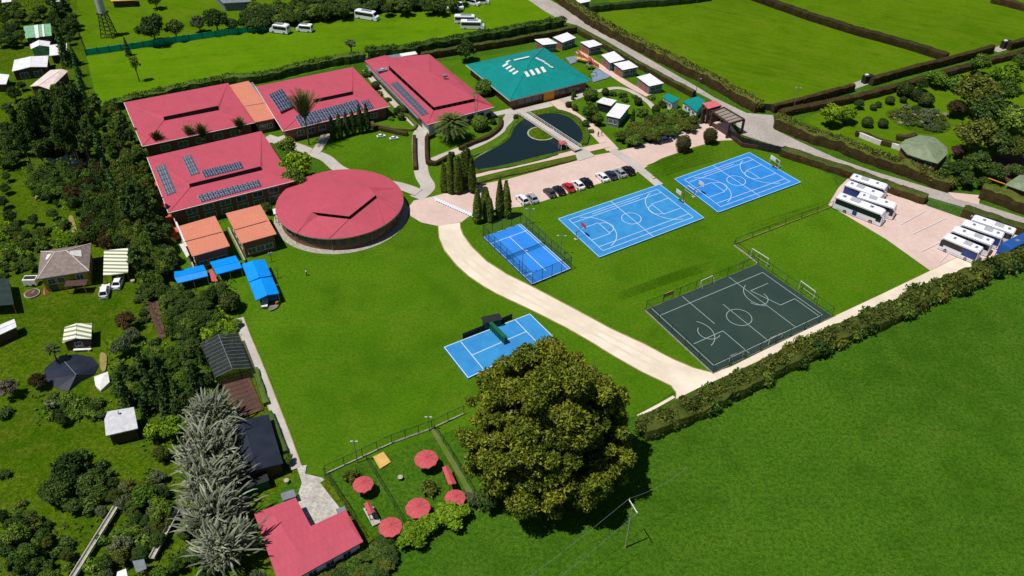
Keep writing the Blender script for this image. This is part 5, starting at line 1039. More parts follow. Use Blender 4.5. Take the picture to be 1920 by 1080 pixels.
for lab, p in (('white bucket on the grass beside the carport', (250, 530)), ('pale flower pot by the path end near the courtyard', (538, 905)), ('dark pot on the umbrella yard lawn', (751, 899))):
    a = U(*p); q = MB(); q.cyl(a, .3, .6, M_dark if 'dark' in lab else M_white, 12, .4); q.cyl(a+Vector((0, 0, .6)), .44, .06, M_stone, 12); single('pot', q, lab, 'pot')
# ---------------- vegetation ----------------
def unit(n): v = rng.normal(size=(n, 3)); return v/np.linalg.norm(v, axis=1, keepdims=True)
def leaves(P, N, size, asp=1.5, jit=.55, brush=0):
    n = len(P); N = N+rng.normal(size=(n, 3))*jit; N /= np.linalg.norm(N, axis=1, keepdims=True)
    T = np.cross(N, unit(n))
    if brush:
        b_ = rng.random((n, 1)) < brush; D0 = N+unit(n)*.45; N2 = np.cross(D0, unit(n)); N2 *= np.sign(N2[:, 2:3]+1e-9); N2 /= np.linalg.norm(N2, axis=1, keepdims=True); T = np.where(b_, D0, T); N = np.where(b_, N2, N)
    T /= np.linalg.norm(T, axis=1, keepdims=True)+1e-9; B = np.cross(N, T)
    s = size*(.6+.8*rng.random((n, 1))); a = T*s*asp/2; b = B*s/2
    V = np.empty((n, 4, 3)); V[:, 0] = P-a; V[:, 1] = P-b; V[:, 2] = P+a; V[:, 3] = P+b
    return V.reshape(-1, 3), np.arange(n*4).reshape(n, 4)
def ico(c, r, sq=1.0, sub=2, noise=.12):
    bm = bmesh.new(); bmesh.ops.create_icosphere(bm, subdivisions=sub, radius=1); V = np.array([v.co[:] for v in bm.verts]); F = np.array([[v.index for v in f.verts] for f in bm.faces]); bm.free()
    V = V*(1+rng.normal(size=(len(V), 1))*noise)*np.array([r, r, r*sq])+np.array(c); return V, F
def lobes_crown(mb, lobes, m, dens=9, size=.42, core=.78, sq=.85, jit=.5, droop=0, tight=0):
    """leaf clumps over every lobe, a leafy core inside"""
    C = np.array([l[:3] for l in lobes]); Rr = np.array([l[3] for l in lobes]); 
    for i, (c, r) in enumerate(zip(C, Rr)):
        n = int(dens*4*math.pi*r*r*.8); d = unit(n); d[:, 2] = np.abs(d[:, 2])*np.where(rng.random(n) < .75, 1, -1)
        rr = r*(.70+.58*rng.random((n, 1))) if tight else r*(.68+.56*rng.random((n, 1))**1.3); P = c+d*rr*np.array([1, 1, sq]); keep = np.ones(n, bool)
        for j in range(len(C)):
            if j != i: keep &= (np.linalg.norm((P-C[j])/np.array([1, 1, sq]), axis=1) > Rr[j]*.72)
        keep &= P[:, 2] > .15
        P = P[keep]; N = d[keep]*1.05+np.array([0, 0, .22]); 
        if droop: N[:, 2] *= .2
        V, F = leaves(P, N, size, 2.3 if tight else 1.6, jit=jit, brush=.65 if tight else .3); mb.raw(V, F, m)
        V, F = ico(c, r*core, sq, 1, .1); mb.raw(V, F, m)
def trunk(mb, h, r, m, limbs=4, spread=1.5, top=.75, seed=0):
    rd = random.Random(seed); mb.tube([(0, 0, 0), (rd.uniform(-.1, .1), rd.uniform(-.1, .1), h*.35), (rd.uniform(-.2, .2), rd.uniform(-.2, .2), h*top)], [r, r*.75, r*.35], m, 7)
    for i in range(limbs):
        a = i*2*math.pi/limbs+rd.uniform(-.4, .4); z = h*rd.uniform(.25, .45); mb.tube([(0, 0, z), (math.cos(a)*spread*.5, math.sin(a)*spread*.5, z+h*.14), (math.cos(a)*spread, math.sin(a)*spread, z+h*.32)], [r*.5, r*.33, r*.12], m, 5)
PROTO = {}
def mk(kind, crown, trk, h, wd): PROTO.setdefault(kind, []).append((crown, trk, h, wd))
def meshpair(kind, cb, tb): return cb.mesh('crown'), (tb.mesh('trunk') if tb else None)
def make_broad(kind, m, bark=None, n=3, nl=22, size=.34, dens=12, hh=8.0, w_=8.0, openness=1.0):
    for v in range(n):
        rd = random.Random(hash(kind) % 1000 if False else sum(map(ord, kind))+v*17); L = []
        for i in range(nl):
            a = rd.uniform(0, 2*math.pi); q = rd.random()**.6*w_*.36*openness; z = hh*(.42+.42*(1-(q/(w_*.42))**2)*rd.uniform(.6, 1.05)); L.append((math.cos(a)*q, math.sin(a)*q, z, rd.uniform(.085, .185)*w_))
        L.append((0, 0, hh*.55, w_*.27)); L.append((w_*.12, w_*.1, hh*.5, w_*.2)); cb = MB(); lobes_crown(cb, L, m, dens, size); tb = MB(); trunk(tb, hh, .28, bark or M_bark, 5, w_*.25, seed=v); c, t_ = meshpair(kind, cb, tb); mk(kind, c, t_, hh, w_)
make_broad('dark', L_dark, n=3); make_broad('mid', L_mid, n=3); make_broad('olive', L_olive, n=2, size=.3, dens=14); make_broad('bright', L_bright, n=2, size=.5, dens=7, nl=18); make_broad('fresh', L_fresh, n=2, size=.42, dens=9)
make_broad('grn2', L_grn2, n=1, size=.35, nl=16); make_broad('dead', L_dead, n=1, size=.35, dens=4, bark=M_pbark); make_broad('purple', L_purple, n=1); make_broad('hbrown', L_hbrown, n=1, size=.35)
# narrow and feathery
def make_conif(kind, m, n=2, hh=12.0, w_=4.2, bark=None, size=.4, dens=26, lean=0):
    for v in range(n):
        P = []; N = []; tot = int(dens*hh*w_*.8); z = rng.random(tot)**1.15; rr = (1-z)**.75*w_/2*(.45+.6*rng.random(tot))*(1+.18*np.sin(z*40+v)); a = rng.random(tot)*2*math.pi
        Pm = np.stack([np.cos(a)*rr, np.sin(a)*rr, .06*hh+z*hh*.94-rr*.25], 1); Nm = np.stack([np.cos(a), np.sin(a), np.full(tot, .5)], 1)
        cb = MB(); V, F = leaves(Pm, Nm, size, 1.9); cb.raw(V, F, m); k = 9
        cb.cyl((0, 0, hh*.07), w_*.30, hh*.8, m, k, .1); tb = MB(); tb.tube([(0, 0, 0), (0, 0, hh*.5), (0, 0, hh*.93)], [.2, .14, .04], bark or M_bark, 6); c, t_ = meshpair(kind, cb, tb); mk(kind, c, t_, hh, w_)
make_conif('conif', L_cyp); make_conif('feather', leaf('feathery_foliage', G(.045, .11, .03), G(.07, .15, .04)), hh=13, w_=4.6, size=.5)
def make_column(kind, m, n=3, hh=10.0, w_=2.3, size=.26, twin=False):
    for v in range(n):
        cb = MB(); rd = random.Random(v+5); stems = [(0, 0, 1, hh)] if not twin else [(rd.uniform(-.55, .55), rd.uniform(-.5, .5), rd.uniform(.55, .75), hh*rd.uniform(.72, 1)) for _ in range(4)]
        for sx, sy, sc, H_ in stems:
            tot = int(55*H_*w_*sc); z = rng.random(tot); prof = np.minimum(1, (z+.05)*5)**.5*(1-z**2.4)**.75; a = rng.random(tot)*2*math.pi; rr = prof*w_/2*sc*(.82+.25*rng.random(tot))*(1+.10*np.sin(a*3+z*9+v))
            Pm = np.stack([sx+np.cos(a)*rr, sy+np.sin(a)*rr, .25+z*(H_-.3)], 1); Nm = np.stack([np.cos(a), np.sin(a), np.full(tot, .35)], 1); V, F = leaves(Pm, Nm, size, 2.0, .4); cb.raw(V, F, m)
            zs = np.linspace(0, 1, 9); pr = [max(.03, min(1, (q+.05)*5)**.5*(1-q**2.4)**.75*w_/2*sc*.82) for q in zs]; cb.tube([(sx, sy, .25+q*(H_-.35)) for q in zs], pr, m, 10)
        tb = MB(); tb.tube([(0, 0, 0), (0, 0, 1.2)], [.16, .14], M_bark, 7); c, t_ = meshpair(kind, cb, tb); mk(kind, c, t_, hh, w_)
make_column('cyp', L_cyp); make_column('cypy', L_cypy, hh=12.5, w_=2.9, twin=True)
def make_round(kind, m, n=2, w_=3.0, hh=3.0, size=.2, dens=45, flat=1.0):
    for v in range(n):
        cb = MB(); r = w_/2; sq = hh/w_*1.0; tot = int(dens*4*math.pi*r*r); d = unit(tot); rr = r*(.9+.14*rng.random((tot, 1)))*(1+.05*np.sin(d[:, :1]*5+v)); P = d*rr*np.array([1, 1, sq])+np.array([0, 0, hh*.52]); k = P[:, 2] > .05
        V, F = leaves(P[k], d[k], size, 1.4, .5); cb.raw(V, F, m); V, F = ico((0, 0, hh*.52), r*.9, sq, 3, .02); cb.raw(V, F, m); tb = MB(); tb.tube([(0, 0, 0), (0, 0, hh*.3)], [.15, .12], M_bark, 6); c, t_ = meshpair(kind, cb, tb); mk(kind, c, t_, hh, w_)
make_round('ball', L_hedge); make_round('goldball', L_gold, 1, 3.6, 4.2, size=.16); make_round('greenball', L_mid, 2); 
def make_bush(kind, m, n=2, w_=3.0, hh=2.0, size=.3, dens=12):
    for v in range(n):
        rd = random.Random(v+50+len(kind)); L = [(rd.uniform(-.28, .28)*w_, rd.uniform(-.28, .28)*w_, hh*rd.uniform(.25, .55), w_*rd.uniform(.2, .3)) for _ in range(8)]; cb = MB(); lobes_crown(cb, L, m, dens, size, sq=.9); c, t_ = meshpair(kind, cb, None); mk(kind, c, t_, hh, w_)
make_bush('bush', L_dark); make_bush('bushm', L_mid); make_bush('busho', L_olive); make_bush('bushb', L_bright, size=.4); make_bush('bushf', L_fresh, size=.4); make_bush('bushg', L_grn2)
# shaded open thicket tree with thin crown
make_broad('tall', L_dark, n=2, nl=26, hh=13, w_=5.2, dens=9); make_broad('loose', L_mid, n=1, nl=14, dens=5, size=.36, hh=15, w_=6.5); KN_X = 1
make_broad('thin', L_grn2, n=1, nl=9, dens=2.5, size=.3, hh=7, w_=5)
def frond(mb, base, a, L, up, droop, m, w_=.5, n=6, dense=10):
    pts = []; 
    for i in range(n+1): f = i/n; hx = math.cos(up)*L*f*(1+.35*f*math.sin(up)); pts.append(Vector(base)+Vector((math.cos(a)*hx, math.sin(a)*hx, math.sin(up)*L*f*(1-.12*f)-droop*L*f*f)))
    mb.tube(pts, [.06]+[.04]*(n-1)+[.015], m, 4); s = Vector((-math.sin(a), math.cos(a), 0))
    for i in range(dense*2):
        f = .12+.86*i/(dense*2); j = min(n-1, int(f*n)); p = pts[j].lerp(pts[j+1], f*n-j); d = (pts[j+1]-pts[j]).normalized(); ln = w_*(.35+.65*math.sin(math.pi*min(1, f*.9+.1)))
        for k in (-1, 1): e = p+(s*k*.85+d*.55+Vector((0, 0, -.25)))*ln; mb.add([p-d*.05, p+d*.07, e], [(0, 1, 2)], m)
def palmtree(name, label, cat, px, hc, wpx, fr=46, up=(.0, 1.35), droop=.55, L=4, w_=.9, trad=.35, m=None, group=None, dense=12, bark=None):
    b = U(px[0], px[1], hc); L = wpx*mpp(px[0], px[1], hc)/2; b = Vector((b.x, b.y, 0)); t = thing(name, label, cat, b, group=group); q = MB(); q.tube([b, b+Vector((.1, 0, hc*.5)), b+Vector((0, .05, hc))], [trad*1.1, trad*.8, trad*.9], bark or M_bark, 9); part('trunk', q, t)
    q = MB(); rd = random.Random(int(px[0]))
    for i in range(fr): frond(q, b+Vector((0, 0, hc)), i*2.399+rd.uniform(-.15, .15), L*rd.uniform(.85, 1.08), up[0]+(up[1]-up[0])*((i+.5)/fr), droop, m or L_palm, w_, dense=dense)
    V, F = ico((b.x, b.y, b.z+hc), trad*1.8, 1.2, 2, .1); q.raw(V, F, M_wood); part('fronds', q, t)
KN = {'dark': 'evergreen_tree', 'mid': 'broadleaf_tree', 'olive': 'olive_green_tree', 'bright': 'flowering_tree', 'fresh': 'leafy_tree', 'grn2': 'grey_green_tree', 'dead': 'faded_tree', 'purple': 'purple_tree', 'hbrown': 'brown_tree', 'conif': 'conifer', 'feather': 'feathery_tree', 'cyp': 'cypress', 'cypy': 'cypress', 'ball': 'clipped_shrub', 'goldball': 'clipped_shrub', 'greenball': 'clipped_shrub', 'thin': 'sapling', 'loose': 'slender_tree', 'tall': 'slender_tree'}
NT = [0]; CT = {}
def tree(kind, px, py, wpx, label, group=None, hs=1.0, yaw=None, v=None):
    """crown centre seen at px,py and crown wpx pixels wide"""
    P = PROTO[kind]; c, t_, h, w_ = P[(NT[0] if v is None else v) % len(P)]; NT[0] += 1
    s = 1.0
    for _ in range(3): zc = h*s*hs*(.58 if 'ball' not in kind and 'bush' not in kind else .5); s = wpx*mpp(px, py, zc)/w_
    b = U(px, py, zc); nm = KN.get(kind, 'bush')
    CT[nm] = CT.get(nm, 0)+1
    if CT[nm] > 290: nm = 'further_tree' if 'tree' in nm else 'shrub'  # later plants of the same kind, only the name changes
    cat = 'tree' if 'tree' in nm or nm in ('conifer', 'cypress', 'sapling') else 'shrub'
    rz = random.uniform(0, 6.28) if yaw is None else yaw
    if t_ is None:
        o = bpy.data.objects.new(nm, c); o.location = (b.x, b.y, 0); o.rotation_euler = (0, 0, rz); o.scale = (s, s, s*hs); link(o); return tag(o, label, cat, group)
    o = thing(nm, label, cat, (b.x, b.y, 0), rz, group); o.scale = (s, s, s*hs)
    for n_, me in (('crown', c), ('trunk', t_)): q = bpy.data.objects.new(n_, me); link(q, o)
    return o
def inpoly(x, y, P):
    r = False; j = len(P)-1
    for i in range(len(P)):
        if (P[i][1] > y) != (P[j][1] > y) and x < (P[j][0]-P[i][0])*(y-P[i][1])/(P[j][1]-P[i][1])+P[i][0]: r = not r
        j = i
    return r
TONE = {'dark': 'dark', 'mid': 'mid green', 'olive': 'olive', 'grn2': 'grey green', 'fresh': 'fresh green', 'hbrown': 'brownish', 'conif': 'pointed', 'bush': 'dark low', 'bushm': 'green low', 'busho': 'olive low', 'bushb': 'bright low', 'bushf': 'fresh low', 'bushg': 'grey low', 'tall': 'tall slender', 'feather': 'tall feathery', 'loose': 'slender'}
def wood(poly, step, kinds, wpx, label, group, avoid=(), hs=(.85, 1.2), jit=.35, vfac=.72, place=None):
    xs = [p[0] for p in poly]; ys = [p[1] for p in poly]; y = min(ys)+step*.3; row = 0; X0, X1, Y0, Y1 = min(xs), max(xs), min(ys), max(ys)
    while y < Y1:
        x = X0+(step/2 if row % 2 else 0)
        while x < X1:
            px, py = x+random.uniform(-jit, jit)*step, y+random.uniform(-jit, jit)*step*vfac
            if inpoly(px, py, poly) and not any(inpoly(px, py, a) for a in avoid):
                k = random.choice(kinds); s = random.uniform(*wpx); fx = (px-X0)/(X1-X0); fy = (py-Y0)/(Y1-Y0)
                if X1-X0 > 2.2*(Y1-Y0): wh = ['left end', 'left part', 'middle', 'right part', 'right end'][min(4, max(0, int(fx*5)))]
                elif Y1-Y0 > 1.6*(X1-X0): wh = ['top end', 'upper part', 'middle', 'lower part', 'bottom end'][min(4, max(0, int(fy*5)))]
                else: wh = [['top left', 'top middle', 'top right'], ['left side', 'middle', 'right side'], ['bottom left', 'bottom middle', 'bottom right']][min(2, max(0, int(fy*3)))][min(2, max(0, int(fx*3)))]
                sz = 'large ' if s > wpx[0]*.35+wpx[1]*.65 else 'small ' if s < wpx[0]*.65+wpx[1]*.35 else ''
                tree(k, px, py, s, sz+TONE.get(k, 'leafy')+(' shrub, ' if 'bush' in k else ' tree, ')+wh+' of the '+label, group, random.uniform(*hs))
            x += step
        y += step*vfac; row += 1
def undergrowth(poly, m, where, dens=3.0, h=1.6, size=.38):
    """low tangled growth covering the ground between the trees"""
    W = [U(*p) for p in poly]; xs = [p.x for p in W]; ys = [p.y for p in W]; A = (max(xs)-min(xs))*(max(ys)-min(ys)); n = int(A*dens); X = rng.uniform(min(xs), max(xs), n); Y = rng.uniform(min(ys), max(ys), n); PP = [(p.x, p.y) for p in W]
    k = np.array([inpoly(a, b_, PP) for a, b_ in zip(X, Y)]); X = X[k]; Y = Y[k]; hh = (.5+.5*np.sin(X*.9+np.sin(Y*.7)*2)*np.sin(Y*1.1+np.sin(X*.5)*2))*h; kk = hh > h*.18; X = X[kk]; Y = Y[kk]; hh = hh[kk]
    P = np.stack([X, Y, .08+hh*rng.random(len(X))**.5], 1); V, F = leaves(P, np.tile([0, 0, 1.0], (len(X), 1)), size, 1.5, .6); mb = MB(); mb.raw(V, F, m); o = single('undergrowth', mb, 'tangled low growth between the trees of the '+where, 'undergrowth'); o['kind'] = 'stuff'
# boundary wood beside the school
wood([(178, 185), (228, 205), (262, 285), (268, 300), (250, 330), (205, 290)], 14, ['olive', 'mid', 'olive', 'mid', 'tall'], (18, 30), 'wood by the upper left red block', 'olive trees of the boundary wood', hs=(.9, 1.3))
wood([(215, 300), (266, 290), (305, 395), (312, 420), (322, 455), (330, 498), (290, 530), (255, 500), (225, 420)], 15, ['olive', 'mid', 'dark', 'tall', 'mid', 'mid', 'olive'], (27, 38), 'wood beside the two storey red block', 'dark trees of the boundary wood', hs=(1.0, 1.5))
for i, (x, y) in enumerate(((136, 100), (139, 120), (146, 145), (153, 168), (160, 190), (166, 214), (173, 238), (181, 262), (189, 288), (197, 312), (206, 336), (215, 360))):
    tree('feather', x+random.uniform(-3, 3), y, 15+i*.7, ['first', 'second', 'third', 'fourth', 'fifth', 'sixth', 'seventh', 'eighth', 'ninth', 'tenth', 'eleventh', 'twelfth'][i]+' tall feathery tree down the line from the teal screen end', 'feathery trees in the line', random.uniform(.7, 1.0))
wood([(92, 0), (128, -5), (142, 60), (132, 82), (104, 78), (92, 40)], 15, ['dark', 'conif', 'dark'], (18, 26), 'tall clump behind the flat white shed', 'dark trees behind the flat white shed', hs=(1.0, 1.3))
wood([(-5, 2), (40, 5), (75, 5), (85, 30), (40, 42), (36, 75), (-5, 82)], 16, ['dark', 'mid', 'dark'], (18, 28), 'clump at the top left corner', 'dark trees at the top left corner', avoid=([(36, 0), (75, 0), (78, 14), (60, 22), (38, 14)],))
wood([(85, 172), (130, 165), (165, 200), (178, 250), (170, 285), (128, 275), (70, 285), (15, 275), (28, 205)], 13, ['dark', 'tall', 'mid', 'mid', 'tall', 'fresh'], (18, 30), 'grove above the small grey pond', 'dark trees above the small pond', hs=(1.1, 1.8))
wood([(-8, 232), (25, 240), (32, 300), (-8, 310)], 18, ['dark'], (24, 32), 'edge clump left of the small grey pond', 'dark trees at the left edge')
wood([(132, 318), (180, 300), (205, 330), (215, 370), (245, 430), (250, 462), (185, 458), (165, 430), (150, 395), (124, 372)], 14, ['dark', 'hbrown', 'dark', 'mid'], (22, 32), 'grove behind the yellow house', 'dark brownish trees behind the yellow house', hs=(1.1, 1.6))
wood([(48, 312), (120, 305), (130, 340), (110, 362), (80, 372), (50, 350)], 14, ['mid', 'dark', 'fresh'], (20, 28), 'clump below the small grey pond', 'mid green trees below the small pond')
for x, y, s in ((12, 330, 20), (10, 352, 22), (4, 378, 26), (20, 405, 30), (30, 425, 28), (98, 400, 24), (105, 380, 14), (62, 412, 26), (48, 440, 22)): tree('dark', x, y, s, 'dark tree standing alone on the orchard grass, '+('upper left' if x < 50 and y < 360 else 'lower left' if x < 50 else 'right side')+(', wider' if s > 24 else ''), 'orchard trees', 1.1)
wood([(-5, 425), (60, 430), (115, 415), (160, 438), (172, 452), (75, 466), (30, 490), (-5, 500)], 13, ['mid', 'fresh', 'bushf', 'olive', 'bushm', 'bushb'], (12, 22), 'orchard left of the yellow house', 'small orchard trees', avoid=([(80, 432), (135, 425), (140, 445), (90, 450)],))
for x, y, s in ((25, 175, 32), (10, 200, 18), (40, 160, 20)): tree('dark', x, y, s, 'dark tree on the grass below the wide white shed', 'trees below the wide white shed', 1.0)
for x, y, s in ((108, 178, 30), (90, 188, 24), (130, 165, 24)): tree('hbrown', x, y, s, 'flat topped brownish tree overlapping the faded pink roof', 'brownish trees at the faded pink roof', .7)
# wood between marquees and greenhouse
wood([(268, 522), (335, 535), (345, 555), (395, 548), (402, 580), (372, 612), (372, 648), (340, 650), (318, 620), (300, 575), (262, 555)], 18, ['dark', 'mid', 'dark'], (24, 34), 'wood below the blue marquees', 'dark trees below the marquees', hs=(.8, 1.1))
wood([(382, 560), (425, 590), (450, 605), (448, 622), (372, 640)], 15, ['bushb', 'fresh', 'bushf', 'bushb'], (18, 26), 'bright thicket above the net greenhouse', 'bright shrubs above the greenhouse', hs=(.8, 1.2))
wood([(395, 540), (425, 535), (425, 552), (400, 556)], 18, ['dark'], (24, 30), 'clump behind the round lawn edge tree', 'dark bushes at the lawn edge')
tree('ball', 430, 566, 40, 'round dark clipped tree at the lawn edge near the lower blue marquee', None, 1.0)
wood([(205, 690), (262, 690), (262, 655), (330, 655), (372, 655), (392, 712), (395, 745), (345, 770), (262, 770), (200, 762)], 15, ['fresh', 'mid', 'tall', 'fresh', 'mid', 'conif'], (18, 32), 'wood above the pale grey shed', 'trees above the pale grey shed', avoid=([(176, 705), (208, 700), (210, 740), (180, 740)], [(190, 735), (262, 735), (262, 790), (190, 790)]), hs=(.8, 1.05))
wood([(335, 655), (375, 660), (398, 720), (360, 720)], 16, ['olive', 'fresh'], (20, 28), 'olive strip against the net greenhouse', 'olive trees at the greenhouse')
wood([(100, 742), (185, 750), (192, 778), (120, 792), (90, 775)], 13, ['bush', 'bushf', 'dark', 'bushm'], (18, 28), 'thicket below the dark tarpaulin', 'shrubs below the tarpaulin')
for x, y, s, k, l in ((236, 600, 44, 'hbrown', 'dark brownish tree on the lawn below the carport'), (228, 648, 44, 'grn2', 'grey green tree between striped hut and wood'), (248, 625, 34, 'grn2', 'smaller grey green tree right of the striped hut'), (14, 726, 46, 'dead', 'faded pinkish tree with bare trunks at the left edge'), (70, 712, 36, 'hbrown', 'brown bushy tree left of the dark tarpaulin'), (95, 758, 30, 'thin', 'thin leaning tree below the dark tarpaulin'),
    (128, 878, 76, 'dark', 'biggest dark tree on the rough grass at the lower left'), (170, 905, 56, 'dark', 'dark tree touching the right side of the biggest dark tree'), (110, 925, 60, 'dark', 'dark tree just below the biggest dark tree'), (30, 1000, 56, 'mid', 'mid green tree near the left edge at the bottom'), (45, 1045, 66, 'mid', 'leafy tree in the bottom left corner'), (120, 1025, 34, 'bush', 'dark bush at the bottom between the corner tree and the longer trough'), (8, 890, 24, 'bush', 'dark bush at the left edge beside the rough grass'), (40, 945, 20, 'busho', 'olive bush at the lower left'), (12, 772, 30, 'bush', 'dark bush under the faded pinkish tree'),
    (225, 1020, 46, 'grn2', 'grey green tree between the two timber troughs'), (270, 925, 52, 'fresh', 'leafy palm like tree above the troughs'), (300, 960, 48, 'mid', 'mid green tree between the upper ends of the troughs'), (245, 950, 36, 'mid', 'mid green tree beside the top of the longer trough'), (190, 1010, 26, 'bushf', 'bush against the longer trough'),
    (325, 800, 58, 'bright', 'bright yellow green flowering tree above the silver trees'), (285, 812, 44, 'bright', 'bright yellow green tree right of the pale grey shed'), (300, 850, 36, 'olive', 'olive bush below the bright yellow green trees'), (350, 770, 40, 'bright', 'bright tree between greenhouse and silver trees'), (350, 850, 30, 'dark', 'dark bush left of the silver trees'),
    (330, 1055, 40, 'mid', 'mid green tree below the silver trees'), (360, 1040, 40, 'dark', 'dark tree right of the shorter trough'), (300, 1080, 44, 'fresh', 'leafy tree at the bottom edge'), (390, 1078, 40, 'dark', 'dark tree at the bottom edge left of the L shaped building'), (440, 1075, 42, 'mid', 'green tree at the bottom corner of the L shaped building'), (170, 1060, 30, 'bushf', 'bush at the bottom edge beside the longer trough'), (480, 1082, 40, 'grn2', 'grey green tree touching the bottom of the L shaped building'), (345, 1000, 30, 'dark', 'dark bush right of the shorter trough')): tree(k, x, y, s, l)
wood([(0, 960), (60, 960), (100, 1000), (150, 1040), (120, 1090), (0, 1090)], 26, ['mid', 'dark', 'olive', 'bush'], (26, 42), 'bottom left corner thicket', 'trees of the bottom left corner')
wood([(185, 960), (235, 900), (300, 890), (330, 940), (330, 1000), (290, 1050), (330, 1090), (170, 1090), (215, 1030), (240, 975)], 22, ['mid', 'fresh', 'olive', 'grn2', 'bushm', 'dark'], (22, 38), 'thicket around the two timber troughs', 'trees around the troughs', avoid=([(130, 1090), (215, 950), (240, 960), (165, 1090)], [(275, 1060), (325, 955), (350, 965), (300, 1070)], [(210, 1045), (280, 1040), (280, 1090), (205, 1090)]))
wood([(150, 850), (215, 880), (215, 930), (160, 950), (90, 960), (80, 900)], 24, ['dark', 'bush', 'dark'], (28, 44), 'dark clump right of the biggest dark tree', 'dark clump at the lower left')
wood([(0, 500), (60, 480), (75, 500), (0, 520)], 14, ['bush', 'mid'], (14, 22), 'strip above the left edge net shed', 'trees above the net shed')
for x, y in ((255, 560), (262, 545), (270, 600), (290, 640), (265, 585)): tree('bush', x, y, 20, 'dark shrub beside the brown ribbed rack', 'shrubs beside the rack')
PL = ['boundary wood by the red blocks', 'grove above the yellow house', 'wood above the pale grey shed', 'orchard left of the yellow house', 'thicket below the dark tarpaulin', 'bright thicket above the net greenhouse', 'thicket at the bottom left', 'clump at the top left corner', 'bright trees beside the silver row']; NU = list(range(9))[::-1]
for P_, m_, h_ in (([(160, 185), (232, 200), (275, 300), (335, 500), (300, 560), (440, 520), (455, 610), (400, 640), (280, 600), (225, 430), (180, 300)], L_dark, 1.8), ([(10, 190), (165, 170), (200, 300), (250, 465), (170, 460), (110, 380), (10, 310)], L_mid, 1.2), ([(200, 640), (400, 630), (420, 760), (200, 780)], L_mid, 1.8), ([(-20, 410), (70, 430), (120, 410), (170, 440), (175, 458), (75, 470), (30, 500), (-20, 505)], L_fresh, 1.3), ([(60, 740), (190, 745), (200, 790), (70, 800)], L_fresh, 1.2), ([(380, 560), (450, 590), (455, 630), (375, 645)], L_bright, 1.2), ([(150, 960), (330, 900), (340, 1000), (480, 1060), (480, 1110), (0, 1110), (0, 960), (60, 950), (90, 1010)], L_olive, .9), ([(-20, 0), (130, -10), (140, 90), (40, 60), (35, 85), (-20, 90)], L_dark, 1.4), ([(260, 790), (350, 780), (350, 870), (270, 860)], L_mid, 1.4)): undergrowth(P_, m_, PL[int(NU.pop())], 1.6, h_*.6)  # where undergrowth is dark, shade of the gaps between trees is painted in
# the silver trees
L_sil2 = L_silver
def silver(label, px, h, wpx, seed):
    b = U(*px, h*.55); w_ = wpx*mpp(*px, h*.55)/2; b = Vector((b.x, b.y, 0)); t = thing('silver_tree', label, 'tree', b, group='silver grey shaggy trees'); rd = random.Random(seed); q = MB(); q.tube([b, b+Vector((0, 0, h*.5)), b+Vector((.2, 0, h*.85))], [.35, .25, .08], M_pbark, 7); part('trunk', q, t); q = MB()
    for i in range(330):
        a = rd.uniform(0, 6.283); el = math.asin(rd.uniform(-.1, 1)); d = Vector((math.cos(a)*math.cos(el), math.sin(a)*math.cos(el), math.sin(el)*.9)); st = b+Vector((0, 0, h*.42))+Vector((d.x*w_, d.y*w_, d.z*h*.5))*rd.uniform(.35, .8); ln = rd.uniform(2.0, 4.2); s = Vector((rd.uniform(-1, 1), rd.uniform(-1, 1), rd.uniform(-.5, .3)))*.65+Vector((.25*math.sin(a*3+seed), .25, 0))
        p1 = st+(d+s*.3)*ln*.4+Vector((0, 0, .25)); p2 = p1+(d*.6+s)*ln*.3+Vector((0, 0, .3)); p3 = p2+(d*.3+s)*ln*.25+Vector((0, 0, .1)); p4 = p3+(s*.8+d*.2)*ln*.2-Vector((0, 0, .2)); q.tube([st, p1, p2, p3, p4], [.07, .12, .14, .11, .03], L_sil2 if rd.random() < .8 else L_grn2, 4)
    V, F = ico((b.x, b.y, h*.45), w_*.5, h*.3/(w_*.5), 2, .15); q.raw(V, F, L_dark)  # dark inner core: shade between the strands is put into its colour
    n = 500; d = unit(n); d[:, 2] = np.abs(d[:, 2]); P = d*np.array([w_, w_, h*.5])*(.5+.4*rng.random((n, 1)))+np.array([b.x, b.y, h*.42]); V, F = leaves(P, d, .16, 5.5, .8); q.raw(V, F, L_sil2); part('crown', q, t)
for i, (px, h, wp, l) in enumerate((((395, 780), 7.5, 66, 'silver grey shaggy tree at the top of the silver row by the soil beds'), ((385, 845), 8.5, 90, 'silver shaggy tree second from the top of the row by the long dark shed'), ((395, 905), 8.5, 88, 'silver grey shaggy tree in the middle of the silver row left of the green store'), ((400, 965), 8.5, 90, 'silver grey shaggy tree beside the upper corner of the L shaped building'), ((420, 1025), 8, 76, 'silver grey shaggy tree lowest in the row beside the L shaped building'))): silver(l, px, h, wp, i+3)
# small things on the far left
for x, y, k, s, l in ((297.5, 257, 'y', 20, 'spiky yucca at the left end of the front of the upper left block'), (358, 247, 'y', 20, 'left of the paired yuccas between the two left red blocks'), (381, 247, 'y', 22, 'right of the paired yuccas between the two left red blocks'), (451, 232, 'y', 20, 'spiky yucca at the right end of the upper left block')):
    palmtree('yucca', l, 'yucca', (x, y+13), 2.4, s*3.0, fr=30, up=(1.15, 1.53), droop=.02, w_=.8, trad=.25, group='yuccas between the red blocks', dense=10, m=L_palm)
for x, y in ((362, 255), (376, 258), (445, 238)): tree('bushm', x, y, 16, 'low green bush at the foot of the yuccas', 'bushes under the yuccas')
palmtree('palm_tree', 'huge feathery date palm beside the right red block', 'palm', (846, 232), 4.8, 72, fr=120, up=(-.35, 1.45), droop=.38, w_=.85, trad=.55, dense=16)
palmtree('palm_tree', 'tall upright palm in front of the solar panel block', 'palm', (572, 224), 7.4, 128, fr=40, up=(1.05, 1.5), droop=.02, w_=1.4, trad=.2, dense=16, m=L_cyp)
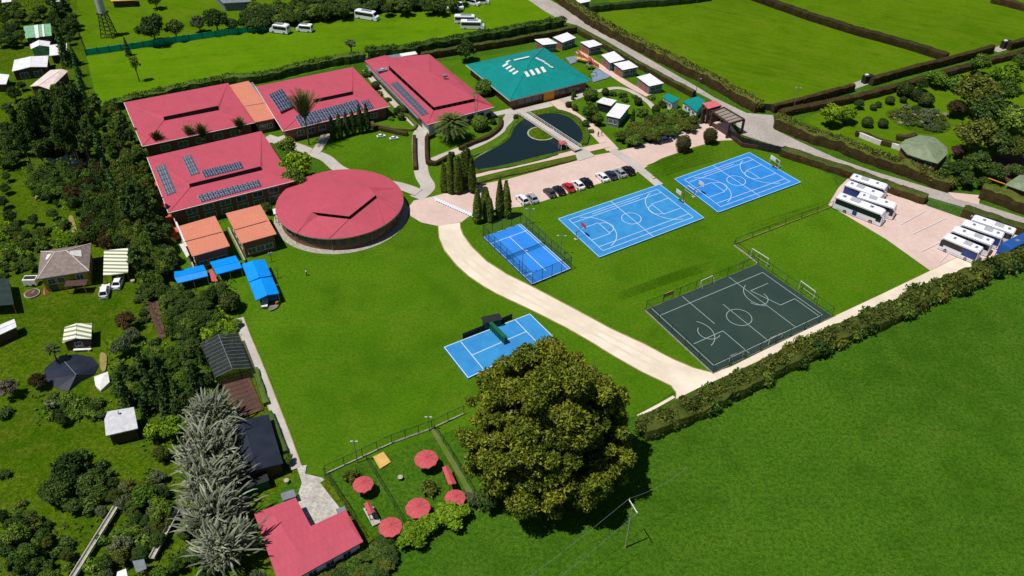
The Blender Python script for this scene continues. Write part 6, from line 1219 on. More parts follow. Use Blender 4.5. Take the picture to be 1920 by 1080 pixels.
palmtree('palm_tree', 'small dark palm beside the dark tarpaulin', 'palm', (97, 655), 3.2, 34, fr=30, up=(0, 1.3), droop=.3, w_=.5, trad=.15, dense=9)
b = U(893, 236); t = thing('twin_palm', 'two very thin tall palm trunks rising in front of the right red block', 'palm', b)
for dx, h in ((0, 9.5), (.8, 10.0)):
    q = MB(); q.tube([b, b+Vector((dx*.6-.2, 0, h*.5)), b+Vector((dx*1.4-.4, .1, h))], [.12, .09, .07], M_pbark, 6); part('trunk', q, t); q = MB()
    for i in range(9): frond(q, b+Vector((dx*1.4-.4, .1, h)), i*.7, 1.3, .5, .5, L_palm, .3, dense=5)
    part('fronds', q, t)
# cypresses
ordn = ['leftmost', 'second from the left', 'third from the left', 'third from the right', 'second from the right', 'rightmost']
for i, (x, y) in enumerate(((622, 236), (635.5, 232), (648.5, 229), (661, 226), (674, 219), (687, 217))): tree('cyp', x, y, 12.5, ordn[i]+' of the six slim cypresses in front of the solar panel block', 'six slim cypresses', [.98, 1, .95, .95, 1.12, 1.1][i])
for i, (x, y) in enumerate(((832, 322), (843, 318), (857, 320), (869, 303), (878, 305), (884, 320), (846, 306))): tree('cypy', x, y, 21, ['leftmost', 'second from left', 'third from left', 'tall middle', 'tallest right', 'rightmost', 'hidden back'][i]+' golden cypress of the clump beside the pond corner', 'tall cypress clump by the pond', [.86, 1, .95, 1.1, 1.08, .9, 1.0][i])
for i, (x, y) in enumerate(((896, 377), (913, 374), (918, 383), (936, 363), (950, 366), (908, 366))): tree('cypy', x, y, 20, ['leftmost', 'second from left', 'short middle', 'second from right', 'rightmost', 'hidden back'][i]+' golden cypress of the clump above the padel court', 'cypress clump by the padel court', [1.0, .9, .8, 1.08, 1.02, .8][i])
for x, y in ((1095, 178), (1091, 183)): tree('cyp', x-17, y-5, 6, 'thin dark column shrub in front of the green roofed building', 'thin column shrubs', .7)
tree('cyp', 1187, 219, 10, 'single dark column cypress right of the garden cabin', None, .9)
q = MB()
for i in range(7):      # rows of plants under the net
    f = (i+.6)/7.4; a = U(385, 650).lerp(U(410, 702), f); b_ = U(441, 634).lerp(U(464, 686), f); n_ = 150; tt = rng.random((n_, 1)); Pp = np.array(a)*(1-tt)+np.array(b_)*tt+rng.normal(size=(n_, 3))*.22+np.array([0, 0, .45]); V, F = leaves(Pp, np.tile([0, 0, 1.0], (n_, 1)), .4); q.raw(V, F, L_fresh)
o = single('seedling_rows', q, 'rows of green seedlings growing under the black net greenhouse', 'seedlings'); o['kind'] = 'stuff'
# named garden shrubs
for x, y, s, k, l in ((908, 164, 34, 'greenball', 'big round green shrub between right red block and green roof'), (899, 231, 32, 'greenball', 'round green shrub at the foot of the two thin palms'), (873, 92, 44, 'dark', 'dark tree behind the gap between red and green roofs'), (1107, 177, 27, 'greenball', 'round dark green shrub in the garden below the playground'), (1108, 209, 36, 'mid', 'leafy tree left of the garden cabin'), (1120, 222, 26, 'mid', 'lower leafy shrub left of the garden cabin'), (967, 220, 10, 'ball', 'small round shrub at the pond end of the white bridge'),
    (1282, 270, 29, 'goldball', 'left of the two brown clipped ball trees on the paving'), (1332, 255, 27, 'goldball', 'right of the two brown clipped ball trees beside the low brown wall'), (537, 274, 50, 'mid', 'dark green tree between the two storey block and the garden path'), (556, 308, 70, 'bright', 'bright leafy flowering tree at the corner of the two storey block'), (550, 335, 54, 'mid', 'olive leafy tree between the two storey block and the round hall'), (460, 408, 24, 'dark', 'dark bush between the two orange roofs'), (500, 388, 26, 'dark', 'dark tree behind the second orange roof'), (657, 82, 26, 'thin', 'small thin tree on the upper field behind the solar panel block'), (252, 120, 27, 'loose', 'slim loose tree standing alone on the upper field'), (236, 84, 13, 'conif', 'dark conifer at the teal screen fence'),
    (657, 889, 30, 'busho', 'dark round bush at the fence corner of the umbrella yard'), (806, 915, 34, 'busho', 'spiky dark bush in the middle of the umbrella yard'), (539, 860, 26, 'mid', 'shrub between the long dark shed and the thin path'), (915, 935, 52, 'dark', 'dark bush under the left side of the giant tree'), (885, 935, 36, 'grn2', 'grey green bush at the yard corner under the giant tree')): tree(k, x, y, s, l, None, .85 if k in ('greenball',) else 1.0)
for x, y, s, l in ((772, 1002, 68, 'left part bush of the bright yellow green pair beside the umbrella yard'), (806, 984, 60, 'middle bright yellow green bush beside the umbrella yard'), (846, 962, 74, 'right bright yellow green bush beside the umbrella yard')): tree('bright', x, y, s, l, None, .6)
wood([(560, 1085), (610, 1062), (700, 1015), (738, 1010), (745, 1045), (715, 1095), (560, 1110)], 22, ['dark', 'mid', 'olive'], (32, 44), 'row below the L shaped building', 'dark bushes below the L shaped building', hs=(.5, .7))
wood([(1158, 258), (1185, 238), (1215, 232), (1238, 212), (1270, 205), (1300, 222), (1302, 240), (1250, 252), (1180, 272)], 13, ['mid', 'olive', 'mid'], (26, 34), 'thicket above the parking', 'olive thicket by the parking', hs=(.55, .75))
for x, y, s in ((1150, 176, 12), (1168, 178, 14), (1135, 172, 12), (1197, 190, 13), (1204, 210, 20), (1172, 186, 12), (1142, 185, 12), (1216, 225, 14), (1230, 205, 14), (1245, 195, 16), (1255, 210, 14), (1190, 180, 10), (1130, 190, 12), (1066, 196, 10), (1078, 202, 10), (1098, 232, 12), (1108, 245, 10), (1080, 165, 10), (1222, 182, 12), (1105, 192, 10)): tree(random.choice(['bush', 'bushm', 'ball']), x, y, s*1.15, 'small dark shrub in the garden '+('left of' if x < 1150 else 'just right of' if x < 1200 else 'far right of')+' the white garden cabin, '+('upper' if y < 185 else 'lower')+' part', 'small garden shrubs')
for x, y, s in ((745, 209, 12), (752, 218, 12), (758, 206, 11), (735, 221, 10), (688, 137, 16), (704, 160, 13), (712, 175, 11), (728, 185, 10), (749, 201, 11), (925, 228, 9), (880, 226, 10), (893, 240, 8), (915, 215, 10)): tree(random.choice(['bushm', 'ball']), x, y, s*1.2, 'little shrub '+('in the lime hedge triangle' if x < 765 and y > 204 else 'on the strip between the two right red blocks' if x < 765 else 'in the garden ring near the thin palms')+(', taller' if s > 11 else ''), 'little shrubs around the right red block')
# hedgerow trees beyond
for x, y, s, l in ((285, 50, 60, 'largest round dark tree beyond the teal screen fence'), (327, 52, 42, 'round dark tree second from the left beyond the teal screen'), (372, 42, 36, 'pale green small tree beyond the teal screen'), (403, 34, 50, 'tall dark tree beyond the teal screen near the dark row'), (435, 45, 30, 'dark tree at the start of the dark row'), (290, 0, 30, 'dark tree at the top edge beyond the water tower')): tree('grn2' if 'pale' in l else 'dark', x, y, s, l)
wood([(450, 40), (470, 12), (560, 0), (700, -12), (860, -30), (862, 0), (840, 14), (725, 16), (640, 25), (560, 36), (480, 50)], 14, ['dark', 'dark', 'dark', 'mid'], (26, 36), 'far row behind the upper field', 'dark trees of the far row', hs=(.7, .95))
# right hand garden
for x, y, s, k, l in ((1562, 212, 52, 'bright', 'left part of the bright spreading tree behind the road hedge'), (1590, 212, 40, 'bright', 'right part of the bright spreading tree behind the road hedge'), (1757, 146, 40, 'fresh', 'leafy tree with dark base against the farm track hedge'), (1836, 118, 46, 'mid', 'dark green tree overlapping the farm track hedge'), (1800, 155, 44, 'bushf', 'low pale green bush on the right hand garden lawn'), (1697, 167, 30, 'ball', 'brownish round shrub nearest the farm track hedge'), (1720, 178, 24, 'ball', 'round shrub second in the clump by the farm track'), (1737, 187, 28, 'ball', 'round shrub at the lower end of the clump by the farm track'), (1694, 187, 13, 'ball', 'tiny brownish shrub beside the round clump'), (1669, 188, 17, 'ball', 'single round shrub on the lawn left of the clump'), (1638, 201, 13, 'ball', 'lower shrub of a pair on the right hand garden lawn'), (1647, 196, 12, 'ball', 'upper shrub of a pair on the right hand garden lawn'), (1627, 229, 21, 'ball', 'left round shrub on the lawn above the white garden wall'), (1656, 231, 19, 'ball', 'right round shrub on the lawn above the white garden wall'), (1612, 194, 22, 'dark', 'small dark tree on the lawn near the bright spreading tree'), (1728, 158, 28, 'dark', 'small dark tree behind the round clump'), (1860, 150, 34, 'bright', 'bright bush above the big grey green trees'), (1890, 142, 66, 'bright', 'bright yellow green tree at the upper right edge'), (1884, 172, 60, 'mid', 'fresh green tree at the right edge'), (1915, 112, 30, 'dark', 'dark blue green tree at the right edge by the hedge'),
    (1838, 172, 92, 'olive', 'large grey olive tree in the right hand garden'), (1856, 206, 78, 'dark', 'second grey olive tree in the right hand garden'), (1795, 200, 40, 'hbrown', 'dark brown clipped tree left of the grey olive trees'), (1838, 252, 88, 'olive', 'broad olive tree above the pavilion right side'), (1872, 268, 66, 'dark', 'mid green tree right of the broad olive tree'), (1797, 283, 30, 'purple', 'purple leaved tree at the right side of the pavilion'), (1905, 222, 80, 'mid', 'mid green tree at the right edge of the garden'), (1908, 276, 60, 'olive', 'olive tree at the right edge above the bare ground'), (1772, 315, 26, 'conif', 'small blue green conifer at the pavilion corner'), (1800, 315, 46, 'dark', 'dark tree below the purple tree'), (1835, 305, 56, 'dark', 'dark tree behind the yellow barrier'), (1870, 320, 44, 'dark', 'dark tree right of the yellow barrier'), (1905, 318, 34, 'dark', 'dark tree beside the cut off green roof'), (1815, 335, 38, 'dark', 'dark bush at the right hand gate'), (1782, 338, 30, 'dark', 'dark bush between road hedge and gate'), (1845, 342, 30, 'dark', 'dark bush at the yellow barrier foot')): tree(k, x, y, s, l, None, .9)
wood([(1668, 212), (1700, 198), (1745, 202), (1772, 218), (1785, 238), (1762, 250), (1730, 238), (1690, 232)], 11, ['bushg', 'busho', 'bushg', 'bush'], (9, 17), 'rock garden above the pavilion', 'rock garden shrubs')
for i in range(9): a = U(1680+i*11+random.uniform(-4, 4), 218+random.uniform(-10, 16)); q = MB(); V, F = ico((a.x, a.y, .25), random.uniform(.5, 1.0), .6, 1, .15); q.raw(V, F, M_rock); single('garden_rock', q, 'grey boulder among the shrubs of the rock garden', 'rock', 'rock garden boulders')

# ---------------- hedges ----------------
L_rust = leaf('rust_foliage', G(.12, .055, .016), G(.09, .06, .018))
def hedge(label, px, h, wd, m, m2=None, bumpy=.12, dens=17, size=.27, lumps=0, m3=None, group=None, closed=False, cat='hedge', name='hedge', ny=0, sm=True):
    P = [U(x, y, h*.5) for x, y in px]; P = [Vector((p.x, p.y, 0)) for p in P]
    if closed: P = P+[P[0]]
    if sm and len(P) > 2: P = smooth(P, False, 5)
    D = [0]; 
    for a, b in zip(P[:-1], P[1:]): D.append(D[-1]+(b-a).length)
    L = D[-1]; n = max(2, int(L/ .8)); C = []; j = 0
    for i in range(n+1):
        s = L*i/n
        while j < len(P)-2 and D[j+1] < s: j += 1
        C.append(P[j].lerp(P[j+1], (s-D[j])/max(1e-6, D[j+1]-D[j])))
    l, r = ribbon(C, 1.0); mb = MB(); prof = [(-.5, 0), (-.5, .5), (-.46, .9), (-.2, 1), (.2, 1), (.46, .9), (.5, .5), (.5, 0)]; k = len(prof); vs = []
    ph = random.uniform(0, 9); 
    for i, c in enumerate(C):
        s = (l[i]-r[i]); e = .85 if i in (0, n) else 1
        bw = 1+bumpy*(math.sin(i*1.1+ph)+math.sin(i*.43+ph*2))*.6+random.uniform(-bumpy, bumpy)*.5; bh = 1+bumpy*(math.sin(i*.9+ph*3)+math.sin(i*.31))*.5+random.uniform(-bumpy, bumpy)*.4
        for a, z in prof: vs.append(c+s*a*wd*bw*e*.93+Vector((0, 0, z*h*bh*.95)))
    fs = [(i*k+q, i*k+q+1, (i+1)*k+q+1, (i+1)*k+q) for i in range(n) for q in range(k-1)]+[tuple(range(k)), tuple(range(n*k+k-1, n*k-1, -1))]
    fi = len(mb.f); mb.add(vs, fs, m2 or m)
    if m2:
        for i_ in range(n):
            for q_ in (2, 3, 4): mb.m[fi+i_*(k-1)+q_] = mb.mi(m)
    A = np.array([tuple(v) for v in vs]).reshape(n+1, k, 3)
    tot = int(dens*L*(2*h+wd)); i0 = rng.integers(0, n, tot); q0 = rng.choice(k-1, tot, p=np.array([.24, .2, .1, .12, .1, .12, .12][:k-1])/1.0 if False else np.array([.2, .17, .08, .1, .08, .17, .2])); u = rng.random((tot, 1)); v = rng.random((tot, 1))
    p = A[i0, q0]*(1-u)*(1-v)+A[i0+1, q0]*u*(1-v)+A[i0+1, q0+1]*u*v+A[i0, q0+1]*(1-u)*v; ex = A[i0+1, q0]-A[i0, q0]; ey = A[i0, q0+1]-A[i0, q0]; N = np.cross(ey, ex); N /= np.linalg.norm(N, axis=1, keepdims=True)+1e-9
    p = p+N*rng.random((tot, 1))*.18; side = ((q0 < 2) | (q0 > 4))[:, None]; V, F = leaves(p, N+np.where(side, 0, .3)*np.array([0, 0, 1.0]), size, 1.4, .38)
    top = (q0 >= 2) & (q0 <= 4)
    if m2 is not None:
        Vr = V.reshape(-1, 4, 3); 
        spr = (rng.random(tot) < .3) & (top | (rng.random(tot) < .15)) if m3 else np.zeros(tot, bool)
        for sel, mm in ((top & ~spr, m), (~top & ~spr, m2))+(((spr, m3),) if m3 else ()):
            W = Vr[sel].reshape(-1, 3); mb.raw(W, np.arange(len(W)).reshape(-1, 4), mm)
    else: mb.raw(V, F, m)
    if lumps:
        Lb = []
        for i in range(0, n+1, max(1, int(wd*lumps))):
            for k_ in (-1, 1): c = C[i]+(l[i]-r[i])*random.uniform(.1, .35)*k_; Lb.append((c.x, c.y, h*random.uniform(.55, .9), wd*random.uniform(.22, .36)))
        lobes_crown(mb, Lb, m, 14, size*1.1)
    return single(name, mb, label, cat, group)
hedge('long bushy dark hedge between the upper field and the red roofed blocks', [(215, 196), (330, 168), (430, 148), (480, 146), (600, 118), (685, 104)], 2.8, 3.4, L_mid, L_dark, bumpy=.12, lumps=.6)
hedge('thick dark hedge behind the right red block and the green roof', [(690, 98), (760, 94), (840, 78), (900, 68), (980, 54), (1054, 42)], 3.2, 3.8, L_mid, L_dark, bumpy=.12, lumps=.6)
hedge('trimmed brownish hedge running behind the green roofed building', [(790, 105), (893, 88), (950, 79), (1030, 64), (1080, 54)], 2.6, 2.0, L_hedge, L_hbrown, bumpy=.06)
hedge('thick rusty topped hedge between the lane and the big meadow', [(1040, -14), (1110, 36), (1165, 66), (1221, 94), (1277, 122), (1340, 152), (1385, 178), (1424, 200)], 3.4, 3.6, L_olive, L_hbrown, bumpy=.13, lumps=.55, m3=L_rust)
hedge('low dark hedge between the lane and the white cabins', [(1086, 58), (1120, 76), (1152, 95), (1193, 118), (1249, 148), (1302, 176)], 2.0, 1.7, L_hedge, L_hbrown, bumpy=.08)
hedge('dark hedge along the top edge of the big meadow', [(1105, 16), (1180, 8), (1260, 2), (1330, -6)], 2.6, 2.6, L_dark, bumpy=.1)
hedge('straight brown hedge dividing the big meadow from the top right field', [(1400, -12), (1440, 2), (1520, 30), (1600, 55), (1700, 82), (1776, 106)], 2.6, 3.0, L_hbrown, L_hbrown, bumpy=.06, sm=False)
hedge('far brown hedge crossing the top right corner', [(1860, -2), (1910, 10), (1960, 22)], 2.5, 2.5, L_hbrown, bumpy=.08)
hedge('brown trimmed hedge along the farm track from the road junction to the first gate box', [(1449, 203), (1500, 190), (1560, 174), (1600, 163)], 2.6, 1.8, L_hbrown, L_hbrown, bumpy=.05)
hedge('brown trimmed hedge along the far side of the farm track between the two gate boxes', [(1634, 152), (1700, 133), (1780, 113), (1861, 91)], 2.8, 2.0, L_hbrown, L_hbrown, bumpy=.05)
hedge('brown trimmed hedge of the farm track beyond the second gate box', [(1892, 86), (1930, 75), (1990, 58)], 2.8, 2.0, L_hbrown, L_hbrown, bumpy=.05)
hedge('dark olive trimmed hedge on the garden side of the farm track', [(1462, 214), (1500, 204), (1600, 184), (1672, 166), (1776, 136), (1850, 116), (1920, 98), (2000, 76)], 2.2, 2.4, L_hbrown, L_hbrown, bumpy=.08)
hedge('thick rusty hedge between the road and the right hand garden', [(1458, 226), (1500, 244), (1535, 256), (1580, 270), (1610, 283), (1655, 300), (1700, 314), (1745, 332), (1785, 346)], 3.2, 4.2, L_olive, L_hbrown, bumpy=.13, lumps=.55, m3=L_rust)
hedge('rusty hedge along the road at the right edge of the photo', [(1840, 356), (1880, 368), (1920, 384), (1990, 408)], 3.4, 3.6, L_olive, L_hbrown, bumpy=.1, m3=L_rust)
hedge('clipped hedge between the road and the courts ending at the coach park gate', [(1466, 282), (1520, 299), (1580, 318), (1640, 340), (1690, 357), (1737, 373)], 2.2, 3.2, L_hedge, L_hbrown, bumpy=.08)
hedge('clipped hedge behind the right hand row of coaches', [(1806, 394), (1850, 408), (1900, 424), (1980, 450)], 2.4, 3.0, L_hedge, L_hbrown, bumpy=.08)
hedge('brown hedge between white garden wall and pavilion lawn', [zz5(20, 735), zz5(90, 745), zz5(220, 800), zz5(360, 830)], 1.6, 1.4, L_hbrown, L_hbrown, bumpy=.08)
hedge('short brown hedge left of the grey green pavilion', [zz5(350, 765), zz5(430, 770), zz5(500, 752)], 1.6, 1.6, L_hbrown, L_hbrown, bumpy=.08)
HB = [(1203, 792), (1245, 778), (1290, 758), (1330, 738), (1372, 716), (1415, 694), (1460, 670), (1510, 645), (1560, 620), (1610, 600), (1660, 580), (1705, 556), (1750, 532), (1800, 515), (1850, 493), (1900, 472), (1950, 448)]
hedge('long shaggy hedge along the gravel driveway and the near pasture', [(x, y+12) for x, y in HB], 2.7, 4.2, L_olive, bumpy=.15, dens=12, lumps=.5)
wood([(1205, 788), (1300, 748), (1400, 698), (1500, 648), (1600, 600), (1700, 557), (1800, 515), (1900, 474), (1960, 450), (1960, 470), (1900, 496), (1800, 538), (1700, 582), (1600, 628), (1500, 676), (1400, 726), (1300, 776), (1210, 815)], 16, ['busho', 'bushm', 'busho', 'bushm', 'bush'], (26, 42), 'driveway hedge', 'bushes of the driveway hedge', hs=(1.0, 1.6))
wood([(1250, 760), (1285, 745), (1300, 765), (1262, 785)], 16, ['hbrown'], (16, 22), 'rusty hedge patch', 'rust brown bushes of the driveway hedge', hs=(.6, .8))
# box hedges of the gardens
hedge('dark brown box hedge between the six cypresses and the small round lawn', [(696, 236), (730, 244), (764, 251)], 1.2, 1.3, L_hbrown, bumpy=.03, size=.2)
hedge('lime green box hedge forming a triangle beside the right red block', [(698, 221), (745, 211), (765, 217), (781, 234), (775, 243), (740, 241), (698, 233)], .8, 1.0, L_lime, bumpy=.03, size=.2, closed=True, sm=False, dens=14)
hedge('straight dark box hedge along the path beside the half round lawn', [(777, 256), (777, 285), (779, 316)], 1.3, 1.1, L_hbrown, bumpy=.03, size=.2)
hedge('dark box hedge around the date palm garden on the path side', [(815, 252), (800, 258), (800, 285), (802, 305), (818, 306), (845, 292), (850, 288)], 1.3, 1.1, L_hbrown, bumpy=.03, size=.2, sm=False)
hedge('curved dark box hedge around the round shrub garden', [(939, 222), (937, 238), (915, 256), (885, 268), (862, 279)], 1.2, 1.2, L_hbrown, bumpy=.03, size=.2)
hedge('lime ring hedge around the round shrub under the thin palms', [(878, 232), (886, 222), (900, 219)], .6, .9, L_lime, bumpy=.05, size=.2, dens=14)
hedge('low green planting along the near side of the pond', [(893, 321), (940, 314), (1000, 301), (1045, 288)], .5, 1.2, L_fresh, bumpy=.15, size=.22)
hedge('low green planting along the left bank of the pond', [(886, 292), (920, 276), (945, 260), (956, 238), (970, 224)], .5, 1.4, L_fresh, bumpy=.15, size=.22)
hedge('low dark planting around the right end of the pond', [(1030, 208), (1068, 214), (1092, 232), (1102, 252), (1096, 270)], .6, 1.3, L_mid, bumpy=.15, size=.22)
hedge('grass verge hedge between parking and the pond walkway', [(880, 345), (930, 332), (1000, 317), (1078, 297)], .5, 1.4, L_olive, bumpy=.15, size=.22)
hedge('dark clipped hedge between the thin path and the long dark shed', [(506, 775), (520, 815), (535, 850)], 1.3, 1.3, L_dark, bumpy=.1)
hedge('low dark hedge between the thin path and the soil beds', [(478, 692), (488, 722), (500, 758)], 1.0, 1.2, L_dark, bumpy=.2)
# ---------------- the giant tree ----------------
def giant():
    gb = U(1035, 930); gb = Vector((gb.x, gb.y, 0)); H = 21.0; W = 11.3; c0 = U(1022, 818, 10.2); gb.x, gb.y = c0.x, c0.y
    t = thing('giant_tree', 'giant rounded golden olive tree dominating the foreground', 'tree', gb); rd = random.Random(11); q = MB(); q.tube([gb, gb+Vector((.3, .2, 4)), gb+Vector((.2, -.2, 9)), gb+Vector((0, 0, 14))], [1.3, 1.0, .7, .3], M_pbark, 10); part('trunk', q, t)
    L = []
    N_ = 210
    for i in range(N_):
        z = 1-(i+.5)/N_*1.58; a = i*2.39996; rr = math.sqrt(max(0, 1-z*z)); k = rd.uniform(.66, 1.08)
        kz = (1.08 if z < .15 else 1.0-.22*z)*(1+.05*math.sin(2*a+2.2)+.05*math.sin(3*a+1)); x, y = rr*math.cos(a)*W*k*kz, rr*math.sin(a)*W*k*kz; zz_ = 10.6+z*(17.0 if z > 0 else 12.6)*(.5+.5*k)
        if z < -.05: x *= .96; y *= .96
        L.append((x, y, max(2.0, zz_), rd.choice([.8, 1.1, 1.4, 1.9])*rd.uniform(.9, 1.1)))
    for i in range(16): a = rd.uniform(0, 6.28); L.append((math.cos(a)*W*.42, math.sin(a)*W*.42, rd.uniform(5, 14), 2.8))
    L.append((0, 0, 10, 5.6))
    lmb = MB(); 
    for i in range(34):
        l = rd.choice(L[:120]); e = Vector(l[:3])*1.02; st = Vector((0, 0, rd.uniform(4, 12))); m_ = st.lerp(e, .55)+Vector((rd.uniform(-1, 1), rd.uniform(-1, 1), 1.0)); lmb.tube([gb+st, gb+m_, gb+e], [.34, .2, .07], M_pbark, 6)
    part('limbs', lmb, t)
    cb = MB(); lobes_crown(cb, L, L_big, 34, .26, core=.55, sq=.9, jit=.5, tight=1)
    # drooping tufts that give the crown its shaggy skin
    V = np.array(cb.v); cb.v = [tuple(x) for x in (V+np.array([gb.x, gb.y, 0])).tolist()]
    part('crown', cb, t)
    q = MB()
    for l in L[:110:2]:
        c = gb+Vector(l[:3]); d = Vector((l[0], l[1], (l[2]-8)*1.2)).normalized(); p = c+d*l[3]*.95; s = Vector((rd.uniform(-1, 1), rd.uniform(-1, 1), rd.uniform(-.6, .6))); q.tube([p, p+s*.5+d*.2, p+s*1.1+d*.15], [.06, .05, .02], M_pbark, 4)
    part('twigs', q, t)
giant()
# ---------------- vehicles ----------------
def loft(mb, secs, m, caps=True):
    """secs: list of rings (same count)"""
    k = len(secs[0]); vs = [p for s in secs for p in s]; fs = [(i*k+j, i*k+(j+1) % k, (i+1)*k+(j+1) % k, (i+1)*k+j) for i in range(len(secs)-1) for j in range(k)]
    if caps: fs += [tuple(range(k-1, -1, -1)), tuple(range((len(secs)-1)*k, len(secs)*k))]
    mb.add(vs, fs, m)
def wheel(t, x, y, r, wd):
    q = MB(); q.cyl((x, y, r), r, wd, M_tyre, 18, axis='y'); o = part('wheel', q, t, world=False); q = MB(); q.cyl((x, y, r), r*.6, wd+.03, M_rim, 12, axis='y'); part('rim', q, o, world=False)
def make_car(label, paint, suv=False):
    L, W, H = 4.3, 1.78, 1.5 if not suv else 1.68; t = thing('parked_car', label, 'car', (0, 0, 0)); q = MB()
    X = [-L/2, -L/2+.12, -1.75, -.9, .55, 1.3, L/2-.25, L/2]; zt = [.62, .88, .95, .96, .95, .88, .72, .5]; yw = [.74, .84, .89, .89, .89, .88, .82, .66]
    if suv: zt = [.8, 1.0, 1.02, 1.02, 1.0, .96, .86, .6]
    secs = [[(x, -w_, .3), (x, -w_*1.0, z*.7), (x, -w_*.93, z), (x, w_*.93, z), (x, w_, z*.7), (x, w_, .3), (x, w_*.9, .2), (x, -w_*.9, .2)] for x, z, w_ in zip(X, zt, yw)]; loft(q, secs, paint); part('body', q, t, world=False, smooth=False)
    zb = zt[3]-.01; q = MB(); xr = -1.95 if suv else -1.6; lo = [(xr, -.8), (1.05, -.8), (1.05, .8), (xr, .8)]; hi = [(xr+.45, -.62), (.25, -.62), (.25, .62), (xr+.45, .62)]
    q.add([(x, y, zb) for x, y in lo]+[(x, y, H-.04) for x, y in hi], [(0, 1, 5, 4), (1, 2, 6, 5), (2, 3, 7, 6), (3, 0, 4, 7)], M_vglass); part('windows', q, t, world=False)
    q = MB(); q.add([(x, y, H-.045) for x, y in hi]+[(x*.96, y*.93, H) for x, y in hi], [(0, 1, 5, 4), (1, 2, 6, 5), (2, 3, 7, 6), (3, 0, 4, 7), (4, 5, 6, 7)], paint)
    for (x, y), (x2, y2) in zip(lo, hi): q.beam((x, y, zb), (x2, y2, H-.03), .09, .06, paint)
    for s in (-1, 1): q.beam((-.35, s*.81, zb), (-.4, s*.63, H-.03), .08, .05, paint)
    part('roof', q, t, world=False)
    for x in (-1.32, 1.38):
        for y in (-.82, .82): wheel(t, x, y, .32, .2)
    for y in (-.6, .6):
        q = MB(); q.box((L/2-.12, y, zt[6]*.86), (.22, .34, .16), M_lamp); part('headlight', q, t, world=False); q = MB(); q.box((-L/2+.03, y*1.08, zt[1]*.86), (.1, .28, .18), M_tail); part('taillight', q, t, world=False)
        q = MB(); q.box((.75, y*1.62, zt[4]+.06), (.14, .16, .1), paint); part('side_mirror', q, t, world=False)
    q = MB(); q.box((L/2-.02, 0, .38), (.08, 1.3, .16), M_dark); part('front_grille', q, t, world=False); q = MB(); q.box((-L/2-.01, 0, .55), (.04, .5, .12), M_white); part('number_plate', q, t, world=False)
    return t
P_white = mat('white_car_paint', srgb(224, 224, 226), .3, spec=.5); P_silver = mat('silver_car_paint', srgb(170, 174, 180), .3, spec=.5, metal=.3); P_black = mat('black_car_paint', srgb(24, 25, 28), .25, spec=.5); P_grey = mat('dark_grey_car_paint', srgb(62, 64, 68), .3, spec=.5); P_red = mat('red_car_paint', srgb(178, 28, 38), .3, spec=.5)
P_navy = mat('dark_blue_car_paint', srgb(38, 50, 78), .3, spec=.5)
carA = make_car('', P_white); carB = make_car('', P_white, True); used = set()
def place(proto, px, ang, label, paint=None, base=None, group=None, s=1.0, z=0.0, flat=None):
    if id(proto) in used: o = copy_tree(proto)
    else: o = None; used.add(id(proto)); o = copy_tree(proto)
    b = U(*px, .7) if flat is None else U(*px, flat); o.location = (b.x, b.y, z); o.rotation_euler = (0, 0, R(ang)); o.scale = (s, s, s); o['label'] = label
    if group: o['group'] = group
    if paint: remat(o, base, paint)
    return o
d_ = (U(979, 386)-U(1190, 326)); 
g = 'cars parked in the row beside the courts'
base_ang = math.degrees(math.atan2(-(U(1190, 326)-U(979, 386)).x, (U(1190, 326)-U(979, 386)).y))+180
cars = [((979.5, 373.5), carB, P_white, 'white large car at the left end of the row of parked cars'), ((997.5, 370.5), carA, P_silver, 'silver car second from the left end of the parked row'), ((1030.5, 360), carA, P_grey, 'dark grey car just right of the first gap in the parked row'), ((1048, 355.5), carA, P_black, 'black car left of the red car'), ((1066, 350), carA, P_red, 'red car in the parked row'), ((1084, 345.5), carA, P_white, 'white car right of the red car'), ((1099, 341), carB, P_black, 'black large car in the middle of the parked row before the second gap'), ((1129, 331), carA, P_white, 'white car just right of the second gap in the parked row'), ((1145.5, 327), carA, P_navy, 'dark blue grey car third from the right end of the row'), ((1162, 323), carA, P_silver, 'silver white car second from the right end of the row'), ((1178, 319), carB, P_black, 'black large car at the right end of the row')]
ca = U(1046, 348); cb_ = U(1056, 360); 
for px, pr, pt, l in cars: place(pr, px, -52 if False else base_ang, l, pt, P_white, g)
place(carB, (196.5, 545), 104, 'white large car parked on the grass beside the carport', P_white, P_white); place(carA, (221.5, 528), 97, 'white car half under the striped carport', P_white, P_white)
place(carA, (1247, 262), 25, 'dark car in the shade of the olive thicket', P_navy, P_white)
place(carA, (714.5, 252.5), 20, 'left of the two little white carts on the half round lawn', P_white, P_white, s=.55); place(carA, (738.5, 256.5), 20, 'right of the two little white carts on the half round lawn', P_white, P_white, s=.55)
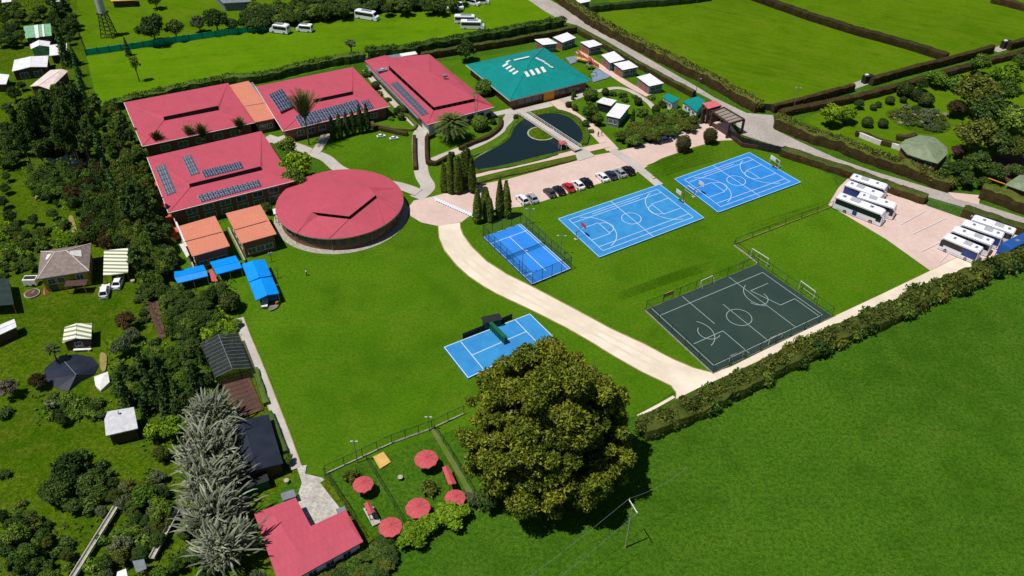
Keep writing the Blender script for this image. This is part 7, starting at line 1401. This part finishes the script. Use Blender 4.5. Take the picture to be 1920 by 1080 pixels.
def make_coach(L=12.4, W=2.55, H=3.55, paint=None, band=None, van=False, name='coach', cat='coach'):
    paint = paint or M_busw; t = thing(name, '', cat, (0, 0, 0)); q = MB(); h = L/2; zb = .32
    if van: prof = [(-h, zb+.1), (-h, H*.55), (-h+.12, H*.93), (-h+.4, H), (h-1.7, H), (h-1.2, H*.93), (h-.75, H*.56), (h-.1, H*.45), (h, H*.3), (h, zb)]
    else: prof = [(-h, zb+.1), (-h, H*.6), (-h+.12, H*.94), (-h+.45, H), (h-1.1, H), (h-.5, H*.94), (h-.12, H*.55), (h, H*.3), (h, zb)]
    prof = prof+[(h-.1, zb-.08), (-h+.1, zb-.05)]; k = len(prof); V = []
    for y, ins in ((-W/2, 0), (-W/2*1.0, 0)): pass
    ys = [(-W/2, 0), (W/2, 0)]
    c = .16; rings = []
    for y, sh in ((-W/2, 1), (-W/2+c, 0), (W/2-c, 0), (W/2, 1)): rings.append([(x*(1-.012*sh), y, z-(c*.75 if sh and z > H*.9 else 0)) for x, z in prof])
    loft(q, rings, paint); part('body', q, t, world=False)
    zw0, zw1 = (H*.5, H*.84) if van else (H*.47, H*.85); x1 = h-1.35 if van else h-.75
    for s in (-1, 1):
        q = MB(); q.box(((-h+.35+x1)/2, s*(W/2+.008), (zw0+zw1)/2), (x1+h-.35, .03, zw1-zw0), M_vglass); o = part('side_windows', q, t, world=False)
        q = MB(); n = 4 if van else 7
        for i in range(1, n): q.box((-h+.35+(x1+h-.35)*i/n, s*(W/2+.016), (zw0+zw1)/2), (.07, .03, zw1-zw0), M_dark)
        part('window_pillars', q, o, world=False)
    if van: ws = [(h-1.2, H*.93), (h-.75, H*.56)]
    else: ws = [(h-.62, H*.955), (h-.07, H*.40)]
    q = MB(); e = .03; q.add([(ws[0][0]+e, -W*.42, ws[0][1]), (ws[0][0]+e, W*.42, ws[0][1]), (ws[1][0]+e, W*.45, ws[1][1]), (ws[1][0]+e, -W*.45, ws[1][1])], [(3, 2, 1, 0)], M_vglass); part('windscreen', q, t, world=False)
    q = MB(); q.box((-h-.01, 0, H*.7), (.03, W*.78, H*.26), M_vglass); part('rear_window', q, t, world=False)
    for x in ([-h+L*.2, h-L*.2] if van else [-h+3.2, h-2.6]):
        for s in (-1, 1): wheel(t, x, s*(W/2-.1), .48 if not van else .36, .26)
    for s in (-1, 1):
        q = MB(); q.box((h-.01, s*W*.36, H*.22), (.06, .35, .2), M_lamp); part('headlight', q, t, world=False); q = MB(); q.box((-h-.01, s*W*.42, H*.3), (.05, .2, .4), M_tail); part('taillight', q, t, world=False)
        q = MB(); zz_ = H*.8 if not van else H*.6; q.tube([(h-.25, s*W*.48, zz_), (h+.25, s*(W*.5+.2), zz_-.05), (h+.3, s*(W*.5+.22), zz_-.45)], [.05, .05, .1], M_dark if van else paint, 6); part('side_mirror', q, t, world=False)
    if not van:
        q = MB(); q.box((-1.6, 0, H+.09), (2.4, 1.5, .18), M_alu); part('air_conditioner', q, t, world=False); q = MB(); q.box((2.6, 0, H+.05), (.8, .8, .1), M_grey); q.box((-4.4, 0, H+.05), (.8, .8, .1), M_grey); part('roof_hatch', q, t, world=False)
        q = MB(); 
        for s in (-1, 1): q.box((h-.95, s*(W/2+.012), H*.55), (1.25, .03, H*.46), M_vglass)
        part('door', q, t, world=False)
        q = MB()
        for s in (-1, 1): q.box((0, s*(W/2+.006), zb+.28), (L*.82, .02, .05), M_grey)
        part('trim_strip', q, t, world=False)
        if band:
            q = MB()
            for s in (-1, 1): q.box((band[0], s*(W/2+.028), band[2]), (band[1], .02, band[3]), band[4])
            part('side_livery', q, t, world=False)
    else:
        q = MB(); q.box((0, 0, H+.04), (L*.45, W*.6, .08), M_grey); part('roof_rack', q, t, world=False)
    return t
def coach_at(proto, r0, r1, label, group, H=3.55, paint=None, base=None):
    """r0 rear and r1 front of the roof centre line in the photograph"""
    a, b = U(*r0, H), U(*r1, H); m_ = a.lerp(b, .5); o = copy_tree(proto); o.location = (m_.x, m_.y, 0); o.rotation_euler = (0, 0, math.atan2((b-a).y, (b-a).x)); o.scale = ((b-a).length/12.4, 1, 1); o['label'] = label; o['group'] = group
    if paint: remat(o, base, paint)
    return o
cW = make_coach(); cB = make_coach(band=(-3.6, 4.6, 1.9, 1.5, M_busn)); cR = make_coach(band=(-.6, 1.1, 1.05, 1.1, M_busn))
g1 = 'coaches on the left side of the coach park'; g2 = 'coaches on the right side of the coach park'
zq = lambda x, y: (x/9+1560, y/9+310)
coach_at(cR, zq(100, 480), zq(920, 790), 'white coach with a small dark blue square on its side nearest the lawn corner', g1)
coach_at(cW, zq(450, 475), zq(1110, 680), 'white coach tucked behind the coach nearest the lawn corner', g1)
coach_at(cB, zq(250, 275), zq(880, 505), 'white coach with a blue rear side second from the hedge', g1)
coach_at(cW, zq(330, 160), zq(950, 360), 'white coach parked closest to the hedge left of the gate', g1)
zr = lambda x, y: (x/3.857+1480, y/3.857+280)
coach_at(cB, zr(1395, 725), zr(1120, 610), 'white coach with a blue rear side at the near end of the right group', g2)
coach_at(cW, zr(1480, 670), zr(1180, 560), 'white coach second from the near end of the right group', g2)
coach_at(cB, zr(1555, 620), zr(1250, 515), 'white coach third from the near end of the right group', g2)
coach_at(cW, zr(1640, 590), zr(1320, 480), 'white coach against the hedge in the right group', g2)
coach_at(cW, zr(1820, 590), zr(1545, 690), 'blue coach at the right edge beside the driveway hedge', None, paint=M_busb, base=M_busw) if False else None
o = coach_at(cW, (1962, 425), (1885, 462), 'blue coach at the right edge of the coach park', g2, paint=M_busb, base=M_busw)
vn = make_coach(5.6, 2.0, 2.5, van=True, name='van', cat='van'); cm = make_coach(L=8.5, W=2.3, H=2.9, van=True, name='minibus', cat='minibus')
mb_ = [((524.5, 54), 165, vn, 'white van at the left of the two on the upper field', 1.2), ((570.5, 51.5), 170, vn, 'smaller white van right of the other on the upper field', 1.0), ((688, 28.5), -20, cm, 'cream minibus by the dark tree row on the upper field', 1.0), ((833.5, 9), -62, vn, 'white van at the top edge of the upper field, left one', 1.0), ((855.5, 7), -58, cm, 'white minibus at the top edge next to the white van', .9), ((887, 2), -30, vn, 'white van cut by the top edge of the upper field', .95), ((904, 0), 0, vn, 'white van furthest right at the top edge of the upper field', .9), ((874, 36), 0, cm, 'upper of the two white minibuses parked together on the upper field', .95), ((886, 46), 0, cm, 'lower of the two white minibuses parked together on the upper field', .95)]
for px, a, pr, l, s in mb_: place(pr, px, a, l, M_tan if 'cream' in l and False else None, None, 'vans and minibuses on the upper field', s=s, flat=1.3)
for p in (carA, carB, cW, cB, cR, vn, cm):
    for ch in list(p.children):
        for g_ in list(ch.children): bpy.data.objects.remove(g_)
        bpy.data.objects.remove(ch)
    bpy.data.objects.remove(p)
# ---------------- people ----------------
SK = mat('skin', srgb(176, 124, 96), .6); HR = mat('dark_hair', srgb(36, 28, 24), .7)
def person(label, px, top, leg, face=0, h=1.68):
    b = U(*px); o = bpy.data.objects.new('person', None); J = {'pel': (0, 0, .92), 'che': (0, 0, 1.25), 'nec': (0, 0, 1.45), 'hed': (.02, 0, 1.60), 'lk': (.12, .1, .5), 'la': (-.02, .1, .08), 'lt': (.12, .1, .04), 'rk': (.02, -.1, .5), 'ra': (-.16, -.1, .1), 'rt': (-.02, -.1, .04), 'ls': (0, .19, 1.40), 'le': (-.05, .25, 1.12), 'lw': (.06, .27, .86), 'rs': (0, -.19, 1.40), 're': (.05, -.25, 1.12), 'rw': (.16, -.24, .88)}
    E_ = [('pel', 'che'), ('che', 'nec'), ('nec', 'hed'), ('pel', 'lk'), ('lk', 'la'), ('la', 'lt'), ('pel', 'rk'), ('rk', 'ra'), ('ra', 'rt'), ('che', 'ls'), ('ls', 'le'), ('le', 'lw'), ('che', 'rs'), ('rs', 're'), ('re', 'rw')]
    rad = {'pel': .15, 'che': .15, 'nec': .06, 'hed': .095, 'lk': .07, 'rk': .07, 'la': .045, 'ra': .045, 'lt': .04, 'rt': .04, 'ls': .07, 'rs': .07, 'le': .045, 're': .045, 'lw': .035, 'rw': .035}
    names = list(J); me = bpy.data.meshes.new('person'); me.from_pydata([J[n] for n in names], [(names.index(a), names.index(c)) for a, c in E_], []); o = bpy.data.objects.new('person', me); o.location = b; o.rotation_euler = (0, 0, face); link(o)
    m_ = o.modifiers.new('skin', 'SKIN'); o.modifiers.new('sub', 'SUBSURF').levels = 1
    for i, n in enumerate(names): sv = me.skin_vertices[0].data[i] if me.skin_vertices else None; 
    if not me.skin_vertices:
        bm = bmesh.new(); bm.from_mesh(me); bm.verts.layers.skin.verify(); bm.to_mesh(me); bm.free()
    for i, n in enumerate(names): me.skin_vertices[0].data[i].radius = (rad[n], rad[n])
    me.skin_vertices[0].data[0].use_root = True
    dg = bpy.context.evaluated_depsgraph_get(); ev = o.evaluated_get(dg); nm = bpy.data.meshes.new_from_object(ev); o.modifiers.clear(); o.data = nm; nm.materials.clear()
    for mm in (SK, top, leg, M_dark): nm.materials.append(mm)
    for p in nm.polygons: z = p.center.z; p.material_index = 3 if z < .1 else 2 if z < .95 else 1 if (z < 1.44 and not (z < 1.05 and abs(p.center.y) > .2)) else 0
    q = MB(); V, F = ico((-.02, 0, 1.65), .105, 1.0, 2, .02); q.raw(V, F, HR); part('hair', q, o, world=False)
    return tag(o, label, 'person')
dk = mat('dark_clothing', srgb(34, 34, 44), .8); wh = mat('white_shirt', srgb(220, 220, 222), .8); pk = mat('pink_shirt', srgb(206, 120, 130), .8)
person('person in dark clothing walking on the pink path by the pond', (1121.5, 257), dk, dk, 2.0); person('person in a pink and white top beside the person in dark clothing', (1127.5, 256), pk, wh, 2.2)
person('lone person in a white top with dark trousers on the big lawn', (575, 517), wh, dk, .5);
